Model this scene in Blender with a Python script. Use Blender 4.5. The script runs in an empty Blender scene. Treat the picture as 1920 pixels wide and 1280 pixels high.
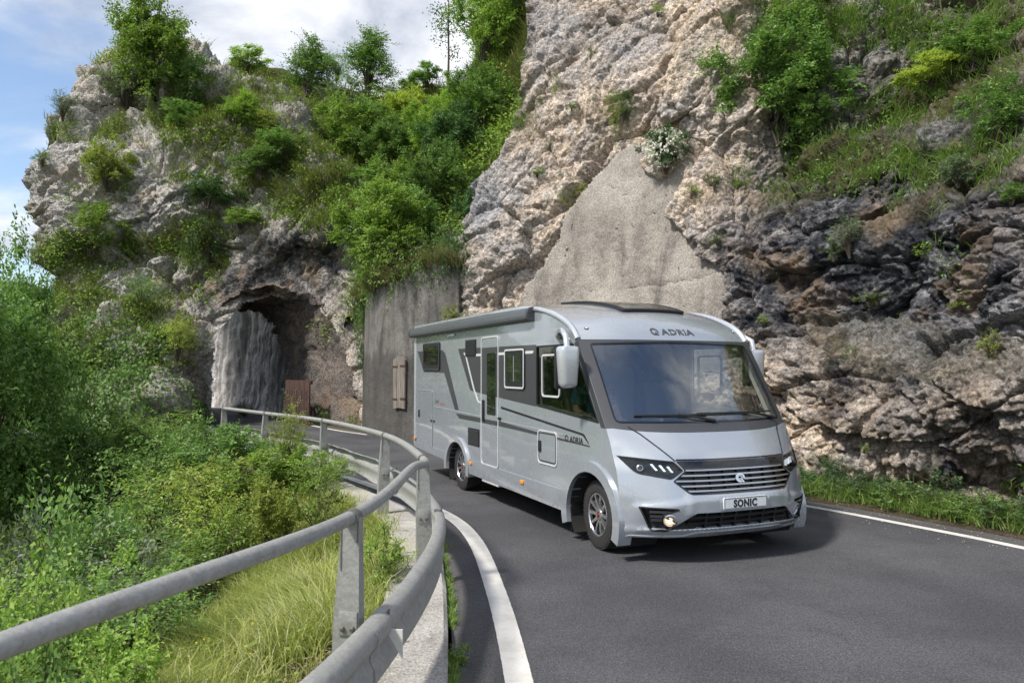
import bpy, bmesh, math, random
import numpy as np
from mathutils import Vector, Matrix, Euler
from mathutils.geometry import tessellate_polygon

# ------------------------------------------------------------------ camera, sky, sun, exposure
scn = bpy.context.scene
col = scn.collection
F, CAM_H, PITCH = 1418.0, 1.87, 0.038
cam_d = bpy.data.cameras.new('camera')
cam_d.sensor_width = 36.0
cam_d.lens = F / 1920 * 36
cam_d.clip_start = 0.05
cam_d.clip_end = 6000
cam_d.dof.use_dof = True
cam_d.dof.focus_distance = 11.0
cam_d.dof.aperture_fstop = 5.0
cam = bpy.data.objects.new('camera', cam_d)
cam.location = (0, 0, CAM_H)
cam.rotation_euler = (math.pi / 2 + PITCH, 0, 0)
col.objects.link(cam)
scn.camera = cam

SUN_TO = Vector((-0.52, -0.35, 0.78)).normalized()      # towards the sun
sun_el = math.asin(SUN_TO.z)
sun_rot = math.atan2(SUN_TO.x, SUN_TO.y)
world = bpy.data.worlds.new('World')
scn.world = world
world.use_nodes = True
wn, wl = world.node_tree.nodes, world.node_tree.links
wn.clear()
w_out = wn.new('ShaderNodeOutputWorld')
sky = wn.new('ShaderNodeTexSky')
sky.sky_type = 'NISHITA'
sky.sun_disc = False
sky.sun_elevation = sun_el
sky.sun_rotation = sun_rot
sky.altitude = 400
sky.air_density = 1.0
sky.dust_density = 1.2
bg_sky = wn.new('ShaderNodeBackground')
bg_sky.inputs['Strength'].default_value = 0.11
wl.new(sky.outputs[0], bg_sky.inputs['Color'])
tc = wn.new('ShaderNodeTexCoord')
sep = wn.new('ShaderNodeSeparateXYZ')
wl.new(tc.outputs['Generated'], sep.inputs[0])
def wmath(op, a, b):
    n = wn.new('ShaderNodeMath'); n.operation = op
    for i, v in enumerate((a, b)):
        if v is None: continue
        if hasattr(v, 'is_output'): wl.new(v, n.inputs[i])
        else: n.inputs[i].default_value = v
    return n.outputs[0]
zz = wmath('ADD', wmath('MAXIMUM', sep.outputs[2], 0.0), 0.22)
cmb = wn.new('ShaderNodeCombineXYZ')
wl.new(wmath('DIVIDE', sep.outputs[0], zz), cmb.inputs[0])
wl.new(wmath('DIVIDE', sep.outputs[1], zz), cmb.inputs[1])
def wnoise(scale, det, rough, off):
    m = wn.new('ShaderNodeMapping'); m.inputs['Location'].default_value = off
    wl.new(cmb.outputs[0], m.inputs[0])
    n = wn.new('ShaderNodeTexNoise'); n.inputs['Scale'].default_value = scale
    n.inputs['Detail'].default_value = det; n.inputs['Roughness'].default_value = rough
    n.inputs['Distortion'].default_value = 0.25
    wl.new(m.outputs[0], n.inputs['Vector'])
    return n.outputs[0]
cover = wn.new('ShaderNodeMapRange'); cover.interpolation_type = 'SMOOTHSTEP'
wl.new(wnoise(1.15, 9, 0.55, (1.66, 4.61, 1.89)), cover.inputs[0])
cover.inputs[1].default_value = 0.37; cover.inputs[2].default_value = 0.545
tone = wn.new('ShaderNodeMapRange')
wl.new(wnoise(2.6, 8, 0.6, (7.14, 0.85, 0.91)), tone.inputs[0])
tone.inputs[1].default_value = 0.36; tone.inputs[2].default_value = 0.62
cmix = wn.new('ShaderNodeMix'); cmix.data_type = 'RGBA'
wl.new(tone.outputs[0], cmix.inputs[0])
cmix.inputs[6].default_value = (0.40, 0.44, 0.53, 1)
cmix.inputs[7].default_value = (0.90, 0.91, 0.93, 1)
bg_cl = wn.new('ShaderNodeBackground')
wl.new(cmix.outputs[2], bg_cl.inputs['Color'])
bg_cl.inputs['Strength'].default_value = 0.72
msh = wn.new('ShaderNodeMixShader')
wl.new(wmath('MULTIPLY', cover.outputs[0], 0.95), msh.inputs[0])
wl.new(bg_sky.outputs[0], msh.inputs[1]); wl.new(bg_cl.outputs[0], msh.inputs[2])
wl.new(msh.outputs[0], w_out.inputs[0])

sun_d = bpy.data.lights.new('sun', 'SUN')
sun_d.energy = 2.9
sun_d.angle = math.radians(7.0)
sun_d.color = (1.0, 0.95, 0.87)
sun = bpy.data.objects.new('sun', sun_d)
sun.rotation_euler = SUN_TO.to_track_quat('Z', 'Y').to_euler()
sun.location = (-20, -10, 40)
col.objects.link(sun)
scn.view_settings.view_transform = 'Standard'
scn.view_settings.look = 'None'
scn.view_settings.exposure = 0.88
scn.view_settings.gamma = 1.0
scn.view_settings.use_curve_mapping = False
scn.cycles.use_denoising = True
scn.cycles.max_bounces = 8
scn.cycles.transparent_max_bounces = 12
scn.cycles.caustics_reflective = False
scn.cycles.caustics_refractive = False

# ------------------------------------------------------------------ geometry of the survey (photo point + distance -> place)
CP, SP = math.cos(PITCH), math.sin(PITCH)
CAM = np.array([0, 0, CAM_H])
def at(px, py, Y):
    """The place at forward distance Y seen at (px, py); arrays allowed."""
    px, py, Y = np.broadcast_arrays(np.asarray(px, float), np.asarray(py, float), np.asarray(Y, float))
    u = (px - 960) / F; v = (640 - py) / F
    ry = CP - v * SP; rz = SP + v * CP
    t = Y / ry
    return np.stack([u * t, Y, CAM_H + rz * t], -1)
def pix(P):
    d = np.asarray(P, float) - CAM
    dd = d[..., 1] * CP + d[..., 2] * SP; u = -d[..., 1] * SP + d[..., 2] * CP
    return np.stack([960 + F * d[..., 0] / dd, 640 - F * u / dd], -1)
def ground(px, py, z=0.0):
    u = (px - 960) / F; v = (640 - py) / F
    r = np.array([u, CP - v * SP, SP + v * CP]); t = (z - CAM_H) / r[2]
    return CAM + t * r

# ------------------------------------------------------------------ noise
def _hash(ix, iy, iz, seed):
    h = (ix.astype(np.uint32) * np.uint32(374761393) + iy.astype(np.uint32) * np.uint32(668265263)
         + iz.astype(np.uint32) * np.uint32(2147483647) + np.uint32((seed * 974711 + 12345) & 0xffffffff))
    h = (h ^ (h >> np.uint32(13))) * np.uint32(1274126177)
    h = (h ^ (h >> np.uint32(16))) * np.uint32(2246822519)
    return h ^ (h >> np.uint32(15))
def vnoise(p, seed=0):
    """Smooth noise in about -1..1."""
    p = np.asarray(p, np.float64)
    i = np.floor(p).astype(np.int64); f = p - i
    w = f * f * f * (f * (f * 6 - 15) + 10)
    out = np.zeros(p.shape[:-1])
    for dx in (0, 1):
        for dy in (0, 1):
            for dz in (0, 1):
                h = _hash(i[..., 0] + dx, i[..., 1] + dy, i[..., 2] + dz, seed)
                gx = (h & 1023).astype(np.float64) / 511.5 - 1
                gy = ((h >> np.uint32(10)) & 1023).astype(np.float64) / 511.5 - 1
                gz = ((h >> np.uint32(20)) & 1023).astype(np.float64) / 511.5 - 1
                g = gx * (f[..., 0] - dx) + gy * (f[..., 1] - dy) + gz * (f[..., 2] - dz)
                ww = (w[..., 0] if dx else 1 - w[..., 0]) * (w[..., 1] if dy else 1 - w[..., 1]) * (w[..., 2] if dz else 1 - w[..., 2])
                out += g * ww
    return out * 1.5
def fbm(p, oct=4, seed=0, gain=0.5, lac=2.03):
    a, s, out = 1.0, 1.0, 0.0
    for k in range(oct):
        out = out + a * vnoise(p * s + k * 17.3, seed + k); a *= gain; s *= lac
    return out
def ridged(p, oct=4, seed=0, gain=0.5):
    a, s, out = 1.0, 1.0, 0.0
    for k in range(oct):
        out = out + a * (1 - 2 * np.abs(vnoise(p * s + k * 9.1, seed + k))); a *= gain; s *= 2.07
    return out
def worley(p, seed=0, facet=False):
    p = np.asarray(p, np.float64)
    i = np.floor(p).astype(np.int64); f = p - i
    f1 = np.full(p.shape[:-1], 9.0); f2 = f1.copy(); cell = np.zeros(p.shape[:-1]); tilt = np.zeros(p.shape[:-1])
    for dx in (-1, 0, 1):
        for dy in (-1, 0, 1):
            for dz in (-1, 0, 1):
                h = _hash(i[..., 0] + dx, i[..., 1] + dy, i[..., 2] + dz, seed)
                qx = dx + (h & 1023) / 1023.0 - f[..., 0]
                qy = dy + ((h >> np.uint32(10)) & 1023) / 1023.0 - f[..., 1]
                qz = dz + ((h >> np.uint32(20)) & 1023) / 1023.0 - f[..., 2]
                d = np.sqrt(qx * qx + qy * qy + qz * qz)
                near = d < f1
                f2 = np.where(near, f1, np.minimum(f2, d)); f1 = np.where(near, d, f1)
                cell = np.where(near, (h % 997) / 997.0, cell)
                if facet:
                    h2 = _hash(h & 65535, h >> np.uint32(16), h & 255, 5)
                    tilt = np.where(near, qx * ((h2 & 255) / 127.5 - 1) + qy * (((h2 >> np.uint32(8)) & 255) / 127.5 - 1) + qz * (((h2 >> np.uint32(16)) & 255) / 127.5 - 1), tilt)
    return (f1, f2, cell, tilt) if facet else (f1, f2, cell)
def sstep(a, b, x):
    t = np.clip((np.asarray(x, float) - a) / (b - a), 0, 1); return t * t * (3 - 2 * t)

# ------------------------------------------------------------------ objects
def tag(o, label=None, cat=None, group=None, kind=None):
    if label: o['label'] = label
    if cat: o['category'] = cat
    if group: o['group'] = group
    if kind: o['kind'] = kind
    return o
def link(name, me, mat=None, parent=None):
    o = bpy.data.objects.new(name, me); col.objects.link(o)
    if mat is not None and me is not None and not me.materials: me.materials.append(mat)
    if parent is not None: o.parent = parent
    return o
def empty(name, loc=(0, 0, 0), rz=0.0):
    o = bpy.data.objects.new(name, None); o.location = loc; o.rotation_euler = (0, 0, rz)
    o.empty_display_size = 0.3
    col.objects.link(o); return o
def mesh_np(name, verts, faces, smooth=True):
    """faces: int array (n,3) or (n,4)."""
    verts = np.asarray(verts, np.float32).reshape(-1, 3); faces = np.asarray(faces, np.int32)
    me = bpy.data.meshes.new(name)
    n, k = faces.shape
    me.vertices.add(len(verts)); me.vertices.foreach_set('co', verts.ravel())
    me.loops.add(n * k); me.loops.foreach_set('vertex_index', faces.ravel())
    me.polygons.add(n); me.polygons.foreach_set('loop_start', np.arange(0, n * k, k, dtype=np.int32))
    me.polygons.foreach_set('loop_total', np.full(n, k, np.int32))
    me.polygons.foreach_set('use_smooth', np.full(n, smooth, bool))
    me.update(calc_edges=True); return me
def attr(me, name, vals):
    a = me.attributes.new(name, 'FLOAT', 'POINT'); a.data.foreach_set('value', np.asarray(vals, np.float32).ravel())
def finish(bm, name, angle=0.6, smooth=True):
    bmesh.ops.recalc_face_normals(bm, faces=bm.faces)
    if smooth:
        for f in bm.faces: f.smooth = True
        for e in bm.edges:
            if len(e.link_faces) == 2 and e.calc_face_angle(0.0) > angle: e.smooth = False
    me = bpy.data.meshes.new(name); bm.to_mesh(me); bm.free(); return me
def bm_obj(name, bm, mat, parent=None, angle=0.6):
    return link(name, finish(bm, name, angle), mat, parent)
def box(bm, c, s, rot=None, bev=0.0):
    r = bmesh.ops.create_cube(bm, size=1.0)
    M = Matrix.Translation(c) @ ((rot if isinstance(rot, Matrix) else rot.to_matrix()).to_4x4() if rot is not None else Matrix.Identity(4)) @ Matrix.Diagonal((*s, 1))
    bmesh.ops.transform(bm, matrix=M, verts=r['verts'])
    if bev > 0:
        es = list({e for v in r['verts'] for e in v.link_edges})
        bmesh.ops.bevel(bm, geom=es, offset=bev, segments=2, affect='EDGES', profile=0.6)
def catmull(P, n, closed=False):
    """n points per span through P."""
    P = np.asarray(P, float)
    if closed: Q = np.vstack([P[-1], P, P[0], P[1]])
    else: Q = np.vstack([2 * P[0] - P[1], P, 2 * P[-1] - P[-2]])
    out = []
    for i in range(1, len(Q) - 2):
        t = np.linspace(0, 1, n, endpoint=False)[:, None]
        a, b, c, d = Q[i - 1], Q[i], Q[i + 1], Q[i + 2]
        out.append(0.5 * (2 * b + (c - a) * t + (2 * a - 5 * b + 4 * c - d) * t ** 2 + (3 * b - a - 3 * c + d) * t ** 3))
    out = np.vstack(out)
    return out if closed else np.vstack([out, P[-1]])
def tube(bm, pts, rad, n=8, caps=True, up=(0, 0, 1)):
    pts = [Vector(p) for p in pts]
    rs = rad if hasattr(rad, '__len__') else [rad] * len(pts)
    rings = []
    prev = None
    for i, p in enumerate(pts):
        t = (pts[min(i + 1, len(pts) - 1)] - pts[max(i - 1, 0)]).normalized()
        if prev is None:
            u = Vector(up); u = (u - t * u.dot(t))
            if u.length < 1e-3: u = Vector((1, 0, 0)) - t * t.x
        else: u = prev - t * prev.dot(t)
        u.normalize(); prev = u; w = t.cross(u)
        rings.append([bm.verts.new(p + (u * math.cos(a) + w * math.sin(a)) * rs[i]) for a in [2 * math.pi * k / n for k in range(n)]])
    for a, b in zip(rings, rings[1:]):
        for k in range(n): bm.faces.new((a[k], a[(k + 1) % n], b[(k + 1) % n], b[k]))
    if caps:
        bm.faces.new(rings[0][::-1]); bm.faces.new(rings[-1])
def sweep(bm, path, prof, close=True, caps=True, ups=None):
    """prof: list of (lateral, vertical) carried along a path; lateral points to the right of travel."""
    path = [Vector(p) for p in path]; rings = []
    for i, p in enumerate(path):
        t = path[min(i + 1, len(path) - 1)] - path[max(i - 1, 0)]; t.z = 0; t.normalize()
        r = Vector((t.y, -t.x, 0))
        pr = prof(i) if callable(prof) else prof
        rings.append([bm.verts.new(p + r * a + Vector((0, 0, b))) for a, b in pr])
    m = len(rings[0])
    for a, b in zip(rings, rings[1:]):
        for k in range(m if close else m - 1): bm.faces.new((a[k], a[(k + 1) % m], b[(k + 1) % m], b[k]))
    if caps and close:
        bm.faces.new(rings[0][::-1]); bm.faces.new(rings[-1])
def lathe(bm, prof, n=32, c=(0, 0, 0), axis='y'):
    """prof: (radius, along-axis) list."""
    rings = []
    for r, a in prof:
        ring = []
        for k in range(n):
            th = 2 * math.pi * k / n
            ring.append(bm.verts.new((c[0] + r * math.cos(th), c[1] + a, c[2] + r * math.sin(th)) if axis == 'y' else (c[0] + r * math.cos(th), c[1] + r * math.sin(th), c[2] + a)))
        rings.append(ring)
    for a, b in zip(rings, rings[1:]):
        for k in range(n): bm.faces.new((a[k], a[(k + 1) % n], b[(k + 1) % n], b[k]))
    return rings

# ------------------------------------------------------------------ materials
def _mat(name):
    m = bpy.data.materials.new(name); m.use_nodes = True
    nt = m.node_tree; b = nt.nodes['Principled BSDF']; return m, nt, b
def simple(name, c, rough=0.5, metal=0.0, coat=0.0, spec=None, var=0.06, scale=6.0, bump=0.0, bscale=60.0, emit=0.0):
    """Principled with a little uneven tone and grain."""
    m, nt, b = _mat(name); N, L = nt.nodes, nt.links
    t = N.new('ShaderNodeTexCoord'); n = N.new('ShaderNodeTexNoise'); n.inputs['Scale'].default_value = scale; n.inputs['Detail'].default_value = 6
    L.new(t.outputs['Object'], n.inputs['Vector'])
    mr = N.new('ShaderNodeMapRange'); L.new(n.outputs[0], mr.inputs[0])
    mr.inputs[1].default_value = 0.3; mr.inputs[2].default_value = 0.7; mr.inputs[3].default_value = 1 - var; mr.inputs[4].default_value = 1 + var
    mx = N.new('ShaderNodeMix'); mx.data_type = 'RGBA'; mx.blend_type = 'MULTIPLY'; mx.inputs[0].default_value = 1
    mx.inputs[6].default_value = (*c, 1); L.new(mr.outputs[0], mx.inputs[7])
    L.new(mx.outputs[2], b.inputs['Base Color'])
    b.inputs['Roughness'].default_value = rough; b.inputs['Metallic'].default_value = metal
    b.inputs['Coat Weight'].default_value = coat; b.inputs['Coat Roughness'].default_value = 0.04
    if spec is not None: b.inputs['Specular IOR Level'].default_value = spec
    if bump:
        n2 = N.new('ShaderNodeTexNoise'); n2.inputs['Scale'].default_value = bscale; n2.inputs['Detail'].default_value = 4
        L.new(t.outputs['Object'], n2.inputs['Vector'])
        bp = N.new('ShaderNodeBump'); bp.inputs['Strength'].default_value = bump; bp.inputs['Distance'].default_value = 0.02
        L.new(n2.outputs[0], bp.inputs['Height']); L.new(bp.outputs[0], b.inputs['Normal'])
    if emit:
        b.inputs['Emission Color'].default_value = (*c, 1); b.inputs['Emission Strength'].default_value = emit
    return m
class NB:
    """Small node builder."""
    def __init__(s, m): s.nt = m.node_tree; s.N = s.nt.nodes; s.L = s.nt.links
    def set(s, i, v):
        if hasattr(v, 'is_output'): s.L.new(v, i)
        elif hasattr(v, '__len__') and len(v) == 3 and i.type == 'RGBA': i.default_value = (*v, 1)
        else: i.default_value = v
    def coord(s, which='Object', scale=(1, 1, 1), rot=(0, 0, 0)):
        t = s.N.new('ShaderNodeTexCoord'); mp = s.N.new('ShaderNodeMapping')
        mp.inputs['Scale'].default_value = scale; mp.inputs['Rotation'].default_value = rot
        s.L.new(t.outputs[which], mp.inputs[0]); return mp.outputs[0]
    def noise(s, vec, scale, det=6, rough=0.55, dist=0.0):
        n = s.N.new('ShaderNodeTexNoise'); s.L.new(vec, n.inputs['Vector'])
        n.inputs['Scale'].default_value = scale; n.inputs['Detail'].default_value = det
        n.inputs['Roughness'].default_value = rough; n.inputs['Distortion'].default_value = dist; return n.outputs[0]
    def voro(s, vec, scale, out=0, feature='F1'):
        n = s.N.new('ShaderNodeTexVoronoi'); n.feature = feature; s.L.new(vec, n.inputs['Vector']); n.inputs['Scale'].default_value = scale
        return n.outputs[out]
    def map(s, v, a, b, c=0.0, d=1.0, smooth=True):
        n = s.N.new('ShaderNodeMapRange'); s.L.new(v, n.inputs[0])
        if smooth: n.interpolation_type = 'SMOOTHSTEP'
        for i, x in zip((1, 2, 3, 4), (a, b, c, d)): n.inputs[i].default_value = x
        return n.outputs[0]
    def mix(s, f, a, b, mode='MIX'):
        n = s.N.new('ShaderNodeMix'); n.data_type = 'RGBA'; n.blend_type = mode
        s.set(n.inputs[0], f); s.set(n.inputs[6], a); s.set(n.inputs[7], b); return n.outputs[2]
    def math(s, op, a, b=0.0):
        n = s.N.new('ShaderNodeMath'); n.operation = op; s.set(n.inputs[0], a); s.set(n.inputs[1], b); return n.outputs[0]
    def attr(s, name):
        n = s.N.new('ShaderNodeAttribute'); n.attribute_name = name; return n.outputs['Fac']
    def bump(s, h, strength, dist, normal=None):
        n = s.N.new('ShaderNodeBump'); s.L.new(h, n.inputs['Height']); n.inputs['Strength'].default_value = strength
        n.inputs['Distance'].default_value = dist
        if normal is not None: s.L.new(normal, n.inputs['Normal'])
        return n.outputs[0]

def rock_mat(name, warm, grey, dark, soil=(0.07, 0.065, 0.025), pale=(0.55, 0.52, 0.48)):
    m, nt, b = _mat(name); q = NB(m)
    v = q.coord('Object')
    big = q.map(q.noise(v, 0.55, 8, 0.62), 0.40, 0.60)
    c = q.mix(q.math('MULTIPLY', q.attr('warm'), q.map(q.noise(v, 1.7, 9, 0.65), 0.36, 0.56, 0.45, 1.0)), grey, warm)
    c = q.mix(q.map(q.noise(v, 2.6, 10, 0.68), 0.53, 0.68, 0.0, 0.5), c, pale)
    c = q.mix(q.math('MULTIPLY', q.attr('stain'), q.map(q.noise(v, 3.1, 9, 0.7), 0.30, 0.58, 0.35, 1.0)), c, dark)
    lich = q.map(q.noise(v, 5.0, 10, 0.72), 0.56, 0.66, 0.0, 0.38)
    c = q.mix(q.math('MULTIPLY', lich, big), c, tuple(x * 0.45 for x in grey))
    # pebbles of the conglomerate and fine speckle
    peb = q.voro(v, 17.0, 1)
    sepn = q.N.new('ShaderNodeSeparateColor'); q.L.new(peb, sepn.inputs[0])
    c = q.mix(1.0, c, q.map(sepn.outputs[0], 0, 1, 0.58, 1.38, False), 'MULTIPLY')
    c = q.mix(1.0, c, q.map(q.noise(v, 36, 6, 0.75), 0.32, 0.68, 0.50, 1.45), 'MULTIPLY')
    c = q.mix(q.map(q.noise(v, 0.9, 4, 0.5), 0.5, 0.7, 0.0, 0.35), c, (0.42, 0.29, 0.17))
    c = q.mix(q.math('MULTIPLY', q.attr('moss'), q.map(q.noise(v, 6.0, 8, 0.7), 0.30, 0.52, 0.2, 1.0)), c, soil)
    q.L.new(c, b.inputs['Base Color'])
    b.inputs['Roughness'].default_value = 0.92; b.inputs['Specular IOR Level'].default_value = 0.25
    h1 = q.math('ADD', q.math('MULTIPLY', q.noise(v, 9, 10, 0.72), 1.0), q.math('MULTIPLY', q.voro(v, 17.0, 0), -0.5))
    n1 = q.bump(h1, 0.8, 0.075)
    n2 = q.bump(q.noise(v, 45, 6, 0.8), 0.7, 0.016, n1)
    q.L.new(n2, b.inputs['Normal'])
    return m
def leaf_mat(name, ca, cb, cc=None, trans=0.35, tint=0.25, rough=0.55):
    """Leaf-to-leaf and plant-to-plant variation; some light comes through."""
    m, nt, b = _mat(name); q = NB(m)
    g = q.N.new('ShaderNodeNewGeometry'); oi = q.N.new('ShaderNodeObjectInfo')
    c = q.mix(g.outputs['Random Per Island'], ca, cb)
    if cc is not None:
        c = q.mix(q.map(q.math('FRACT', q.math('MULTIPLY', g.outputs['Random Per Island'], 7.31)), 0.8, 0.95), c, cc)
    c = q.mix(1.0, c, q.map(oi.outputs['Random'], 0, 1, 1 - tint, 1 + tint, False), 'MULTIPLY')
    q.L.new(c, b.inputs['Base Color'])
    b.inputs['Roughness'].default_value = rough; b.inputs['Specular IOR Level'].default_value = 0.22
    tr = q.N.new('ShaderNodeBsdfTranslucent')
    q.L.new(q.mix(1.0, c, (1.15, 1.25, 0.75), 'MULTIPLY'), tr.inputs['Color'])
    ms = q.N.new('ShaderNodeMixShader'); ms.inputs[0].default_value = trans
    q.L.new(b.outputs[0], ms.inputs[1]); q.L.new(tr.outputs[0], ms.inputs[2])
    q.L.new(ms.outputs[0], q.N['Material Output'].inputs[0])
    return m
def glass_mat(name, tint, ior=1.5, rough=0.0):
    m, nt, b = _mat(name); q = NB(m)
    q.N.remove(b)
    tr = q.N.new('ShaderNodeBsdfTransparent'); tr.inputs[0].default_value = (*tint, 1)
    gl = q.N.new('ShaderNodeBsdfGlossy')
    gl.inputs['Roughness'].default_value = rough
    fr = q.N.new('ShaderNodeFresnel'); gm = q.N.new('ShaderNodeNewGeometry'); q.L.new(q.map(gm.outputs['Backfacing'], 0, 1, ior, 1 / ior, False), fr.inputs[0])
    ms = q.N.new('ShaderNodeMixShader')
    q.L.new(fr.outputs[0], ms.inputs[0]); q.L.new(tr.outputs[0], ms.inputs[1]); q.L.new(gl.outputs[0], ms.inputs[2])
    q.L.new(ms.outputs[0], q.N['Material Output'].inputs[0])
    return m
# ------------------------------------------------------------------ material set of the place
def asphalt():
    m, nt, b = _mat('asphalt'); q = NB(m); v = q.coord('Object')
    c = q.mix(q.map(q.noise(v, 0.6, 6, 0.6), 0.35, 0.65), (0.056, 0.056, 0.062), (0.083, 0.083, 0.089))
    c = q.mix(q.map(q.noise(v, 2.3, 7, 0.65, 0.4), 0.50, 0.70, 0.0, 0.5), c, (0.052, 0.052, 0.056))
    c = q.mix(1.0, c, q.map(q.noise(v, 75, 3, 0.8), 0.30, 0.72, 0.35, 1.75), 'MULTIPLY')
    c = q.mix(1.0, c, q.map(q.noise(v, 24, 3, 0.6), 0.3, 0.7, 0.85, 1.15), 'MULTIPLY')
    grit = q.map(q.voro(v, 48, 0), 0.0, 0.16, 1.0, 0.0)
    c = q.mix(q.math('MULTIPLY', grit, 0.55), c, (0.22, 0.21, 0.20))
    c = q.mix(q.attr('worn'), c, q.mix(1.0, c, (1.55, 1.52, 1.48), 'MULTIPLY'))
    c = q.mix(q.attr('dust'), c, (0.15, 0.135, 0.115))
    q.L.new(c, b.inputs['Base Color'])
    b.inputs['Roughness'].default_value = 0.82; b.inputs['Specular IOR Level'].default_value = 0.35
    n1 = q.bump(q.noise(v, 70, 3, 0.8), 0.7, 0.012)
    q.L.new(q.bump(q.voro(v, 48, 0), 0.5, 0.008, n1), b.inputs['Normal'])
    return m
def line_paint():
    m, nt, b = _mat('road_paint'); q = NB(m); v = q.coord('Object')
    c = q.mix(q.map(q.noise(v, 3.0, 8, 0.7), 0.35, 0.7), (0.66, 0.64, 0.60), (0.50, 0.48, 0.45))
    c = q.mix(q.map(q.noise(v, 34, 6, 0.75), 0.60, 0.70, 0.0, 0.75), c, (0.16, 0.155, 0.15))
    c = q.mix(q.map(q.voro(v, 60, 0), 0.0, 0.13, 0.45, 0.0), c, (0.12, 0.12, 0.12))
    q.L.new(c, b.inputs['Base Color']); b.inputs['Roughness'].default_value = 0.7
    q.L.new(q.bump(q.noise(v, 80, 3, 0.7), 0.4, 0.006), b.inputs['Normal'])
    return m
def sep_z(q, v):
    s = q.N.new('ShaderNodeSeparateXYZ'); q.L.new(v, s.inputs[0]); return s.outputs[2]
def concrete(name, c1, c2, streak=0.0, grain=60.0, lower=0.0):
    m, nt, b = _mat(name); q = NB(m); v = q.coord('Object')
    c = q.mix(q.map(q.noise(v, 0.9, 7, 0.6), 0.36, 0.64), c1, c2)
    c = q.mix(q.map(q.noise(v, 5, 8, 0.7), 0.56, 0.70, 0.0, 0.45), c, tuple(x * 0.45 for x in c1))
    if streak:
        vs = q.coord('Object', (1.5, 1.5, 0.22))
        c = q.mix(q.map(q.noise(vs, 1.0, 9, 0.68, 0.6), 0.44, 0.72, 0.0, streak), c, (0.035, 0.034, 0.034))
        vs2 = q.coord('Object', (3.1, 3.1, 0.2))
        c = q.mix(q.map(q.noise(vs2, 1.0, 8, 0.66, 0.4), 0.56, 0.76, 0.0, 0.35), c, (0.50, 0.47, 0.43))
    if lower:
        zz = q.math('ADD', sep_z(q, v), q.math('MULTIPLY', q.noise(q.coord('Object', (1.2, 1.2, 0.15)), 1.6, 6, 0.65), 1.6))
        c = q.mix(q.map(zz, lower + 0.75, lower + 0.98, 0.6, 0.0), c, tuple(x * 0.42 for x in c1))
    c = q.mix(1.0, c, q.map(q.noise(v, grain, 4, 0.75), 0.30, 0.70, 0.62, 1.35), 'MULTIPLY')
    c = q.mix(q.math('MULTIPLY', q.map(q.voro(v, grain * 0.35, 0), 0.0, 0.2, 1.0, 0.0), 0.45), c, tuple(x * 0.4 for x in c1))
    q.L.new(c, b.inputs['Base Color']); b.inputs['Roughness'].default_value = 0.9; b.inputs['Specular IOR Level'].default_value = 0.2
    n1 = q.bump(q.noise(v, grain * 0.7, 5, 0.75), 0.8, 0.03)
    q.L.new(q.bump(q.noise(v, 2.2, 5, 0.6), 0.5, 0.12, n1), b.inputs['Normal'])
    return m
def galvanised():
    m, nt, b = _mat('galvanised_steel'); q = NB(m); v = q.coord('Object')
    c = q.mix(q.map(q.noise(v, 20, 8, 0.7), 0.32, 0.68), (0.33, 0.33, 0.32), (0.40, 0.40, 0.385))
    f = q.voro(v, 85, 1); s = q.N.new('ShaderNodeSeparateColor'); q.L.new(f, s.inputs[0])
    c = q.mix(1.0, c, q.map(s.outputs[0], 0, 1, 0.90, 1.09, False), 'MULTIPLY')
    c = q.mix(q.map(q.noise(v, 9, 9, 0.75), 0.50, 0.70, 0.0, 0.55), c, (0.21, 0.20, 0.165))
    c = q.mix(q.map(q.noise(v, 3.2, 9, 0.75), 0.66, 0.74, 0.0, 0.55), c, (0.17, 0.09, 0.045))
    q.L.new(c, b.inputs['Base Color'])
    b.inputs['Metallic'].default_value = 0.45
    q.L.new(q.map(q.noise(v, 9, 6, 0.7), 0.3, 0.7, 0.42, 0.68), b.inputs['Roughness'])
    q.L.new(q.bump(q.noise(v, 40, 5, 0.7), 0.25, 0.01), b.inputs['Normal'])
    return m
def earth(name, ca, cb):
    m, nt, b = _mat(name); q = NB(m); v = q.coord('Object')
    c = q.mix(q.map(q.noise(v, 3.0, 9, 0.7), 0.38, 0.62), ca, cb)
    c = q.mix(1.0, c, q.map(q.noise(v, 45, 4, 0.7), 0.3, 0.7, 0.5, 1.5), 'MULTIPLY')
    q.L.new(c, b.inputs['Base Color']); b.inputs['Roughness'].default_value = 0.95; b.inputs['Specular IOR Level'].default_value = 0.1
    q.L.new(q.bump(q.noise(v, 25, 7, 0.75), 0.9, 0.06), b.inputs['Normal'])
    return m
M = {}
M['asphalt'] = asphalt(); M['paint'] = line_paint()
M['kerb'] = concrete('kerb_concrete', (0.40, 0.375, 0.345), (0.54, 0.515, 0.48), 0.0, 55)
M['wall'] = concrete('wall_concrete', (0.135, 0.128, 0.120), (0.215, 0.203, 0.19), 0.9, 40, 2.3)
M['patch'] = concrete('sprayed_concrete', (0.275, 0.248, 0.220), (0.345, 0.315, 0.280), 0.6, 30)
M['galv'] = galvanised()
M['soil'] = earth('soil', (0.075, 0.062, 0.040), (0.13, 0.10, 0.07))
M['slope'] = earth('slope_soil', (0.050, 0.060, 0.020), (0.085, 0.085, 0.032))
M['rust'] = simple('rust', (0.065, 0.034, 0.027), 0.85, 0.1, var=0.4, scale=9, bump=0.5)
M['rust_dark'] = simple('dark_slot', (0.012, 0.009, 0.008), 0.9)
M['bolt'] = simple('bolt_steel', (0.13, 0.12, 0.11), 0.6, 0.5, var=0.3)
M['wood'] = None
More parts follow.
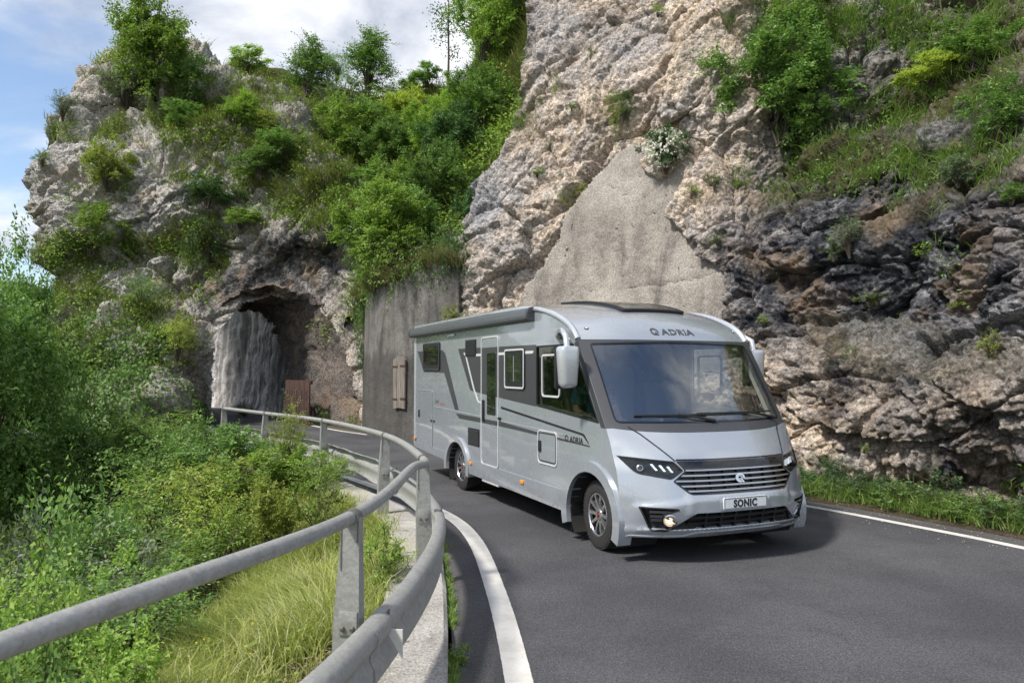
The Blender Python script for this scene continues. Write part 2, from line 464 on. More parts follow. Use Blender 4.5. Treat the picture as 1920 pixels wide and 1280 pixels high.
def wood():
    m, nt, b = _mat('weathered_wood'); q = NB(m)
    v = q.coord('Object', (14, 14, 0.9))
    c = q.mix(q.map(q.noise(v, 2.0, 8, 0.7, 0.5), 0.35, 0.65), (0.10, 0.085, 0.072), (0.27, 0.235, 0.20))
    q.L.new(c, b.inputs['Base Color']); b.inputs['Roughness'].default_value = 0.9
    q.L.new(q.bump(q.noise(v, 3.0, 6, 0.7), 0.6, 0.02), b.inputs['Normal'])
    return m
M['wood'] = wood()
M['cliff'] = rock_mat('cliff_rock', (0.60, 0.49, 0.385), (0.30, 0.298, 0.315), (0.028, 0.030, 0.038), pale=(0.70, 0.62, 0.53))
M['tower'] = rock_mat('tower_rock', (0.50, 0.42, 0.345), (0.385, 0.375, 0.365), (0.050, 0.048, 0.050), soil=(0.095, 0.105, 0.040), pale=(0.70, 0.68, 0.645))
M['tunnel'] = rock_mat('shaded_tunnel_rock', (0.19, 0.145, 0.12), (0.135, 0.125, 0.118), (0.025, 0.024, 0.025), pale=(0.27, 0.23, 0.20))  # bore rock darkened: the shade inside the tunnel is put into its colour
def streak_rock():
    m, nt, b = _mat('streaked_rock'); q = NB(m); v = q.coord('Object')
    vs = q.coord('Object', (1.6, 1.6, 0.07))
    c = q.mix(q.map(q.noise(vs, 1.3, 8, 0.6, 0.3), 0.40, 0.62), (0.60, 0.58, 0.56), (0.24, 0.23, 0.23))
    c = q.mix(q.map(q.noise(vs, 2.0, 9, 0.7, 0.4), 0.50, 0.66, 0.0, 0.9), c, (0.07, 0.075, 0.085))
    c = q.mix(q.map(q.noise(v, 2.2, 9, 0.72), 0.50, 0.66, 0.0, 0.6), c, (0.20, 0.17, 0.145))
    c = q.mix(1.0, c, q.map(q.noise(v, 22, 6, 0.75), 0.3, 0.7, 0.55, 1.4), 'MULTIPLY')
    q.L.new(c, b.inputs['Base Color']); b.inputs['Roughness'].default_value = 0.9
    q.L.new(q.bump(q.noise(q.coord('Object', (1, 1, 0.6)), 7, 9, 0.75), 0.9, 0.12), b.inputs['Normal'])
    return m
M['streak'] = streak_rock()

# ------------------------------------------------------------------ road and its edges
LE = np.array([(1.2, -14), (0.3, -5), (-0.15, 0), (-0.28, 3), (-0.35, 4.5), (-0.53, 6.4), (-0.82, 8.4), (-1.25, 9.8), (-2.05, 11.2), (-3.3, 13.2), (-4.7, 15.1),
               (-6.3, 17.3), (-8.2, 20.2), (-10.0, 23.2), (-11.5, 26.2), (-13.2, 29.6), (-15.2, 33.2), (-18, 36.5), (-22, 39)], float)
RL = np.array([(9.4, -14), (8.5, -5), (7.6, 0), (6.75, 4), (6.15, 6), (5.40, 8), (4.75, 9.3), (4.0, 10.6), (2.35, 12.9), (0.6, 15.4), (-1.3, 18.1), (-3.1, 20.7),
               (-5.5, 23.7), (-7.5, 27.0), (-8.9, 29.8), (-10.6, 33.0), (-12.6, 36.0), (-15.5, 38.6), (-20, 40.8)], float)
LEc = catmull(LE, 12); RLc = catmull(RL, 12)
def offset(path, d):
    """path moved d to the right of travel."""
    t = np.gradient(path, axis=0); t /= np.linalg.norm(t, axis=1)[:, None]
    return path + np.c_[t[:, 1], -t[:, 0]] * d
nseg = len(LEc)
REc = offset(RLc, 0.42)
ws = np.linspace(0, 1, 40)
G = LEc[:, None, :] * (1 - ws[None, :, None]) + REc[:, None, :] * ws[None, :, None]
def grid_faces(nr, nc):
    i = np.arange(nr - 1)[:, None] * nc + np.arange(nc - 1)[None, :]
    return np.stack([i, i + 1, i + nc + 1, i + nc], -1).reshape(-1, 4)
road_me = mesh_np('road', np.concatenate([G, np.zeros(G.shape[:2] + (1,))], -1), grid_faces(nseg, 40))
wv = np.broadcast_to(ws, G.shape[:2]); P3 = np.concatenate([G * 1.0, np.zeros(G.shape[:2] + (1,))], -1)
worn = 0.55 * np.exp(-((wv - 0.70 - 0.02 * vnoise(P3 * 0.3, 3)) / 0.045) ** 2) + 0.3 * np.exp(-((wv - 0.33) / 0.06) ** 2)
attr(road_me, 'worn', worn * np.clip(0.6 + 0.6 * vnoise(P3 * 0.35, 5), 0, 1))
attr(road_me, 'dust', np.clip(sstep(0.045, 0.0, wv) * 0.5 + sstep(0.93, 1.0, wv) * 0.55, 0, 1) * np.clip(0.7 + 0.7 * vnoise(P3 * 2.5, 8), 0, 1))
tag(link('road', road_me, M['asphalt']), kind='structure')
def strip(name, path, w, z, mat, i0=0, i1=None, jit=0.0):
    a, b = offset(path, -w / 2)[i0:i1], offset(path, w / 2)[i0:i1]
    n = len(a); v = np.zeros((n, 2, 3)); v[:, 0, :2] = a; v[:, 1, :2] = b; v[..., 2] = z
    if jit: v[..., :2] += (np.random.RandomState(5).rand(n, 2, 1) - 0.5) * jit
    return link(name, mesh_np(name, v, grid_faces(n, 2)), mat)
LLc = offset(LEc, 0.40)
def fine(path, n=8): return catmull(path, n)
tag(strip('edge_line', fine(LLc), 0.17, 0.004, M['paint'], jit=0.003), kind='structure')
tag(strip('edge_line', fine(RLc), 0.13, 0.004, M['paint'], jit=0.003), kind='structure')

# concrete kerb under the guardrail: long blocks with open joints
kb = empty('concrete_kerb', (LE[4][0], LE[4][1], 0))
tag(kb, 'weathered pale concrete kerb beam running along the inside of the bend under the guardrail', 'kerb')
KC = offset(LEc, -0.27)
kfine = catmull(KC, 6); L_acc = np.r_[0, np.cumsum(np.linalg.norm(np.diff(kfine, axis=0), axis=1))]
cuts = np.arange(0, L_acc[-1], 2.9); rs = np.random.RandomState(2)
kb_loc = np.array(kb.location)
for k in range(len(cuts) - 1):
    ss = np.linspace(cuts[k] + 0.006, cuts[k + 1] - 0.006, 14)
    pth = np.c_[np.interp(ss, L_acc, kfine[:, 0]), np.interp(ss, L_acc, kfine[:, 1])]
    if pth[0, 1] > 19 or pth[-1, 1] < -2: continue
    h = 0.085 + 0.02 * rs.rand(); sh = 0.015 * (rs.rand() - 0.5)
    bm = bmesh.new()
    def prof(i, h=h, sh=sh, k=k):
        w = 0.012 * math.sin(i * 1.7 + k)
        return [(-0.25 + sh + w, -0.3), (-0.25 + sh + w, h - 0.02), (-0.225 + sh + w, h), (0.215 + sh, h + 0.004), (0.245 + sh, h - 0.028 + w), (0.25 + sh, -0.3)]
    sweep(bm, [Vector((p[0] - kb_loc[0], p[1] - kb_loc[1], 0)) for p in pth], prof)
    bm_obj('kerb_block', bm, M['kerb'], kb, 0.5)

# ------------------------------------------------------------------ ravine side, verge, far ground
KO = offset(LEc, -0.5)
def kerb_dist(x, y):
    """distance to the left of the kerb's outer edge (positive on the ravine side)."""
    x = np.asarray(x, float); y = np.asarray(y, float)
    best = np.full(x.shape, 1e9); sgn = np.zeros(x.shape)
    for a, b in zip(KO[:-1], KO[1:]):
        d = b - a; L2 = d @ d
        t = np.clip(((x - a[0]) * d[0] + (y - a[1]) * d[1]) / L2, 0, 1)
        ex, ey = x - a[0] - t * d[0], y - a[1] - t * d[1]
        q = np.hypot(ex, ey); m = q < best
        best = np.where(m, q, best); sgn = np.where(m, np.sign(d[0] * ey - d[1] * ex), sgn)
    return best * sgn
def terrain_z(x, y):
    l = kerb_dist(x, y)
    k = sstep(5.0, 9.5, np.asarray(y, float))
    z = -0.02 - (0.22 + 0.30 * k) * np.clip(l, 0, 1.6) - (0.45 + 0.35 * k) * np.clip(l - 1.6, 0, 5.6) - 0.75 * np.clip(l - 7.2, 0, 9)
    P = np.stack([np.asarray(x, float), np.asarray(y, float), np.zeros(np.shape(x))], -1)
    return np.where(l > 0, z + 0.12 * vnoise(P * 0.8, 4) * sstep(0.1, 1.0, l) + 0.35 * vnoise(P * 0.25, 6) * sstep(1.5, 5, l), -0.12 + 0 * l)
gx, gy = np.meshgrid(np.linspace(-26, 1.5, 150), np.linspace(-3, 33, 190))
gz = terrain_z(gx, gy); gz = np.where(kerb_dist(gx, gy) < 0.0, -0.15, gz)
rav_me = mesh_np('ravine_slope', np.stack([gx, gy, gz], -1), grid_faces(190, 150)[:, ::-1])
tag(link('ravine_slope', rav_me, M['slope']), kind='structure')
V0, V1 = offset(RLc, 0.40), offset(RLc, 3.2)
tv = np.linspace(0, 1, 16)
VG = V0[:, None, :] * (1 - tv[None, :, None]) + V1[:, None, :] * tv[None, :, None]
VZ = 0.004 + 0.10 * sstep(0.02, 0.3, tv)[None, :] + 0.03 * vnoise(np.concatenate([VG * 3, np.zeros(VG.shape[:2] + (1,))], -1), 2) * sstep(0.05, 0.3, tv)[None, :]
tag(link('verge', mesh_np('verge', np.concatenate([VG, np.broadcast_to(VZ, VG.shape[:2])[..., None]], -1), grid_faces(len(V0), 16)), M['soil']), kind='structure')
R_far = [3, 40, 120, 400, 1200, 2600]; nang = 48
gv = [(-0, 10, -12.5)]
for r in R_far[1:]:
    for k in range(nang):
        a = 2 * math.pi * k / nang
        gv.append((r * math.cos(a), 10 + r * math.sin(a), -12.5 + 2.0 * float(vnoise(np.array([[math.cos(a) * r * 0.01, math.sin(a) * r * 0.01, 1.0]]), 3)[0])))
bm = bmesh.new(); bv = [bm.verts.new(p) for p in gv]
for k in range(nang): bm.faces.new((bv[0], bv[1 + k], bv[1 + (k + 1) % nang]))
for j in range(len(R_far) - 2):
    for k in range(nang):
        a, b2 = 1 + j * nang + k, 1 + j * nang + (k + 1) % nang
        bm.faces.new((bv[a], bv[a + nang], bv[b2 + nang], bv[b2]))
tag(bm_obj('ground', bm, M['slope']), kind='structure')
# far wooded hill on the left
hx, hy = np.meshgrid(np.linspace(-230, -40, 70), np.linspace(110, 240, 50))
hz = -13 + 36 * np.exp(-((hx + 130) / 55) ** 2 - ((hy - 180) / 45) ** 2) + 3 * fbm(np.stack([hx, hy, hx * 0], -1) * 0.06, 4, 2)
M['far'] = simple('far_wood', (0.030, 0.050, 0.022), 0.95, var=0.4, scale=0.4, bump=1.0, bscale=1.5)
tag(link('far_hill', mesh_np('far_hill', np.stack([hx, hy, hz], -1), grid_faces(50, 70)), M['far']), kind='structure')

# ------------------------------------------------------------------ rock faces
def poly_sd(px, py, poly):
    """signed distance (positive inside) to a polygon."""
    px = np.asarray(px, float); py = np.asarray(py, float)
    ins = np.zeros(px.shape, bool); best = np.full(px.shape, 1e9)
    for (x0, y0), (x1, y1) in zip(poly, poly[1:] + poly[:1]):
        dx, dy = x1 - x0, y1 - y0
        t = np.clip(((px - x0) * dx + (py - y0) * dy) / (dx * dx + dy * dy), 0, 1)
        best = np.minimum(best, np.hypot(px - x0 - t * dx, py - y0 - t * dy))
        cond = (y0 > py) != (y1 > py)
        with np.errstate(divide='ignore', invalid='ignore'):
            xi = x0 + (py - y0) * dx / (dy if dy else 1e-9)
        ins ^= cond & (px < xi)
    return np.where(ins, best, -best)
def blobs(px, py, L):
    out = np.zeros(np.shape(px))
    for x, y, rx, ry, w in L: out = out + w * np.exp(-((px - x) / rx) ** 2 - ((py - y) / ry) ** 2)
    return out
def normals(P):
    du = np.gradient(P, axis=1); dv = np.gradient(P, axis=0)
    n = np.cross(dv, du); n /= np.linalg.norm(n, axis=-1)[..., None] + 1e-9
    s = np.sign(np.sum(n * (CAM - P), -1))[..., None]; s[s == 0] = 1
    return n * s
def smooth_n(n, k=6):
    for _ in range(k):
        m = n.copy()
        m[1:-1] += n[2:] + n[:-2]; m[:, 1:-1] += n[:, 2:] + n[:, :-2]
        n = m / (np.linalg.norm(m, axis=-1)[..., None] + 1e-9)
    return n
SHEETS = {}
def rock_disp(P, big, ridge, boul, bs, small, diag=0.0, seed=0):
    """metres outwards; the layers of the rock run up to the right by the factor diag."""
    h = P[..., 0] * 0.75 - P[..., 1] * 0.55; z = P[..., 2]; dpt = P[..., 0] * 0.55 + P[..., 1] * 0.75
    al = h * math.cos(diag) + z * math.sin(diag); ac = -h * math.sin(diag) + z * math.cos(diag)
    q = np.stack([al * 0.72, ac * 1.25, dpt], -1)
    wq = q + 0.35 * np.stack([vnoise(q * 0.9 + 5, seed + 20), vnoise(q * 0.9 + 31, seed + 21), vnoise(q * 0.9 + 77, seed + 22)], -1)
    d = big * fbm(q * 0.30, 3, seed) + ridge * 0.5 * ridged(wq * 0.75, 4, seed + 5, 0.55)
    f1, f2, c, tl = worley(wq * bs, seed + 1, True)
    d = d + boul * ((0.62 - f1) * 0.35 + 0.6 * (c - 0.5) + 0.85 * tl) - boul * 0.40 * sstep(0.09, 0.0, f2 - f1)
    f1, f2, c, tl = worley(wq * bs * 2.6 + 3.3, seed + 2, True)
    d = d + boul * 0.30 * ((0.6 - f1) * 0.3 + 0.6 * (c - 0.5) + 0.9 * tl) - boul * 0.12 * sstep(0.12, 0.0, f2 - f1)
    f1, f2, c, tl = worley(wq * bs * 6.0 + 7.7, seed + 4, True)
    d = d + boul * 0.15 * ((0.6 - f1) * 0.4 + 0.6 * (c - 0.5) + 0.9 * tl)
    p2 = P + 0.05 * np.stack([vnoise(P * 6, 3), vnoise(P * 6 + 9, 4), vnoise(P * 6 + 19, 5)], -1)
    d = d + small * 0.5 * fbm(P * 2.4, 3, seed + 8, 0.6)
    f1, f2, c = worley(p2 * 7.0, seed + 3)
    d = d + small * 0.55 * (0.5 - f1)
    return d + small * 0.35 * fbm(P * 11, 2, seed + 9, 0.6)

# --- the cliff on the right
CL_B = ([780, 840, 891, 1085, 1310, 1586, 1780, 1936, 2100, 2500], [18.9, 18.6, 18.3, 16.9, 14.7, 12.1, 10.6, 9.55, 8.6, 6.9])
PATCH = [(996, 600), (1012, 552), (1046, 512), (1076, 470), (1092, 425), (1112, 402), (1148, 352), (1178, 318), (1205, 300), (1222, 335), (1250, 342), (1286, 318),
         (1296, 348), (1270, 385), (1256, 402), (1275, 428), (1300, 462), (1328, 486), (1362, 502), (1370, 540), (1368, 600), (1372, 640), (1372, 700), (1000, 700)]
def cliff_Y(px, py):
    Yb = np.interp(px, *CL_B)
    base = 694 + F * CAM_H / Yb
    h = np.clip(base - py, -50, None) * Yb / F
    Y = Yb + 0.10 * h + 0.012 * h * h + 0.5 * np.clip(h - 4.5, 0, None) * sstep(1500, 1900, px)
    led1 = 430 - 0.62 * (px - 1400)
    Y = Y + 1.0 * sstep(40, -70, py - led1) * sstep(1370, 1500, px)
    led2 = 470 - 0.50 * (px - 1600)
    Y = Y + 0.6 * sstep(30, -40, py - led2) * sstep(1580, 1720, px)
    Y = Y - 0.45 * np.exp(-((px - 1290) / 120) ** 2 - ((py - 165) / 70) ** 2) + 0.35 * np.exp(-((px - 1250) / 90) ** 2 - ((py - 262) / 35) ** 2)
    Y = Y + 0.55 * sstep(845, 905, py) * sstep(1480, 1560, px) * sstep(2300, 1900, px) - 0.40 * np.exp(-((py - 740) / 80) ** 2) * sstep(1450, 1560, px)
    Y = Y + 0.45 * np.exp(-((py - 590) / 45) ** 2 - ((px - 1640) / 130) ** 2)
    Y = Y - 0.35 * np.exp(-((px - 1330) / 60) ** 2 - ((py - 420) / 60) ** 2)
    return Y
nu, nv = 560, 500
u = np.linspace(0, 1, nu)[None, :]; v = np.linspace(0, 1, nv)[:, None]
py = -260 + v * (1000 + 260) + 0 * u
left = np.interp(py, [-300, 0, 120, 200, 262, 340, 430, 500, 560, 700, 1000], [1010, 992, 985, 978, 962, 900, 872, 866, 858, 850, 845])
uu = np.clip((u - 0.05) / 0.95, 0, 1)
px = left + np.where(uu < 0.9, (1965 - left) * uu / 0.9, (1965 - left) + (uu - 0.9) / 0.1 * 500)
Yb = np.interp(px, *CL_B); basepy = 694 + F * CAM_H / Yb + 45
topy = np.interp(px, [850, 1250, 1500, 1800, 2000, 2500], [-260, -260, -190, -70, -40, -30]) + 40 * vnoise(np.stack([px * 0.012, py * 0, px * 0], -1), 9)
py = topy + (py + 260) / 1260 * (1000 - topy)
py = np.where(v > 0.5, py, py); py = np.minimum(py, basepy + 0 * py)
wrap = np.clip((0.05 - u) / 0.05, 0, 1) + 0 * v
Yv = cliff_Y(px, py) + 0.35 * sstep(0.04, 0.0, uu + 0 * v) + 6.0 * wrap ** 1.2
P = at(px + 30 * wrap, py, Yv)
nrm = smooth_n(normals(P), 10)
sdp = poly_sd(px, py, PATCH) + 7 * vnoise(np.stack([px * 0.035, py * 0.035, px * 0], -1), 3) + 4 * vnoise(np.stack([px * 0.11, py * 0.11, px * 0], -1), 4)
dg = np.where(px < 1420, 0.80, 0.15)
wR = sstep(1380, 1480, px)
d = rock_disp(P, 0.42, 0.24, 0.30, 0.70, 0.11, 0.78, 3) * (1 - wR) + rock_disp(P, 0.40, 0.26, 0.30, 1.0, 0.15, 0.18, 11) * wR
d = d - 1.3 * sstep(-3, 9, sdp)
P = P + nrm * d[..., None]
cliff_me = mesh_np('cliff', P, grid_faces(nv, nu))
px_, py_ = px, py
n2 = vnoise(P * 0.55, 31); n3 = vnoise(P * 1.4, 32)
warm = 0.85 - blobs(px, py, [(1780, 620, 200, 90, 0.35), (900, 330, 90, 190, 0.9), (1010, 60, 90, 110, 0.6), (1700, 260, 260, 170, 0.8), (1560, 520, 200, 120, 0.8), (1800, 500, 160, 120, 0.5), (1245, 215, 60, 40, 0.3), (1160, 90, 90, 50, 0.5)])
warm = np.clip(warm + 0.35 * n2 + 0.2 * n3 - 0.30 * sstep(1420, 1560, px) * sstep(700, 600, py), 0, 1)
stain = 0.20 * sstep(1400, 1500, px) * sstep(680, 580, py) + blobs(px, py, [(1720, 420, 220, 150, .55), (1800, 180, 160, 140, .35), (1560, 380, 110, 60, .6), (1500, 430, 120, 110, 1.0), (1400, 560, 55, 90, 0.9), (1560, 560, 120, 45, 0.9), (1700, 500, 130, 80, 0.55), (1850, 520, 140, 110, 0.6), (1480, 620, 60, 60, 0.5), (1620, 720, 160, 60, 0.3), (1880, 760, 110, 120, 0.7), (1840, 880, 120, 60, 0.6), (1700, 790, 120, 30, 0.5), (1560, 700, 50, 50, 0.6),
                       (1000, 40, 30, 60, 0.4), (1140, 50, 45, 35, 0.4), (1300, 500, 50, 40, 0.7), (890, 400, 40, 90, 0.2), (1880, 90, 120, 80, 0.25)])
stain = np.clip(stain * (1.1 + 1.0 * n3) + (0.12 + 0.35 * sstep(1350, 1500, px)) * sstep(0.30, 0.6, vnoise(P * 0.9, 40)) + 0.5 * sstep(0.25, 0.55, vnoise(P * np.array([1.6, 1.6, 0.35]), 46)) * sstep(1350, 1500, px), 0, 1)
moss = np.clip(blobs(px, py, [(1560, 300, 130, 60, 0.8), (1750, 170, 180, 60, 0.9), (1540, 60, 150, 60, 0.8), (1800, 330, 120, 40, 0.7), (1880, 60, 90, 60, 0.6), (975, 150, 30, 150, 0.6), (1000, 230, 40, 30, 0.5)]) + 0.5 * sstep(0.3, 0.6, nrm[..., 2] + 0.0) - 0.1, 0, 1)
attr(cliff_me, 'warm', warm); attr(cliff_me, 'stain', stain); attr(cliff_me, 'moss', moss)
tag(link('cliff', cliff_me, M['cliff']), kind='structure')
SHEETS['cliff'] = (px + 0 * P[..., 0], py + 0 * P[..., 0], P, normals(P))

# sprayed concrete filling a hollow of the cliff
nu, nv = 150, 130
pxp, pyp = np.meshgrid(np.linspace(975, 1425, nu), np.linspace(280, 700, nv))
Yp = np.interp(pxp, *CL_B); hh = np.clip(694 + F * CAM_H / Yp - pyp, 0, None) * Yp / F
Pp = at(pxp, pyp, Yp + 0.10 * hh + 0.012 * hh * hh + 0.10)
npn = smooth_n(normals(Pp), 20)
Pp = Pp + npn * (0.16 * fbm(Pp * 0.45, 2, 50) + 0.018 * fbm(Pp * 4, 3, 51, 0.6))[..., None] - npn * (0.07 * sstep(2, -3, np.abs(pyp - (548 - 0.16 * (pxp - 1180)) + 6 * vnoise(Pp * 1.5, 8)) - 3) * sstep(1180, 1230, pxp))[..., None]
keep = poly_sd(pxp, pyp, PATCH) > -24
fi = grid_faces(nv, nu); fi = fi[keep.ravel()[fi].all(1)]
patch_me = mesh_np('concrete_patch', Pp, fi)
po = link('concrete_patch', patch_me, M['patch'])
sm = po.modifiers.new('thickness', 'SOLIDIFY'); sm.thickness = 0.25; sm.offset = -1 if True else 1
tag(po, 'smooth beige sprayed concrete patch filling a hollow of the cliff above the motorhome', 'concrete patch')

# --- the rock tower with the tunnel
HOLE = [(398, 840), (397, 740), (397, 690), (402, 640), (418, 606), (436, 580), (458, 564), (486, 555), (522, 552), (556, 554), (590, 566), (616, 588), (640, 626), (656, 668), (668, 712), (676, 760), (680, 850)]
def tower_Y(px, py):
    Yb = np.interp(px, [40, 200, 400, 500, 600, 690, 760], [27.5, 27.3, 27.2, 26.8, 25.8, 24.5, 24.0])
    Y = Yb + 0.0062 * np.clip(600 - py, 0, None) + 1.1e-5 * np.clip(450 - py, 0, None) ** 2
    Y = Y - 0.9 * np.exp(-((px - 300) / 130) ** 2 - ((py - 330) / 70) ** 2)
    Y = Y + 1.2 * np.exp(-((px - 240) / 120) ** 2 - ((py - 215) / 40) ** 2)
    Y = Y - 0.8 * np.exp(-((px - 560) / 120) ** 2 - ((py - 440) / 50) ** 2)
    Y = Y - 3.2 * sstep(560, 800, py) * sstep(400, 300, px) - 1.0 * np.exp(-((px - 240) / 90) ** 2 - ((py - 640) / 45) ** 2)
    return Y
nu, nv = 360, 430
u = np.linspace(0, 1, nu)[None, :]; v = np.linspace(0, 1, nv)[:, None]
top = np.interp(u, [0, .06, .14, .25, .38, .46, .58, .70, .82, .92, 1], [210, 128, 92, 82, 76, 96, 120, 165, 260, 370, 440])
py = top + v * (985 - top)
lf = np.interp(py, [70, 130, 190, 250, 320, 380, 440, 480, 560, 700, 1000], [160, 148, 138, 100, 72, 60, 80, 96, 120, 20, -60])
px = lf + (735 - lf) * np.clip((u - 0.05) / 0.95, 0, 1)
wl_ = np.clip((0.05 - u) / 0.05, 0, 1) + 0 * v; wt_ = np.clip((0.045 - v) / 0.045, 0, 1) + 0 * u
Yv = tower_Y(px, py) + 1.5 * sstep(0.14, 0.03, u + 0 * v) + 3.0 * wl_ + 1.2 * sstep(0.12, 0.03, v + 0 * u) + 1.5 * wt_
P = at(px + 28 * wl_, py + 20 * wt_, Yv)
nrm = smooth_n(normals(P), 10)
hsd = poly_sd(px, py, HOLE)
d = rock_disp(P, 0.60, 0.40, 0.50, 0.55, 0.15, 0.65, 21) * (0.30 + 0.70 * sstep(-10, -130, hsd))
P = P + nrm * d[..., None]
jag = 5 * vnoise(np.stack([px * 0.05, py * 0.05, px * 0], -1), 6) + 3 * vnoise(np.stack([px * 0.16, py * 0.16, px * 0], -1), 7)
inside = (hsd + jag) > 0
fi = grid_faces(nv, nu); fi = fi[~inside.ravel()[fi].all(1)]
tower_me = mesh_np('rock_tower', P, fi)
n2 = vnoise(P * 0.4, 33); n3 = vnoise(P * 1.1, 34)
warm = np.clip(0.15 + blobs(px, py, [(560, 560, 150, 60, 0.5), (680, 700, 60, 120, 0.7), (330, 620, 80, 120, 0.35), (190, 170, 60, 60, 0.4)]) + 0.3 * n2, 0, 1)
stain = np.clip(blobs(px, py, [(600, 490, 80, 60, 1.2), (470, 520, 90, 45, 1.1), (540, 470, 60, 40, 0.9), (660, 600, 30, 60, 0.6), (400, 560, 50, 60, 0.5), (260, 460, 80, 40, 0.3), (370, 720, 30, 60, 0.4), (560, 530, 100, 30, 0.6), (100, 400, 40, 50, 0.3)]) * (0.8 + 0.8 * n3) + 0.25 * sstep(0.3, 0.7, vnoise(P * 0.8, 41)), 0, 1)
GRASS_T = [(255, 140, 60, 35, 0.7), (340, 215, 60, 50, 0.9), (440, 205, 50, 22, 0.5), (400, 275, 55, 45, 0.8), (480, 255, 60, 40, 0.9), (560, 300, 90, 45, 1.0), (620, 365, 90, 45, 1.0), (540, 350, 60, 25, 0.7), (215, 250, 55, 16, 0.9), (115, 258, 40, 14, 0.8),
           (205, 325, 32, 34, 0.8), (390, 440, 50, 24, 0.9), (330, 455, 45, 16, 0.7), (250, 455, 60, 14, 0.7), (610, 408, 70, 24, 1.0), (690, 420, 60, 60, 0.9), (150, 480, 50, 24, 0.9), (265, 592, 60, 15, 0.9), (130, 560, 50, 50, 0.8), (300, 640, 50, 24, 0.6),
           (530, 125, 90, 24, 0.8), (100, 720, 160, 120, 0.9), (335, 285, 30, 30, 0.5), (430, 385, 50, 16, 0.7), (480, 180, 60, 20, 0.6), (395, 480, 40, 24, 0.7), (620, 200, 80, 60, 0.9), (700, 300, 60, 80, 0.9)]
gd = np.clip(blobs(px, py, GRASS_T), 0, 1)
gd = np.clip(gd * (0.7 + 0.9 * vnoise(P * 0.7, 60)) + 0.30 * sstep(0.25, 0.7, smooth_n(normals(P), 3)[..., 2]), 0, 1) * sstep(-5, -14, hsd) * (1 - sstep(420, 470, px) * sstep(440, 470, py))
attr(tower_me, 'warm', warm); attr(tower_me, 'stain', stain); attr(tower_me, 'moss', gd)
tag(link('rock_tower', tower_me, M['tower']), kind='structure')
SHEETS['tower'] = (px + 0 * P[..., 0], py + 0 * P[..., 0], P, normals(P)); TOWER_G = gd

# tunnel bore: from the mouth back to the far opening
hp = np.array(HOLE, float); hp = catmull(hp, 5)
c0 = np.array([540., 720.]); hp_o = c0 + (hp - c0) * 1.035
ring0 = at(hp_o[:, 0], hp_o[:, 1], tower_Y(hp_o[:, 0], hp_o[:, 1]) + 0.15)
tt = np.linspace(0, 1, len(hp))
def ring(rw, lw, h, flat=0.65):
    """left wall foot -> crown -> right wall foot, the same way round as the mouth."""
    a = np.pi * (1 - tt); x = np.cos(a); s = np.sign(x) * np.abs(x) ** flat; zc = np.sin(a) ** 0.75
    mid = (np.array(rw) + np.array(lw)) / 2; hv = (np.array(rw) - np.array(lw)) / 2
    return np.c_[mid[0] + hv[0] * s, mid[1] + hv[1] * s, -0.3 + (h + 0.3) * zc]
K = [ring0, ring((-5.8, 25.6), (-12.0, 28.0), 4.6), ring((-8.75, 29.8), (-14.4, 32.0), 4.35)]
K = np.array(K)
tb = catmull(K.reshape(3, -1), 30).reshape(-1, len(hp), 3)
tb = np.stack([np.stack([np.interp(np.linspace(0, 1, 170), tt, tb[i, :, k]) for k in range(3)], -1) for i in range(len(tb))])
cen = tb.mean(1, keepdims=True); inn = cen - tb; inn[..., 2] = np.where(tb[..., 2] < 1.0, 0.0, inn[..., 2]); inn /= np.linalg.norm(inn, axis=-1)[..., None] + 1e-6
fade = np.clip(np.linspace(0, 6, tb.shape[0]), 0.25, 1)[:, None]
tb = tb + inn * (fade * (rock_disp(tb, 0.15, 0.22, 0.22, 0.9, 0.13, 0.5, 44) - 0.12))[..., None]
bore_me = mesh_np('tunnel_bore', tb, grid_faces(tb.shape[0], 170))
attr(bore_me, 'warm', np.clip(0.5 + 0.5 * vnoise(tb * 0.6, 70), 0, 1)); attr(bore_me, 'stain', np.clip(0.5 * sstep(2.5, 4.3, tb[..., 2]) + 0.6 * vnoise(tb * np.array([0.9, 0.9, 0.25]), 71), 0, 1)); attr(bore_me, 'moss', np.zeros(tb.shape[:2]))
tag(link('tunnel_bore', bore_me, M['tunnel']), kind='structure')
# pale streaked rock beyond the far opening
pl = catmull(np.array([(-8.4, 29.4), (-9.3, 31.2), (-10.8, 34.0), (-12.8, 36.8), (-15.6, 39.2), (-20.5, 41.6)], float), 40)
zz_ = np.linspace(-0.2, 8.5, 130)
W3 = np.zeros((130, len(pl), 3)); W3[..., 0] = pl[:, 0] + 0.10 * zz_[:, None]; W3[..., 1] = pl[:, 1] + 0.08 * zz_[:, None]; W3[..., 2] = zz_[:, None]
nW = smooth_n(normals(W3), 4)
pa = W3 * np.array([1.0, 1.0, 0.16])
W3 = W3 + nW * (0.16 * ridged(W3 * np.array([1.1, 1.1, 0.05]), 3, 80) + 0.05 * fbm(W3 * np.array([3, 3, 1.6]), 4, 81, 0.6) + 0.12 * fbm(W3 * 0.6, 2, 82) + 0.09 * ridged(W3 * np.array([1.2, 1.2, 0.9]), 3, 83))[..., None]
tag(link('far_rock_face', mesh_np('far_rock_face', W3, grid_faces(130, len(pl))), M['streak']), kind='structure')

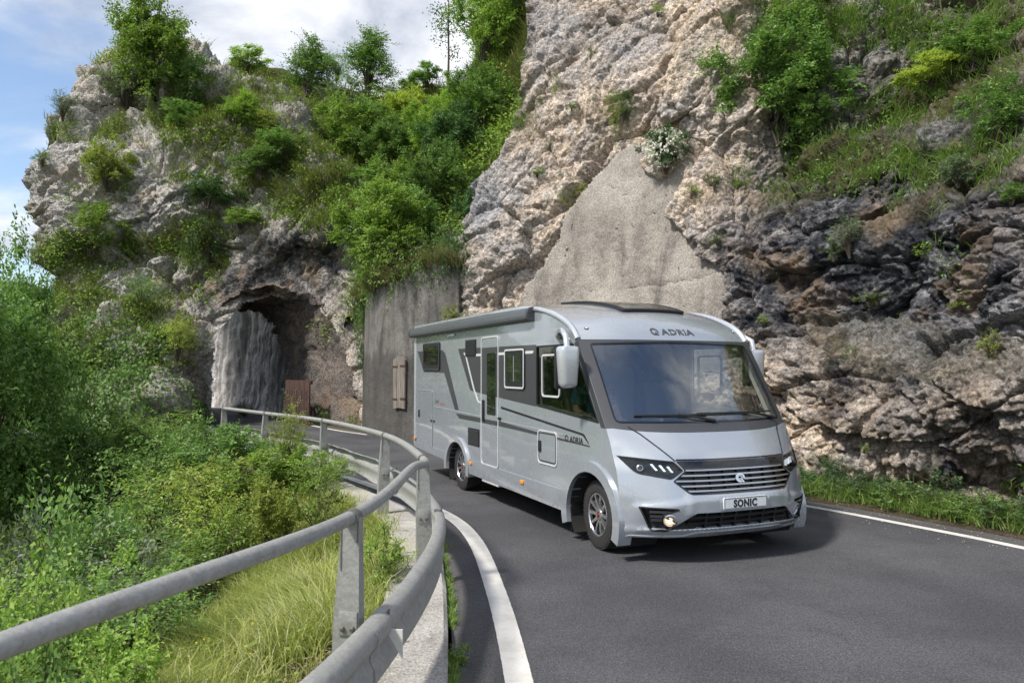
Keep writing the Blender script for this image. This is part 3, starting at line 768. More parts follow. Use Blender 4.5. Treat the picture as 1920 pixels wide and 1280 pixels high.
# --- green hillside in the gully between tower and cliff
nu, nv = 260, 220
u = np.linspace(0, 1, nu)[None, :]; v = np.linspace(0, 1, nv)[:, None]
px = 430 + 620 * u + 0 * v
ridge = np.interp(px, [330, 420, 480, 600, 700, 800, 860, 900, 950, 1000, 1060], [150, 118, 108, 145, 172, 160, 158, 95, 10, -60, -140])
botm = np.interp(px, [330, 560, 640, 690, 790, 850, 900, 1060], [470, 560, 640, 556, 528, 512, 480, 420])
py = ridge + (botm - ridge) * v
Yt = np.interp(px, [330, 560, 620, 860, 1060], [50, 48, 41, 36, 30]); Ybm = np.interp(px, [330, 560, 605, 640, 700, 860, 1060], [47, 46, 31, 25.8, 22.6, 19.6, 22])
Yv = Yt + (Ybm - Yt) * v ** 0.85
wt_ = np.clip((0.03 - v) / 0.03, 0, 1) + 0 * u
P = at(px, py + 25 * wt_, Yv + 5 * wt_)
nrm = smooth_n(normals(P), 6)
P = P + nrm * (0.5 * fbm(P * 0.35, 3, 90) + 0.18 * fbm(P * 1.2, 3, 91))[..., None]
hill_me = mesh_np('hillside', P, grid_faces(nv, nu))
tag(link('hillside', hill_me, M['slope']), kind='structure')
SHEETS['hill'] = (px, py, P, normals(P))

# ------------------------------------------------------------------ retaining wall with the plank shutter
rw = empty('retaining_wall', (-3.3, 20.5, 0))
tag(rw, 'streaked grey concrete retaining wall between the tunnel and the cliff behind the motorhome', 'wall')
o = np.array([-3.3, 20.5, 0.0])
wp = catmull(np.array([(-4.75, 24.0), (-4.22, 22.05), (-3.3, 20.5), (-2.45, 19.5), (-1.85, 19.05), (-1.35, 18.85)], float), 10)
bm = bmesh.new(); rings = []
for i, p in enumerate(wp):
    t = wp[min(i + 1, len(wp) - 1)] - wp[max(i - 1, 0)]; t = t / np.linalg.norm(t); r = np.array([t[1], -t[0]])   # r points to the road side
    s = i / (len(wp) - 1)
    h = np.interp(s, [0, .2, .45, .7, .9, 1], [4.0, 4.15, 4.3, 4.55, 4.6, 4.5]) + 0.012 * math.sin(i * 1.3)
    rows = [(0, -0.2)] + [(0.0 - 0.05 * z_ / 4.5, z_) for z_ in np.linspace(0.2, h, 9)] + [(-0.6, h), (-0.6, -0.2)]
    rings.append([bm.verts.new((p[0] + r[0] * a - o[0], p[1] + r[1] * a - o[1], z_)) for a, z_ in rows])
m_ = len(rings[0])
for a, b in zip(rings, rings[1:]):
    for k in range(m_): bm.faces.new((a[k], a[(k + 1) % m_], b[(k + 1) % m_], b[k]))
bm.faces.new(rings[0]); bm.faces.new(rings[-1][::-1])
bm_obj('wall_body', bm, M['wall'], rw, 0.6)
# shutter of two weathered planks on iron straps
A_ = ground(740, 826); w_dir = wp[20] - wp[17]; w_dir = w_dir / np.linalg.norm(w_dir); w_nrm = np.array([-w_dir[1], w_dir[0]])
if w_nrm @ (np.array([0, 0]) - wp[18]) < 0: w_nrm = -w_nrm
kk = np.argmin(np.abs(pix(np.c_[wp, np.full(len(wp), 1.4)])[:, 0] - 751)); sc_ = wp[kk]
w_dir = wp[kk + 1] - wp[kk - 1]; w_dir = w_dir / np.linalg.norm(w_dir); w_nrm = np.array([w_dir[1], -w_dir[0]])
if w_nrm @ (-sc_) < 0: w_nrm = -w_nrm
rzs = math.atan2(w_dir[1], w_dir[0])
sh = empty('plank_shutter', (sc_[0] + w_nrm[0] * 0.01, sc_[1] + w_nrm[1] * 0.01, 0.85), rzs)
tag(sh, 'tall weathered plank shutter with rusty iron straps on the grey retaining wall', 'shutter')
sg = 1.0 if (np.array([-math.sin(rzs), math.cos(rzs)]) @ w_nrm) > 0 else -1.0
Zb = float(at(751, 764, sc_[1])[2]); Zt = float(at(751, 667, sc_[1])[2]); Hs = Zt - Zb
sh.location.z = Zb
for k, (x0, x1, dz) in enumerate([(-0.29, -0.105, -0.03), (-0.095, 0.095, 0.0), (0.105, 0.29, -0.02)]):
    bm = bmesh.new(); npt = 7
    outl = [(x0, dz * 0.5), (x1, dz * 0.5 - 0.01)] + [(x1 + (x0 - x1) * t_, Hs - 0.10 * ((x1 + (x0 - x1) * t_) / 0.29) ** 2 + dz * 0.3) for t_ in np.linspace(0, 1, npt)]
    fv = [bm.verts.new((a, sg * 0.05, b)) for a, b in outl]; bvv = [bm.verts.new((a, 0, b)) for a, b in outl]
    bm.faces.new(fv); bm.faces.new(bvv[::-1])
    for i in range(len(outl)): bm.faces.new((fv[i], bvv[i], bvv[(i + 1) % len(outl)], fv[(i + 1) % len(outl)]))
    bm_obj('plank', bm, M['wood'], sh, 0.5)
for z_ in (Hs * 0.17, Hs * 0.80):
    for s_ in (-1, 1):
        bm = bmesh.new(); box(bm, (s_ * 0.19, sg * 0.058, z_ + 0.01 * s_), (0.25, 0.012, 0.045)); bm_obj('iron_strap', bm, M['rust'], sh)
# rusty steel gate in the tunnel wall
ga, gb2 = ground(594, 797)[:2], ground(548, 789.5)[:2]
gd_ = gb2 - ga; gw = np.linalg.norm(gd_); gd_ = gd_ / gw; gn = np.array([-gd_[1], gd_[0]])
if gn @ (-ga) < 0: gn = -gn
mid = (ga + gb2) / 2 + gn * 0.25
gate = empty('steel_gate', (mid[0], mid[1], 0.0), math.atan2(gd_[1], gd_[0]))
sg = 1.0 if (np.array([-gd_[1], gd_[0]]) @ gn) > 0 else -1.0
tag(gate, 'rust brown sheet steel gate with slots against the dark tunnel wall', 'gate')
gh = 1.50
for k in range(5):
    x0 = -gw / 2 + gw * k / 5; bm = bmesh.new(); box(bm, (x0 + gw / 10, 0, gh / 2), (gw / 5 - 0.03, 0.05, gh), bev=0.008); bm_obj('steel_panel', bm, M['rust'], gate)
    for z_ in (0.42, 1.0):
        bm = bmesh.new(); box(bm, (x0 + gw / 10, sg * 0.026, z_), (0.07, 0.006, 0.34)); bm_obj('slot', bm, M['rust_dark'], gate)
bm = bmesh.new(); box(bm, (0, sg * -0.045, gh - 0.05), (gw + 0.08, 0.06, 0.14)); bm_obj('top_rail', bm, M['rust'], gate)
# ------------------------------------------------------------------ the motorhome (own axes: X forwards, Y to its left, Z up)
W = 1.15
ZC = [(.26, .88), (.30, .93), (.36, .985), (.46, 1.01), (.60, 1.01), (.72, .985), (.85, .955), (.95, .925), (1.02, .89), (1.12, .80), (1.22, .70), (1.33, .58), (1.8, .245), (2.19, -.06), (2.30, -.15), (2.40, -.27), (2.5, -.43), (2.58, -.64), (2.66, -1.0), (2.72, -1.45), (2.75, -2.0), (2.76, -2.6)]
ZE = [(.26, .54), (.36, .58), (.6, .58), (.85, .54), (1.02, .46), (1.12, .42), (1.22, .37), (1.33, .30), (1.8, .0), (2.19, -.27), (2.30, -.37), (2.38, -.49), (2.5, -.80), (2.58, -1.12), (2.63, -1.5), (2.66, -2.0), (2.662, -2.6)]
def herm(Kp, z):
    Kp = np.array(Kp); x = Kp[:, 0]; y = Kp[:, 1]
    d = np.diff(y) / np.diff(x); m = np.r_[d[0], np.where(d[1:] * d[:-1] > 0, 2 * d[1:] * d[:-1] / (d[1:] + d[:-1] + 1e-9), 0), d[-1]]
    z = np.clip(z, x[0], x[-1]); i = np.clip(np.searchsorted(x, z) - 1, 0, len(x) - 2)
    h = x[i + 1] - x[i]; t = (z - x[i]) / h
    return (2 * t ** 3 - 3 * t ** 2 + 1) * y[i] + (t ** 3 - 2 * t ** 2 + t) * h * m[i] + (-2 * t ** 3 + 3 * t ** 2) * y[i + 1] + (t ** 3 - t ** 2) * h * m[i + 1]
def X0(y, z):
    p = np.interp(z, [.9, 1.25], [3.0, 2.3]); t = np.clip(np.abs(y) / W, 0, 1)
    return herm(ZE, z) + (herm(ZC, z) - herm(ZE, z)) * (1 - t ** p)
def FX(y, z):
    """the front skin, with the bumper's folds."""
    y = np.asarray(y, float); z = np.asarray(z, float); a = np.abs(y)
    fold = 0.635 - 0.115 * (a - 0.5)
    f = 0.032 * sstep(fold + 0.03, fold - 0.03, z) * sstep(0.38, 0.55, z) * sstep(0.5, 0.75, a) * sstep(1.12, 0.95, a)
    f = f + 0.020 * sstep(0.695, 0.645, z) * sstep(0.44, 0.50, z) * sstep(0.66, 0.58, a)
    f = f + 0.02 * sstep(0.36, 0.335, z)
    return X0(y, z) + f
_ty, _tz = np.linspace(-1.2, 1.2, 481), np.linspace(.24, 2.64, 481)
_TX = FX(_ty[:, None] + 0 * _tz[None, :], _tz[None, :] + 0 * _ty[:, None])
_gy, _gz = np.gradient(_TX, .005, .005); _nl = np.sqrt(1 + _gy ** 2 + _gz ** 2)
_FT = np.stack([_TX, 1 / _nl, -_gy / _nl, -_gz / _nl], -1).tolist()
def map_front(a, b, d):
    i = (a + 1.2) / .005; j = (b - .24) / .005
    i0 = min(max(int(i), 0), 479); j0 = min(max(int(j), 0), 479); f = i - i0; g = j - j0
    A, B, C_, D = _FT[i0][j0], _FT[i0 + 1][j0], _FT[i0][j0 + 1], _FT[i0 + 1][j0 + 1]
    w0, w1, w2, w3 = (1 - f) * (1 - g), f * (1 - g), (1 - f) * g, f * g
    x, n0, n1, n2 = (A[k] * w0 + B[k] * w1 + C_[k] * w2 + D[k] * w3 for k in range(4))
    return Vector((x + n0 * d, a + n1 * d, b + n2 * d))
def map_right(a, b, d): return Vector((a, -W - d, b))
def map_left(a, b, d): return Vector((a, W + d, b))
def map_rear(a, b, d): return Vector((-6.70 - d, a, b))
def rnd(poly, r=0.04, n=4):
    """rounded corners; a point may carry its own radius as a third value."""
    out = []; m = len(poly)
    for i in range(m):
        p = Vector(poly[i][:2]); rr = poly[i][2] if len(poly[i]) > 2 else r
        a = Vector(poly[i - 1][:2]) - p; b = Vector(poly[(i + 1) % m][:2]) - p
        rr = min(rr, a.length * 0.45, b.length * 0.45)
        if rr < 1e-4: out.append(tuple(p)); continue
        p0 = p + a.normalized() * rr; p1 = p + b.normalized() * rr
        for k in range(n + 1):
            t = k / n; q = p0 * (1 - t) ** 2 + p * 2 * t * (1 - t) + p1 * t * t; out.append((q.x, q.y))
    return out
def plate(name, outline, mapf, d0, d1, mat, parent, holes=(), maxedge=0.0, angle=0.6, back=True, clean=True):
    """A slab between the offsets d0 and d1 of a mapped surface, with holes cut through."""
    loops = [list(outline)] + [list(h) for h in holes]
    flat = [p for l in loops for p in l]
    tris = tessellate_polygon([[Vector((p[0], p[1], 0)) for p in l] for l in loops])
    bm = bmesh.new(); vs = [bm.verts.new((p[0], p[1], 0)) for p in flat]
    for t in tris:
        try: bm.faces.new([vs[i] for i in t])
        except ValueError: pass
    if maxedge:
        for _ in range(5):
            es = [e for e in bm.edges if e.calc_length() > maxedge]
            if not es: break
            bmesh.ops.subdivide_edges(bm, edges=es, cuts=1)
            bmesh.ops.triangulate(bm, faces=[f for f in bm.faces if len(f.verts) > 3])
        inner = [e for e in bm.edges if len(e.link_faces) == 2]
        bmesh.ops.beautify_fill(bm, faces=bm.faces, edges=inner)
    bmesh.ops.recalc_face_normals(bm, faces=bm.faces)
    bm.verts.index_update()
    base = [(v.co.x, v.co.y) for v in bm.verts]
    faces = [[v.index for v in f.verts] for f in bm.faces]
    bnd = []
    for e in bm.edges:
        if len(e.link_faces) == 1:
            l = e.link_faces[0].loops
            for lp in l:
                if lp.edge == e: bnd.append((lp.vert.index, lp.link_loop_next.vert.index))
    bm.free()
    out = bmesh.new()
    top = [out.verts.new(mapf(a, b, d1)) for a, b in base]
    seen = set(); faces = [f for f in faces if len(set(f)) == len(f) and not (tuple(sorted(f)) in seen or seen.add(tuple(sorted(f))))]
    for f in faces: out.faces.new([top[i] for i in f])
    bot = {}
    def bv(i):
        if i not in bot: bot[i] = out.verts.new(mapf(base[i][0], base[i][1], d0))
        return bot[i]
    if back:
        for f in faces: out.faces.new([bv(i) for i in reversed(f)])
    for i, j in bnd:
        try: out.faces.new((top[j], top[i], bv(i), bv(j)))
        except ValueError: pass
    return bm_obj(name, out, mat, parent, angle)
def ringplate(name, outline, wdt, mapf, d0, d1, mat, parent, maxedge=0.0):
    """A frame of the width wdt inside an outline."""
    c = np.mean(outline, 0); o = [np.array(p) for p in outline]; n = len(o); inn = []
    area = sum(o[i][0] * o[(i + 1) % n][1] - o[(i + 1) % n][0] * o[i][1] for i in range(n)); sg = 1 if area > 0 else -1
    for i in range(n):
        a = o[i] - o[i - 1]; b = o[(i + 1) % n] - o[i]; a = a / (np.linalg.norm(a) + 1e-9); b = b / (np.linalg.norm(b) + 1e-9)
        na = np.array([-a[1], a[0]]) * sg; nb_ = np.array([-b[1], b[0]]) * sg; m = na + nb_; m = m / (np.linalg.norm(m) + 1e-9)
        inn.append(tuple(o[i] + m * wdt / max(0.5, float(m @ na))))
    return plate(name, outline, mapf, d0, d1, mat, parent, [inn], maxedge), inn
def arc(cx, cz, rx, rz, a0, a1, n=16):
    return [(cx + rx * math.cos(math.radians(a0 + (a1 - a0) * k / n)), cz + rz * math.sin(math.radians(a0 + (a1 - a0) * k / n))) for k in range(n + 1)]

def car_paint(name, c, flake=0.5):
    m, nt, b = _mat(name); q = NB(m); v = q.coord('Object')
    cc = q.mix(q.map(q.noise(v, 0.8, 4, 0.5), 0.3, 0.7), tuple(x * 0.95 for x in c), tuple(x * 1.04 for x in c))
    dirt = q.math('MULTIPLY', q.map(q.noise(v, 5, 8, 0.7), 0.45, 0.7), q.map(sepz(q, v), 0.25, 0.75, 0.35, 0.0))
    cc = q.mix(dirt, cc, (0.20, 0.185, 0.16))
    q.L.new(cc, b.inputs['Base Color']); b.inputs['Metallic'].default_value = flake
    q.L.new(q.map(q.noise(v, 3, 5, 0.6), 0.3, 0.7, 0.22, 0.30), b.inputs['Roughness'])
    b.inputs['Coat Weight'].default_value = 1.0; b.inputs['Coat Roughness'].default_value = 0.025
    q.L.new(q.bump(q.noise(v, 1.3, 2, 0.4), 0.06, 0.03), b.inputs['Coat Normal'])
    return m
def sepz(q, v):
    s = q.N.new('ShaderNodeSeparateXYZ'); q.L.new(v, s.inputs[0]); return s.outputs[2]
M['silver'] = car_paint('silver_paint', (0.405, 0.44, 0.485), 0.42)
M['silver2'] = car_paint('bright_silver_trim', (0.55, 0.575, 0.61), 0.5)
M['antra'] = simple('anthracite_trim', (0.062, 0.064, 0.070), 0.42, 0.25, coat=0.25, var=0.05)
M['black'] = simple('black_plastic', (0.014, 0.014, 0.016), 0.5, var=0.15)
M['gloss_black'] = simple('gloss_black', (0.008, 0.008, 0.010), 0.12, coat=0.6)
M['chrome'] = simple('chrome', (0.75, 0.76, 0.78), 0.14, 1.0, var=0.03)
M['satin'] = simple('satin_chrome', (0.50, 0.51, 0.53), 0.30, 1.0)
M['white_trim'] = simple('white_trim', (0.66, 0.67, 0.69), 0.35, 0.2, coat=0.4)
M['grey_line'] = simple('grey_decal', (0.28, 0.29, 0.30), 0.4)
M['rubber'] = simple('tyre_rubber', (0.024, 0.023, 0.023), 0.75, var=0.25, bump=0.3, bscale=40)
M['alloy'] = simple('machined_alloy', (0.62, 0.62, 0.64), 0.25, 0.9)
M['amber'] = simple('amber_lens', (0.85, 0.30, 0.02), 0.25, coat=0.5)
M['red'] = simple('red_badge', (0.45, 0.03, 0.04), 0.3)
M['plate'] = simple('plate_white', (0.78, 0.80, 0.82), 0.35)
M['cream'] = simple('cabin_lining', (0.70, 0.67, 0.61), 0.7)
M['dash'] = simple('dashboard', (0.10, 0.10, 0.10), 0.6, bump=0.2)
M['seat'] = simple('seat_fabric', (0.16, 0.15, 0.14), 0.9, bump=0.3)
M['cupboard'] = simple('cabinet_wood', (0.20, 0.13, 0.075), 0.5)
M['glass_front'] = glass_mat('windscreen_glass', (0.93, 0.955, 0.95), 2.5, 0.006)
M['glass_side'] = glass_mat('side_glass', (0.50, 0.54, 0.52), 1.7, 0.01)
M['dark_glass'] = simple('dark_window_glass', (0.010, 0.012, 0.012), 0.03, spec=0.8, coat=1.0)
M['lens'] = glass_mat('lamp_lens', (0.74, 0.77, 0.78), 1.5)
M['led'] = simple('daytime_led', (0.9, 0.93, 1.0), 0.2, emit=0.6)
M['fog_on'] = simple('lit_fog_lamp', (1.0, 0.66, 0.40), 0.2, emit=0.7)
M['fog_core'] = simple('fog_bulb', (1.0, 0.88, 0.75), 0.2, emit=2.2)
M['awning'] = simple('awning_metal', (0.17, 0.18, 0.195), 0.36, 0.6, coat=0.2)
M['floor_d'] = simple('underbody', (0.02, 0.02, 0.02), 0.9)

VAN = empty('motorhome', (1.876, 8.40, 0.0), -1.1678)
tag(VAN, 'silver grey integrated motorhome with big windscreen driving round the bend', 'motorhome')
# --- side walls
AF = arc(0, .36, .50, .455, 200, -18, 22)       # front wheel opening, rear to front
AR = arc(-4.27, .36, .475, .40, 188, -8, 22)
zs_top = np.linspace(2.655, 2.20, 14); edge_top = [(float(herm(ZE, z)), float(z)) for z in zs_top]
zs_bot = np.linspace(2.14, 0.30, 26); edge_bot = [(float(herm(ZE, z)), float(z)) for z in zs_bot]
side = [(-6.70, .46), (-6.70, 2.655), (-2.3, 2.655)] + edge_top + edge_bot
side += [(.50, .27)] + AF[::-1] + [(-.55, .30), (-3.66, .33)] + AR[::-1] + [(-4.80, .40)]
CABW = rnd([(-1.335, 1.44), (-1.335, 2.165), (-.36, 2.165), (.195, 1.325)], .03)
DOOR_W = rnd([(-2.97, 1.25), (-2.97, 2.11), (-2.64, 2.11), (-2.64, 1.25)], .03)
plate('side_wall', side, map_right, -.045, 0, M['silver'], VAN, [CABW], angle=0.5)
plate('side_wall', side, map_left, -.045, 0, M['silver'], VAN, [CABW], angle=0.5)
plate('rear_wall', [(-1.1, .46), (-1.1, 2.66), (-.6, 2.74), (.6, 2.74), (1.1, 2.66), (1.1, .46)], map_rear, -.04, 0, M['silver'], VAN)
bm = bmesh.new(); box(bm, (-3.2, 0, .50), (6.9, 1.2, .06)); box(bm, (-2.15, 0, .40), (2.9, 2.1, .10)); box(bm, (-5.75, 0, .47), (1.8, 2.1, .06)); bm_obj('underbody', bm, M['floor_d'], VAN)
# --- roof and front cap in one skin
rows = [(z, z) for z in np.linspace(2.205, 2.5, 14)] + [(2.54, 2.53), (2.58, 2.56), (2.62, 2.59), (2.66, 2.61), (2.69, 2.628), (2.72, 2.64), (2.735, 2.65), (2.75, 2.655), (2.76, 2.662)]
ts = np.linspace(-1, 1, 61); RP = []
for zc, ze in rows:
    xc, xe = float(herm(ZC, zc)), float(herm(ZE, ze)); g = 1 - np.abs(ts) ** 2.3
    RP.append(np.c_[xe + (xc - xe) * g, ts * W, ze + (zc - ze) * g])
for x in (-3.5, -4.5, -5.6, -6.70):
    g = 1 - np.abs(ts) ** 2.3; RP.append(np.c_[np.full(61, x), ts * W, 2.655 + 0.09 * g])
RP = np.array(RP)
rme = mesh_np('roof_shell', RP, grid_faces(len(RP), 61)); link('roof_shell', rme, M['silver'], VAN)
def roof_z(x, y):
    t = abs(y) / W; k = (t * np.sign(y) + 1) * 30; i = int(min(max(k, 0), 59)); f = k - i
    xs = RP[:, i, 0] * (1 - f) + RP[:, i + 1, 0] * f; z_ = RP[:, i, 2] * (1 - f) + RP[:, i + 1, 2] * f
    return float(np.interp(x, xs[::-1], z_[::-1]))
def map_roof(a, b, d):
    e = .02; z = roof_z(a, b); n = Vector((-(roof_z(a + e, b) - roof_z(a - e, b)) / (2 * e), -(roof_z(a, b + e) - roof_z(a, b - e)) / (2 * e), 1)).normalized()
    return Vector((a, b, z)) + n * d
for s in (-1, 1):
    bm = bmesh.new(); pts = [(-6.70, s * 1.135, 2.66), (-5, s * 1.135, 2.665), (-3, s * 1.135, 2.665)] + [(float(herm(ZE, z)) , s * 1.14, float(z)) for z in np.linspace(2.655, 2.21, 16)]
    tube(bm, pts, 0.034, 10); bm_obj('roof_rail', bm, M['silver2'], VAN)
    bm = bmesh.new(); tube(bm, [(-6.685, s * 1.13, .50), (-6.69, s * 1.13, 1.6), (-6.69, s * 1.13, 2.66)], 0.04, 8); bm_obj('corner_trim', bm, M['silver2'], VAN)
# --- windscreen with its dark surround
WS = rnd([(-1.055, 1.335, .06), (-1.045, 2.165, .05), (0, 2.192, 0.3), (1.045, 2.165, .05), (1.055, 1.335, .06), (0, 1.328, .3)], .05, 5)
SUR = [(-1.15, 1.285), (-1.15, 2.195)] + [(y, 2.2) for y in np.linspace(-1.1, 1.1, 12)] + [(1.15, 2.195), (1.15, 1.285)] + [(y, 1.245 + .03 * abs(y) ** 4) for y in np.linspace(1.1, -1.1, 14)]
plate('windscreen_surround', SUR, map_front, -.03, .002, M['antra'], VAN, [WS], .09, 0.5)
ws_o = plate('windscreen', WS, map_front, -.008, -.002, M['glass_front'], VAN, (), .08, 0.9)
ringplate('windscreen_seal', WS, .018, map_front, -.004, .005, M['gloss_black'], VAN, .09)
# --- bonnet and fenders / lower fascia with real openings
HLp = [(-1.125, 1.03, 0), (-.68, .985, .02), (-.61, .90, .02), (-.735, .815, .03), (-1.02, .868, .05)]
GRp = [(-.665, .985, .02), (-.60, .90, .02), (-.725, .80, .02), (-.575, .675, .03), (.575, .675, .03), (.725, .80, .02), (.60, .90, .02), (.665, .985, .02)]
INp = [(-.54, .505, .02), (.54, .505, .02), (.775, .345, .02), (.50, .352, .05), (-.50, .352, .05), (-.775, .345, .02)]
FGp = [(-1.03, .565, .02), (-.93, .33, .03), (-.79, .325, .02), (-.70, .415, .03), (-.845, .485, .02), (-.70, .535, .01), (-.71, .552, .01)]
def mir(L): return [(-p[0],) + tuple(p[1:]) for p in L][::-1]
HL, HL2, GR, INT, FG, FG2 = rnd(HLp, .03), rnd(mir(HLp), .03), rnd(GRp), rnd(INp), rnd(FGp, .02), rnd(mir(FGp), .02)
bot = [(y, .275 + (.035 * sstep(.62, .50, abs(y)))) for y in np.linspace(1.13, -1.13, 40)]
FAS = [(-1.15, .29), (-1.15, 1.10), (-1.15, 1.283)] + [(y, 1.243 + .03 * abs(y) ** 4) for y in np.linspace(-1.1, 1.1, 14)] + [(1.15, 1.283), (1.15, 1.10), (1.15, .29)] + bot
plate('front_fascia', FAS, map_front, -.05, 0, M['silver'], VAN, [HL, HL2, GR, INT, FG, FG2], .042, 0.6, back=False)
# shut lines of the bonnet
for s in (-1, 1):
    bm = bmesh.new(); tube(bm, [map_front(s * a, b, .001) for a, b in [(.95, 1.30), (.87, 1.232), (.76, 1.104), (.70, 1.03), (.665, .985)]], .007, 6); bm_obj('bonnet_seam', bm, M['black'], VAN)
plate('bonnet_edge', rnd([(-.665, .99), (.665, .99), (.65, 1.004), (-.65, 1.004)], .004), map_front, -.02, .004, M['gloss_black'], VAN, (), .1)
# --- grille
gr = plate('grille', GR, map_front, -.055, -.045, M['black'], VAN, (), .12)
plate('grille_cap', rnd([(-.655, .98), (.655, .98), (.605, .915), (-.605, .915)], .01), map_front, -.045, .004, M['antra'], gr, (), .1)
ringplate('grille_frame', GR, .014, map_front, -.045, .006, M['gloss_black'], gr, .1)
for z, hw in ((.902, .60), (.853, .645), (.803, .715), (.755, .655), (.708, .60)):
    plate('grille_bar', [(-hw, z - .008), (hw, z - .008), (hw, z + .008), (-hw, z + .008)], map_front, -.03, .002, M['satin'], gr, (), .09)
for y in np.linspace(-.5, .5, 7):
    plate('grille_rib', [(y - .006, .69), (y + .006, .69), (y + .006, .90), (y - .006, .90)], map_front, -.045, -.02, M['black'], gr, (), .1)
def emblem(mapf, cx, cz, s, d0, d1, mat, parent, flip=1, name='emblem'):
    """open ring with a tail, the maker's mark."""
    ro, ri = 1.0, .62; o = [(math.cos(math.radians(a)) * ro * 1.25, math.sin(math.radians(a)) * ro) for a in np.linspace(-128, 128 + 52 + 128 - 128, 22)]
    o = [(1.25 * ro * math.cos(math.radians(a)), ro * math.sin(math.radians(a))) for a in np.linspace(286, -22, 24)]
    i_ = [(1.25 * ri * math.cos(math.radians(a)), ri * math.sin(math.radians(a))) for a in np.linspace(-22, 286, 24)]
    tail = []
    poly = o + tail + i_[1:]
    e_ = plate(name, [(cx + flip * x * s, cz + y * s) for x, y in poly], mapf, d0, d1, mat, parent, (), 0.0, 0.5)
    plate('emblem_tail', [(cx + flip * x * s, cz + y * s) for x, y in [(.05, -.25), (.42, -.10), (1.05, -1.0), (.52, -1.0)]], mapf, d0, d1, mat, e_, (), 0.0, 0.5)
    return e_
emblem(map_front, -.012, .812, .045, .002, .016, M['chrome'], gr)
emblem(map_front, -.012, .812, .026, .002, .010, M['chrome'], gr)
# --- headlamps
for s, H in ((-1, HL), (1, HL2)):
    hl = plate('headlight', H, map_front, -.055, -.045, M['gloss_black'], VAN, (), .12)
    ringplate('headlight_rim', H, .012, map_front, -.045, .003, M['gloss_black'], hl, .12)
    c = map_front(s * .975, .925, -.01); nrm_ = (map_front(s * .975, .925, .1) - c).normalized()
    def disc(name, cpos, n, r, th, mat, par, prof=None):
        bm = bmesh.new(); R_ = n.to_track_quat('Z', 'Y').to_matrix().to_4x4(); R_.translation = cpos
        rg = lathe(bm, prof or [(0.001, -th), (r, -th), (r, 0), (r * .8, th * .4), (.001, th * .6)], 20, axis='z')
        bmesh.ops.transform(bm, matrix=R_, verts=bm.verts); return bm_obj(name, bm, mat, par)
    disc('projector_lens', c - nrm_ * .012, nrm_, .040, .03, M['chrome'], hl); disc('lens_bowl', c - nrm_ * .006, nrm_, .030, .02, M['dark_glass'], hl)
    for cy, cz in ((.868, .935), (.80, .925), (.735, .915)):
        plate('led_strip', [(s * (cy + .018), cz + .028), (s * (cy - .002), cz + .028), (s * (cy - .030), cz - .028), (s * (cy - .012), cz - .028)][::s], map_front, -.03, -.012, M['led'], hl)
    plate('lens_cover', H, map_front, -.012, -.006, M['lens'], hl, (), .12)
# --- number plate, lower intake, fog lamps
np_ = plate('number_plate', rnd([(-.262, .528), (.262, .528), (.262, .638), (-.262, .638)], .012), lambda a, b, d: Vector((float(FX(0, .58)) + d, a, b)), -.03, .012, M['plate'], VAN)
ringplate('plate_border', rnd([(-.258, .532), (.258, .532), (.258, .634), (-.258, .634)], .01), .005, lambda a, b, d: Vector((float(FX(0, .58)) + d, a, b)), .010, .0135, M['black'], np_)
plate('plate_holder', rnd([(-.29, .52), (.30, .52), (.315, .655), (-.30, .655)], .01), map_front, -.02, .006, M['silver'], VAN, (), .1)
it = plate('lower_intake', INT, map_front, -.075, -.06, M['black'], VAN, (), .12)
for z in (.395, .45):
    plate('intake_bar', [(-.62, z - .008), (.62, z - .008), (.60, z + .008), (-.60, z + .008)], map_front, -.06, -.015, M['black'], it, (), .12)
for y in (-.42, -.25, -.08, .09, .26, .43):
    plate('intake_rib', [(y - .01, .35), (y + .01, .35), (y + .01, .50), (y - .01, .50)], map_front, -.06, -.022, M['black'], it, (), .12)
for s, FGx in ((-1, FG), (1, FG2)):
    fg = plate('fog_light_housing', FGx, map_front, -.07, -.055, M['black'], VAN, (), .1)
    ringplate('housing_frame', FGx, .012, map_front, -.055, .004, M['black'], fg, .1)
    for z, a0, a1 in ((.515, .74, .95), (.47, .80, .94), (.435, .84, .93)):
        plate('fin', sorted([(s * a0, z - .012), (s * a1, z - .012)])[:1] + [(max(s * a0, s * a1), z - .012), (max(s * a0, s * a1), z + .012), (min(s * a0, s * a1), z + .012)], map_front, -.055, -.004, M['antra'], fg, (), .08)
    c = map_front(s * .775, .432, -.004); n_ = (map_front(s * .775, .432, .1) - c).normalized()
    disc('fog_bezel', c, n_, .062, .05, M['silver2'], fg, [(.062, -.05), (.064, .004), (.056, .008), (.048, -.02), (.03, -.035), (.001, -.036)])
    if s < 0:
        disc('fog_lamp', c - n_ * .005, n_, .042, .02, M['fog_on'], fg); disc('fog_bulb', c + n_ * .004, n_, .020, .012, M['fog_core'], fg)
    else:
        disc('fog_lamp', c - n_ * .005, n_, .042, .02, M['chrome'], fg)
# lower lip
plate('chin', [(-1.10, .262), (1.10, .262)] + [(y, z + .004) for y, z in bot if abs(y) < 1.09], map_front, -.06, .008, M['silver2'], VAN, (), .09)
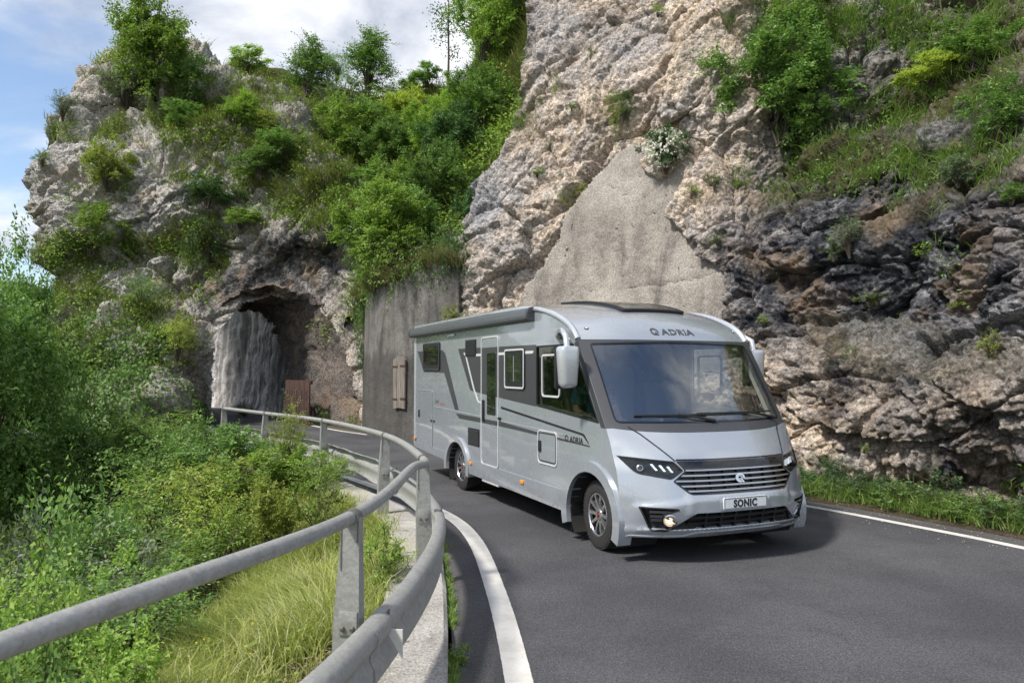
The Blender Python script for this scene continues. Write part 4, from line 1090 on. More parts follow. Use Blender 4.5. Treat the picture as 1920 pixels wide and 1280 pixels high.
# --- lettering
def text(name, s, size, mapf, x0, z0, mat, parent, sx=1.0, bold=0.0, ext=0.002, right=False, shear=0.0):
    cu = bpy.data.curves.new(name, 'FONT'); cu.body = s; cu.size = size; cu.offset = bold; cu.resolution_u = 3; cu.space_character = 1.10; cu.shear = shear
    ob = bpy.data.objects.new(name, cu); col.objects.link(ob)
    dg = bpy.context.evaluated_depsgraph_get(); me = bpy.data.meshes.new_from_object(ob.evaluated_get(dg))
    bpy.data.objects.remove(ob); bpy.data.curves.remove(cu)
    bm = bmesh.new(); bm.from_mesh(me); bpy.data.meshes.remove(me)
    bmesh.ops.subdivide_edges(bm, edges=[e for e in bm.edges if e.calc_length() > .06], cuts=1)
    bmesh.ops.triangulate(bm, faces=[f for f in bm.faces if len(f.verts) > 4])
    r = bmesh.ops.extrude_face_region(bm, geom=list(bm.faces)); up = {g for g in r['geom'] if isinstance(g, bmesh.types.BMVert)}
    for v in bm.verts: v.co = mapf(x0 + v.co.x * sx, z0 + v.co.y, ext if v in up else 0.0005)
    return bm_obj(name, bm, mat, parent, 0.5)
M['letter'] = simple('letter_grey', (0.10, 0.10, 0.115), 0.35, 0.4)
text('lettering', 'ADRIA', .088, map_front, -.155, 2.268, M['letter'], VAN, 1.55, .0028, .005)
emblem(map_front, -.245, 2.300, .040, .0005, .006, M['letter'], VAN)
text('lettering', 'ADRIA', .088, map_right, -.455, 1.085, M['black'], VAN, 1.08, .0022, .003)
emblem(map_right, -.535, 1.118, .034, .0005, .003, M['black'], VAN)
text('plate_number', 'SONIC', .098, lambda a, b, d: Vector((float(FX(0, .58)) + .0122 + d, a, b)), -.148, .547, M['black'], np_, .90, .0045, .002)
text('lettering', 'Sonic', .10, map_right, -5.43, 1.315, M['letter'], VAN, .85, 0.0, .002)
plate('badge_line', [(-5.15, 1.30), (-4.93, 1.30), (-4.93, 1.315), (-5.15, 1.315)], map_right, 0, .002, M['red'], VAN)
# --- decals on both sides (thin film)
def both(name, poly, mat, d1=.003, d0=-.001, rr=.03, sides=(map_right, map_left), holes=()):
    for mf in sides: plate(name, rnd(poly, rr), mf, d0, d1, mat, VAN, holes)
both('decal', [(-6.52, 2.215, 0), (-6.12, 1.84, .02), (-4.93, 1.83, .05), (-4.38, 1.25, 0), (-4.19, 1.25, 0), (-4.88, 2.15, .08), (-5.03, 2.205, .04)], M['antra'])
both('decal', [(-4.24, 2.205, 0), (-3.68, 1.58, .06), (-3.60, 1.565, .02), (-2.93, 1.525, 0), (-1.34, 1.432, 0), (-1.34, 2.18, 0)], M['antra'], d1=.0025)
both('decal', [(-3.98, 2.125, .02), (-3.90, 2.09, .02), (-3.55, 1.60, .06), (-3.35, 1.40, .05), (-2.60, 1.365, 0), (-2.60, 1.39, 0), (-3.35, 1.425, .05), (-3.50, 1.61, .06), (-3.86, 2.11, .02), (-3.94, 2.145, .02)], M['white_trim'], d1=.0045)
both('decal', [(-3.42, 2.075, 0), (-1.44, 2.075, 0), (-1.40, 2.10, .01), (-1.44, 2.11, 0), (-3.42, 2.11, 0)], M['white_trim'], d1=.0045)
both('decal', [(-2.46, 1.355, 0), (-.16, 1.175, .03), (-.04, 1.10, .02), (-.02, 1.10, 0), (-.13, 1.195, .04), (-2.46, 1.385, 0)], M['black'])
both('decal', [(-4.33, 1.195, 0), (-4.18, 1.125, .02), (-2.4, 1.115, 0), (-.01, 1.068, 0), (-.01, 1.082, 0), (-1.0, 1.115, 0), (-2.4, 1.175, 0)], M['antra'])
both('decal', [(-5.48, 1.245, 0), (-.60, 1.14, 0), (-.60, 1.155, 0), (-5.48, 1.262, 0)], M['grey_line'], d1=.0045)
# --- skirts, arch lips, mudflaps
for s, mf in ((-1, map_right), (1, map_left)):
    plate('skirt', rnd([(-3.68, .335), (-.60, .305), (-.60, .535), (-3.68, .545)], .01), mf, -.04, .014, M['silver'], VAN)
    plate('skirt', rnd([(-6.68, .465), (-4.80, .405), (-4.80, .545), (-6.68, .56)], .01), mf, -.04, .012, M['silver'], VAN)
    for cx, ro, ri, zo, zi, a0, a1 in ((0, .62, .495, .565, .45, 199, -20), (-4.27, .575, .47, .475, .395, 190, -10)):
        o_ = arc(cx, .36, ro, zo, a0, a1, 26); i_ = arc(cx, .36, ri, zi, a1, a0, 26)
        plate('wheel_arch', o_ + i_, mf, -.12, .030, M['silver2'] if cx < 0 else M['silver'], VAN, (), 0.0, 0.7)
        bm = bmesh.new(); ringv = []
        for a, b in arc(cx, .36, ri, zi, 215, -35, 20):
            ringv.append((bm.verts.new((a, s * (W - .02), b)), bm.verts.new((a, s * .62, b))))
        for p, q_ in zip(ringv, ringv[1:]): bm.faces.new((p[0], p[1], q_[1], q_[0]))
        bm.faces.new([q_[1] for q_ in ringv]); bm_obj('wheel_well', bm, M['floor_d'], VAN)
        bm = bmesh.new(); box(bm, (cx - ri + .005, s * .97, .26), (.015, .30, .30)); bm_obj('mudflap', bm, M['black'], VAN)
# --- wheels
def build_wheel():
    bm = bmesh.new()
    prof = [(.215, -.09), (.235, -.112), (.30, -.118), (.338, -.108), (.352, -.088), (.358, -.05), (.358, .05), (.352, .088), (.338, .108), (.30, .118), (.235, .112), (.215, .09)]
    lathe(bm, prof, 48)
    for k in range(48):                               # shoulder blocks
        a = 2 * math.pi * (k + .5) / 48
        for y in (-.098, .098):
            r = bmesh.ops.create_cube(bm, size=1.0)
            bmesh.ops.transform(bm, matrix=Matrix.Rotation(a, 4, 'Y') @ Matrix.Translation((.349, y, 0)) @ Matrix.Diagonal((.012, .022, .028, 1)), verts=r['verts'])
    for y in (-.035, 0.0, .035):
        lathe(bm, [(.3585, y - .012), (.3605, y - .011), (.3605, y + .011), (.3585, y + .012)], 48)
    tyre = finish(bm, 'tyre', 0.7)
    bm = bmesh.new(); lathe(bm, [(.222, -.112), (.226, -.104), (.214, -.092), (.206, -.05), (.200, .08), (.10, .085), (.001, .085)], 40)
    rim = finish(bm, 'rim', 0.7)
    bm = bmesh.new(); lathe(bm, [(.205, -.10), (.212, -.110), (.224, -.111), (.227, -.104)], 40)
    for k in range(5):
        a = 2 * math.pi * k / 5
        for sgn in (-1, 1):
            p0 = Vector((.050, -.085, sgn * .014)); p1 = Vector((.115, -.098, sgn * .040)); p2 = Vector((.155, -.103, sgn * .046)); p3 = Vector((.210, -.104, sgn * .022 + sgn * .055))
            for A_, B_, w0, w1 in ((p0, p1, .022, .015), (p1, p2, .015, .014), (p2, p3, .014, .018)):
                d_ = B_ - A_; u_ = Vector((0, 0, 1)) - d_.normalized() * d_.normalized().z; u_.normalize()
                vs = []
                for pp, w_ in ((A_, w0), (B_, w1)):
                    for du, dy in ((-w_, 0), (w_, 0), (w_ * 1.1, .035), (-w_ * 1.1, .035)): vs.append(bm.verts.new(Matrix.Rotation(a, 3, 'Y') @ (pp + u_ * du + Vector((0, dy, 0)))))
                for f in ((0, 1, 5, 4), (1, 2, 6, 5), (2, 3, 7, 6), (3, 0, 4, 7), (0, 3, 2, 1), (4, 5, 6, 7)): bm.faces.new([vs[i] for i in f])
    lathe(bm, [(.062, -.07), (.060, -.092), (.045, -.098), (.030, -.099)], 24)
    spk = finish(bm, 'spokes', 0.5)
    bm = bmesh.new(); lathe(bm, [(.016, -.09), (.015, -.101), (.010, -.103), (.001, -.104)], 20); capm = finish(bm, 'hub_cap', 0.6)
    return tyre, rim, spk, capm
TY, RI, SP_, HC = build_wheel()
for cx in (0.0, -4.3):
    for s in (-1, 1):
        t = link('wheel', TY, M['rubber'], VAN); t.location = (cx, s * .955, .359)
        t.rotation_euler = (0, 0.35 * cx + .3, 0 if s < 0 else math.pi)
        if cx == 0: t.rotation_euler.z += math.radians(-4)
        for me, mt in ((RI, M['gloss_black']), (SP_, M['alloy']), (HC, M['red'])): link(me.name, me, mt, t)
# --- habitation door, windows, lockers, vents
DR = rnd([(-3.20, .535), (-3.20, 2.345), (-2.535, 2.345), (-2.535, .535)], .085, 6)
dr = plate('door', DR, map_right, -.02, .006, M['silver'], VAN, [DOOR_W])
ringplate('door_frame', DR, .020, map_right, 0, .014, M['white_trim'], dr)
plate('door_window', DOOR_W, map_right, -.012, .009, M['dark_glass'], dr)
plate('decal', [(-3.172, 1.535), (-2.562, 1.50), (-2.562, 2.19), (-3.172, 2.19)] , map_right, .005, .0075, M['antra'], dr, [rnd([(-2.972, 1.45 + .10), (-2.972, 2.112), (-2.638, 2.112), (-2.638, 1.55)], .01)])
plate('decal', [(-3.17, 1.12), (-2.56, 1.115), (-2.56, 1.178), (-3.17, 1.18)], map_right, .005, .0075, M['antra'], dr)
bm = bmesh.new(); box(bm, (-3.09, -W - .018, 1.30), (.065, .028, .30), bev=.012); bm_obj('door_handle', bm, M['black'], dr)
for z in (1.22,): 
    bm = bmesh.new(); box(bm, (-2.49, -W - .015, z), (.07, .025, .035), bev=.006); bm_obj('door_catch', bm, M['black'], VAN)
def window(cx0, cx1, z0, z1, split=False, blind=False):
    o_ = rnd([(cx0, z0), (cx0, z1), (cx1, z1), (cx1, z0)], .05)
    w_ = plate('window', o_, map_right, 0, .022, M['black'], VAN)
    ringplate('window_frame', o_, .022, map_right, .02, .028, M['white_trim'] if split else M['antra'], w_)
    inn = rnd([(cx0 + .085, z0 + .09), (cx0 + .085, z1 - .07), (cx1 - .085, z1 - .07), (cx1 - .085, z0 + .09)], .03)
    plate('pane', inn, map_right, .02, .026, M['dark_glass'], w_)
    if split:
        bm = bmesh.new(); box(bm, ((cx0 + cx1) / 2, -W - .026, (z0 + z1) / 2), (.014, .008, z1 - z0 - .18)); bm_obj('mullion', bm, M['grey_line'], w_)
    return w_
window(-6.10, -5.14, 1.875, 2.345); window(-2.29, -1.655, 1.635, 2.145, True)
def louvre(x0, x1, z0, z1, n):
    v_ = plate('vent', rnd([(x0, z0), (x0, z1), (x1, z1), (x1, z0)], .012), map_right, 0, .010, M['black'], VAN)
    for k in range(n):
        z = z0 + .02 + (z1 - z0 - .04) * (k + .5) / n; bm = bmesh.new()
        box(bm, ((x0 + x1) / 2, -W - .014, z), (x1 - x0 - .04, .010, (z1 - z0) / n * .42), Euler((math.radians(25), 0, 0))); bm_obj('louvre', bm, M['antra'], v_)
louvre(-3.88, -3.42, 2.075, 2.325, 9); louvre(-3.75, -3.28, .765, 1.015, 9)
def locker(x0, x1, z0, z1, r, mat, handle):
    o_ = rnd([(x0, z0), (x0, z1), (x1, z1), (x1, z0)], r)
    l_ = plate('locker_door', o_, map_right, -.01, .005, M['silver'], VAN)
    ringplate('locker_frame', o_, .016, map_right, 0, .011, mat, l_)
    bm = bmesh.new(); box(bm, (handle[0], -W - .012, handle[1]), (.075, .016, .13), bev=.006); bm_obj('locker_handle', bm, M['black'], l_)
locker(-6.46, -5.56, .485, 1.525, .05, M['grey_line'], (-6.36, .92) if False else (-6.38, 1.09))
locker(-1.285, -.765, .765, 1.165, .07, M['white_trim'], (-1.22, .97))
ring_o = rnd([(-1.255, .795), (-1.255, 1.135), (-.795, 1.135), (-.795, .795)], .05)
ringplate('locker_seal', ring_o, .012, map_right, .004, .008, M['black'], VAN)
for x, z in ((-5.63, 1.0), (-5.48, 1.0)):
    bm = bmesh.new(); box(bm, (x, -W - .01, z), (.06, .018, .03), bev=.005); bm_obj('catch', bm, M['black'], VAN)
for x, z in ((-3.60, .50), (-1.72, .475), (-6.62, .62)):
    bm = bmesh.new(); box(bm, (x, -W - .022, z), (.10, .022, .045), bev=.01); bm_obj('marker_light', bm, M['amber'], VAN)
bm = bmesh.new(); box(bm, (-4.55, -W - .015, 2.43), (.34, .03, .045), bev=.014); bm_obj('awning_light', bm, M['white_trim'], VAN)
bm = bmesh.new(); box(bm, (-2.85, -1.02, .31), (.62, .28, .035), bev=.01); bm_obj('step', bm, M['white_trim'], VAN)
bm = bmesh.new(); box(bm, (.30, -W + .03, 1.02), (.05, .03, .035), bev=.008); bm_obj('side_repeater', bm, M['white_trim'], VAN)
plate('cab_panel_line', [(.245, .86), (.258, .86), (.262, 1.27), (.249, 1.27)], map_right, 0, .0012, M['grey_line'], VAN)
# --- cab side windows, each with a frame and sliding pane
for mf in (map_right, map_left):
    cw = plate('cab_window', CABW, mf, -.02, -.012, M['glass_side'] if mf is map_right else M['lens'], VAN)
    ringplate('window_seal', CABW, .02, mf, -.03, .004, M['black'], cw)
    ringplate('slider_frame', rnd([(-1.20, 1.555), (-1.20, 2.06), (-.72, 2.06), (-.72, 1.555)], .06), .022, mf, -.03, -.004, M['white_trim'], cw)
    plate('pillar_trim', [(-.345, 2.175), (.21, 1.315), (.23, 1.285), (.325, 1.285), (-.262, 2.19)], mf, -.03, .003, M['antra'], VAN)
# --- awning cassette
bm = bmesh.new(); pf = [(.0, -.08), (.06, -.08), (.085, -.06), (.095, -.01), (.085, .04), (.05, .075), (0, .082)]
rings = [[bm.verts.new((x, -W - .005 - a, 2.56 + b)) for a, b in pf] for x in np.linspace(-6.74, -1.44, 12)]
for a, b in zip(rings, rings[1:]):
    for k in range(len(pf)): bm.faces.new((a[k], a[(k + 1) % len(pf)], b[(k + 1) % len(pf)], b[k]))
bm.faces.new(rings[0]); bm.faces.new(rings[-1])
aw = bm_obj('awning', bm, M['awning'], VAN, 0.5)
for x in (-6.77, -1.41):
    bm = bmesh.new(); r0 = [[bm.verts.new((xx, -W - .003 - a * 1.05, 2.56 + b * 1.06)) for a, b in pf] for xx in (x - .03, x + .03)]
    for k in range(len(pf)): bm.faces.new((r0[0][k], r0[0][(k + 1) % len(pf)], r0[1][(k + 1) % len(pf)], r0[1][k]))
    bm.faces.new(r0[0]); bm.faces.new(r0[1]); bm_obj('end_cap', bm, M['antra'], aw, 0.5)
bm = bmesh.new(); box(bm, (-4.1, -W - .086, 2.493), (5.28, .018, .03), bev=.006); bm_obj('awning_lip', bm, M['black'], aw)
# --- roof: panoramic skylight, hatches
sk = plate('skylight', rnd([(-2.1, -.36), (-2.1, .40), (-.60, .40), (-.60, -.36)], .05), map_roof, 0, .03, M['lens'], VAN, (), .12)
ringplate('skylight_frame', rnd([(-2.16, -.42), (-2.16, .46), (-.55, .46), (-.55, -.42)], .06), .06, map_roof, -.005, .036, M['black'], sk, .12)
for x, y in ((-4.6, .1), (-5.9, -.2)):
    bm = bmesh.new(); box(bm, (x, y, 2.80), (.55, .5, .10), bev=.03); bm_obj('roof_hatch', bm, M['white_trim'], VAN)
# --- front markers, wipers
for s in (-1, 1):
    c = map_front(s * 1.0, 2.33, 0.0); n_ = (map_front(s * 1.0, 2.33, .1) - c).normalized()
    disc('roof_marker', c, n_, .026, .012, M['black'], VAN); disc('marker_lens', c + n_ * .008, n_, .014, .01, M['white_trim'], VAN)
for (a0, b0), (a1, b1), (a2, b2) in (((.0, 1.335), (-.40, 1.405), (-.86, 1.405)), ((.90, 1.345), (.45, 1.415), (-.18, 1.425))):
    wp_ = [map_front(a, b, .02) for a, b in ((a0, b0), ((a0 + a1) / 2, (b0 + b1) / 2 + .005), (a1, b1))]
    bm = bmesh.new(); tube(bm, wp_, [.018, .013, .008], 6); wpo = bm_obj('wiper', bm, M['black'], VAN)
    bm = bmesh.new(); tube(bm, [map_front(a, b1 + (.02 if a < a1 else 0) * 0, .012) for a in np.linspace(a2, a1 + (a1 - a2) * .75, 9)], .009, 6); bm_obj('wiper_blade', bm, M['black'], wpo)
# --- mirrors on hanging arms
for s, mx, my in ((-1, -.06, 1.375), (1, -.36, 1.345)):
    dx = mx - .02
    bm = bmesh.new(); tube(bm, [(dx - .62, s * 1.14, 2.285), (dx - .50, s * 1.215, 2.30), (dx - .33, s * 1.285, 2.305), (dx - .16, s * (my - .03), 2.29), (dx - .03, s * my, 2.225), (dx, s * my, 2.10)], [.040, .040, .037, .035, .034, .034], 10)
    ma = bm_obj('mirror_arm', bm, M['silver2'], VAN, 0.9)
    bm = bmesh.new(); tube(bm, [(dx - .70, s * 1.13, 2.26), (dx - .56, s * 1.19, 2.25), (dx - .38, s * 1.265, 2.265)], .033, 8); bm_obj('arm_foot', bm, M['antra'], ma)
    bm = bmesh.new(); box(bm, (mx, s * my, 1.905), (.17, .26, .44))
    for v in bm.verts:
        if v.co.z < 1.8: v.co.y = s * my + (v.co.y - s * my) * .80; v.co.x = mx + (v.co.x - mx) * .8
        if v.co.x > mx + .03: v.co.y = s * my + (v.co.y - s * my) * .84
    bmesh.ops.bevel(bm, geom=list(bm.edges), offset=.055, segments=4, affect='EDGES', profile=.55)
    mh = bm_obj('mirror_housing', bm, M['silver2'], VAN, 1.2)
    bm = bmesh.new(); box(bm, (mx - .065, s * my, 1.895), (.06, .255, .44), bev=.03); bm_obj('mirror_back', bm, M['black'], mh)
# --- cabin
bm = bmesh.new()
P0 = [(-1.05, .12), (1.05, .12)]
for y0, y1 in ((-1.09, 1.09),):
    pr = [(.10, 1.06), (.10, 1.20), (.22, 1.30), (.42, 1.27)]
    rr_ = [[bm.verts.new((x + (X0(y, 1.3) - X0(0, 1.3)) * .9, y, z)) for x, z in pr + [(.40, .9)]] for y in np.linspace(y0, y1, 13)]
    for a, b in zip(rr_, rr_[1:]):
        for k in range(len(pr)): bm.faces.new((a[k], a[k + 1], b[k + 1], b[k]))
bm_obj('dashboard', bm, M['dash'], VAN, 0.7)
bm = bmesh.new(); box(bm, (-1.2, 0, .86), (2.6, 2.1, .03)); bm_obj('cab_floor', bm, M['dash'], VAN)
for y in (-1.105, 1.105):                                            # inner linings round the side windows
    mf = (lambda a, b, d, y=y: Vector((a, y + d, b)))
    plate('cab_lining', [(-1.7, 1.0), (-1.7, 2.5), (-1.0, 2.5), (-.58, 2.33), (-.33, 2.16), (.25, 1.27), (.1, 1.0)], mf, 0, .02, M['cream'], VAN, [rnd([(-1.30, 1.46), (-1.30, 2.14), (-.40, 2.14), (.10, 1.36)], .03)])
bm = bmesh.new(); box(bm, (-2.7, 0, 1.55), (.05, 2.15, 1.9)); bm_obj('partition', bm, M['cream'], VAN)
bm = bmesh.new(); box(bm, (-2.2, .78, 2.15), (.9, .5, .45), bev=.02); box(bm, (-1.75, -.82, 2.2), (.6, .4, .35), bev=.02); bm_obj('cupboard', bm, M['cupboard'], VAN)
for y in (-.55, .55):
    st = empty('seat', (-.95, y, .66)); st.parent = VAN
    bm = bmesh.new(); box(bm, (0, 0, .36), (.52, .52, .16), bev=.05); bm_obj('cushion', bm, M['seat'], st)
    bm = bmesh.new(); box(bm, (-.27, 0, .72), (.14, .50, .70), Euler((0, math.radians(-12), 0)), bev=.05); bm_obj('backrest', bm, M['seat'], st)
    bm = bmesh.new(); box(bm, (-.36, 0, 1.17), (.10, .28, .20), bev=.04); bm_obj('headrest', bm, M['seat'], st)
    for k in (-1, 1):
        bm = bmesh.new(); box(bm, (-.02, k * .29, .60), (.42, .06, .06), bev=.02); bm_obj('armrest', bm, M['cream'], st)
bm = bmesh.new()
cc_, ax = Vector((-.22, .55, 1.22)), Euler((0, math.radians(-58), 0)).to_matrix()
cpts = [cc_ + ax @ Vector((.20 * math.cos(t), .20 * math.sin(t), 0)) for t in np.linspace(0, 2 * math.pi, 25)]
tube(bm, cpts, .016, 6, caps=False)
for t in (.5, 2.6, 4.7): tube(bm, [cc_, cc_ + ax @ Vector((.2 * math.cos(t), .2 * math.sin(t), 0))], .014, 5)
bm_obj('steering_wheel', bm, M['black'], VAN)

# ------------------------------------------------------------------ person in the right-hand cab seat
def skin_chain(name, joints, edges, mat, parent, root=0, sub=2):
    me = bpy.data.meshes.new(name); me.from_pydata([j[0] for j in joints], edges, [])
    ob = link(name, me, mat, parent)
    md = ob.modifiers.new('skin', 'SKIN'); sk_ = me.skin_vertices[0].data
    for i, j in enumerate(joints): sk_[i].radius = (j[1], j[2] if len(j) > 2 else j[1]); sk_[i].use_root = (i == root)
    s_ = ob.modifiers.new('sub', 'SUBSURF'); s_.levels = s_.render_levels = sub
    return ob
M['skin'] = simple('skin', (0.50, 0.30, 0.21), 0.5, var=0.05)
M['shirt'] = None
def shirt():
    m, nt, b = _mat('teal_shirt'); q = NB(m); v = q.coord('Object')
    c = q.mix(q.map(q.voro(v, 26, 0), 0.25, 0.32, 0, 1), (0.02, 0.10, 0.13), (0.04, 0.16, 0.19))
    c = q.mix(q.map(q.noise(v, 18, 4), 0.56, 0.60), c, (0.14, 0.22, 0.22)); q.L.new(c, b.inputs['Base Color']); b.inputs['Roughness'].default_value = 0.9; return m
M['shirt'] = shirt(); M['hair'] = simple('hair', (0.035, 0.024, 0.016), 0.6, bump=0.5, bscale=120); M['denim'] = simple('denim', (0.04, 0.06, 0.11), 0.9)
pw = VAN.matrix_basis @ Vector((-.95, -.55, 1.13))
PR = empty('person', pw, -1.1678)
tag(PR, 'person in a teal patterned shirt seated behind the side window of the motorhome', 'person')
J = [((0, 0, .06), .15, .17), ((-.04, 0, .22), .14, .16), ((-.08, 0, .38), .14, .18), ((-.09, 0, .50), .10, .15), ((-.07, 0, .60), .055, .055), ((-.04, 0, .68), .075, .07), ((-.03, 0, .77), .105, .085), ((-.04, 0, .85), .085, .075),
     ((-.09, -.20, .48), .065), ((.02, -.27, .26), .05), ((.24, -.22, .19), .04), ((.32, -.20, .18), .036),
     ((-.09, .20, .48), .065), ((.02, .27, .26), .05), ((.24, .18, .17), .04), ((.32, .15, .16), .036),
     ((.22, -.11, .05), .085), ((.46, -.12, .03), .07), ((.52, -.12, -.35), .05), ((.22, .11, .05), .085), ((.46, .12, .03), .07), ((.52, .12, -.35), .05)]
E_ = [(0, 1), (1, 2), (2, 3), (3, 4), (4, 5), (5, 6), (6, 7), (3, 8), (8, 9), (9, 10), (10, 11), (3, 12), (12, 13), (13, 14), (14, 15), (0, 16), (16, 17), (17, 18), (0, 19), (19, 20), (20, 21)]
skin_chain('body', J, E_, M['skin'], PR)
SH = [((0, 0, .04), .165, .185), ((-.04, 0, .22), .155, .175), ((-.08, 0, .38), .155, .195), ((-.09, 0, .50), .11, .165), ((-.085, 0, .555), .065, .07), ((-.09, -.205, .485), .082), ((.005, -.262, .29), .068), ((-.09, .205, .485), .082), ((.005, .262, .29), .068)]
skin_chain('shirt', SH, [(0, 1), (1, 2), (2, 3), (3, 4), (3, 5), (5, 6), (3, 7), (7, 8)], M['shirt'], PR)
skin_chain('trousers', [((0, 0, .03), .16, .18), ((.22, -.11, .05), .098), ((.46, -.12, .03), .082), ((.52, -.12, -.36), .065), ((.22, .11, .05), .098), ((.46, .12, .03), .082), ((.52, .12, -.36), .065)], [(0, 1), (1, 2), (2, 3), (0, 4), (4, 5), (5, 6)], M['denim'], PR)
skin_chain('hair', [((-.09, 0, .70), .05, .075), ((-.085, 0, .80), .085, .09), ((-.04, 0, .90), .075, .075), ((.03, 0, .885), .035, .06)], [(0, 1), (1, 2), (2, 3)], M['hair'], PR)
for s in (-1, 1):
    for k in range(5):
        y = s * .20 if s < 0 else .15; yy = (k - 2) * .018; ln = [.05, .075, .082, .076, .06][k]
        x0 = .33 if k else .30
        z0 = .18 if s < 0 else .16
        skin_chain('finger', [((x0, y + yy, z0), .011), ((x0 + ln * .6, y + yy * 1.15, z0 - .004), .0095), ((x0 + ln, y + yy * 1.2, z0 - .03), .008)], [(0, 1), (1, 2)], M['skin'], PR, sub=1)
for s in (-1, 1):
    bm = bmesh.new(); bmesh.ops.create_uvsphere(bm, u_segments=10, v_segments=8, radius=.014); bmesh.ops.translate(bm, verts=bm.verts, vec=(.066, s * .034, .775)); bm_obj('eye', bm, M['gloss_black'], PR)
    bm = bmesh.new(); bmesh.ops.create_uvsphere(bm, u_segments=10, v_segments=8, radius=.03); bmesh.ops.transform(bm, matrix=Matrix.Translation((-.04, s * .092, .765)) @ Matrix.Diagonal((.8, .35, 1.2, 1)), verts=bm.verts); bm_obj('ear', bm, M['skin'], PR)
bm = bmesh.new(); bmesh.ops.create_cone(bm, segments=8, radius1=.02, radius2=.006, depth=.06); bmesh.ops.transform(bm, matrix=Matrix.Translation((.085, 0, .755)) @ Matrix.Rotation(.35, 4, 'Y'), verts=bm.verts); bm_obj('nose', bm, M['skin'], PR)
bm = bmesh.new(); box(bm, (.068, 0, .715), (.02, .05, .012), bev=.005); bm_obj('mouth', bm, M['red'], PR)
M['strap'] = simple('weathered_strap', (0.17, 0.165, 0.15), 0.6, 0.4, var=0.25, scale=30)
# ------------------------------------------------------------------ guardrail: posts with strap caps, round top rail, corrugated beam
POSTS = [(-60, 1335, 1.25), (660, 954, 3.9), (793, 852, 6.7), (722, 810, 9.5), (607, 784, 12.7), (498, 771, 15.2), (420, 762, 17.3)]
tops = np.array([at(a, b, c) for a, b, c in POSTS])
tops[0] = (-1.45, 0.9, 1.15)
GRD = empty('guardrail', (tops[1][0], tops[1][1], 0.0))
tag(GRD, 'weathered galvanised guardrail with round top rail and corrugated beam curving along the road edge', 'guardrail')
g0 = np.array(GRD.location)
rail_c = tops - np.array([0, 0, 0.040])
extra = np.array([at(0, 1212, 1.95) - [0, 0, 0.0]])
ctrl = np.vstack([[(-2.3, -0.6, 1.10)], rail_c[:1], extra, rail_c[1:2], [at(772, 878, 6.0)], rail_c[2:]])
ctrl[1] = (-1.62, 0.85, 1.115)
rp = catmull(ctrl, 14)
bm = bmesh.new(); tube(bm, [p - g0 for p in rp], 0.036, 14); bm_obj('top_rail', bm, M['galv'], GRD, 0.9)
def tangent(P_, path):
    i = int(np.argmin(np.linalg.norm(path[:, :2] - P_[:2], axis=1))); a, b = path[max(i - 1, 0)], path[min(i + 1, len(path) - 1)]
    t = (b - a)[:2]; return t / np.linalg.norm(t)
rs = np.random.RandomState(4)
beam_pts = []
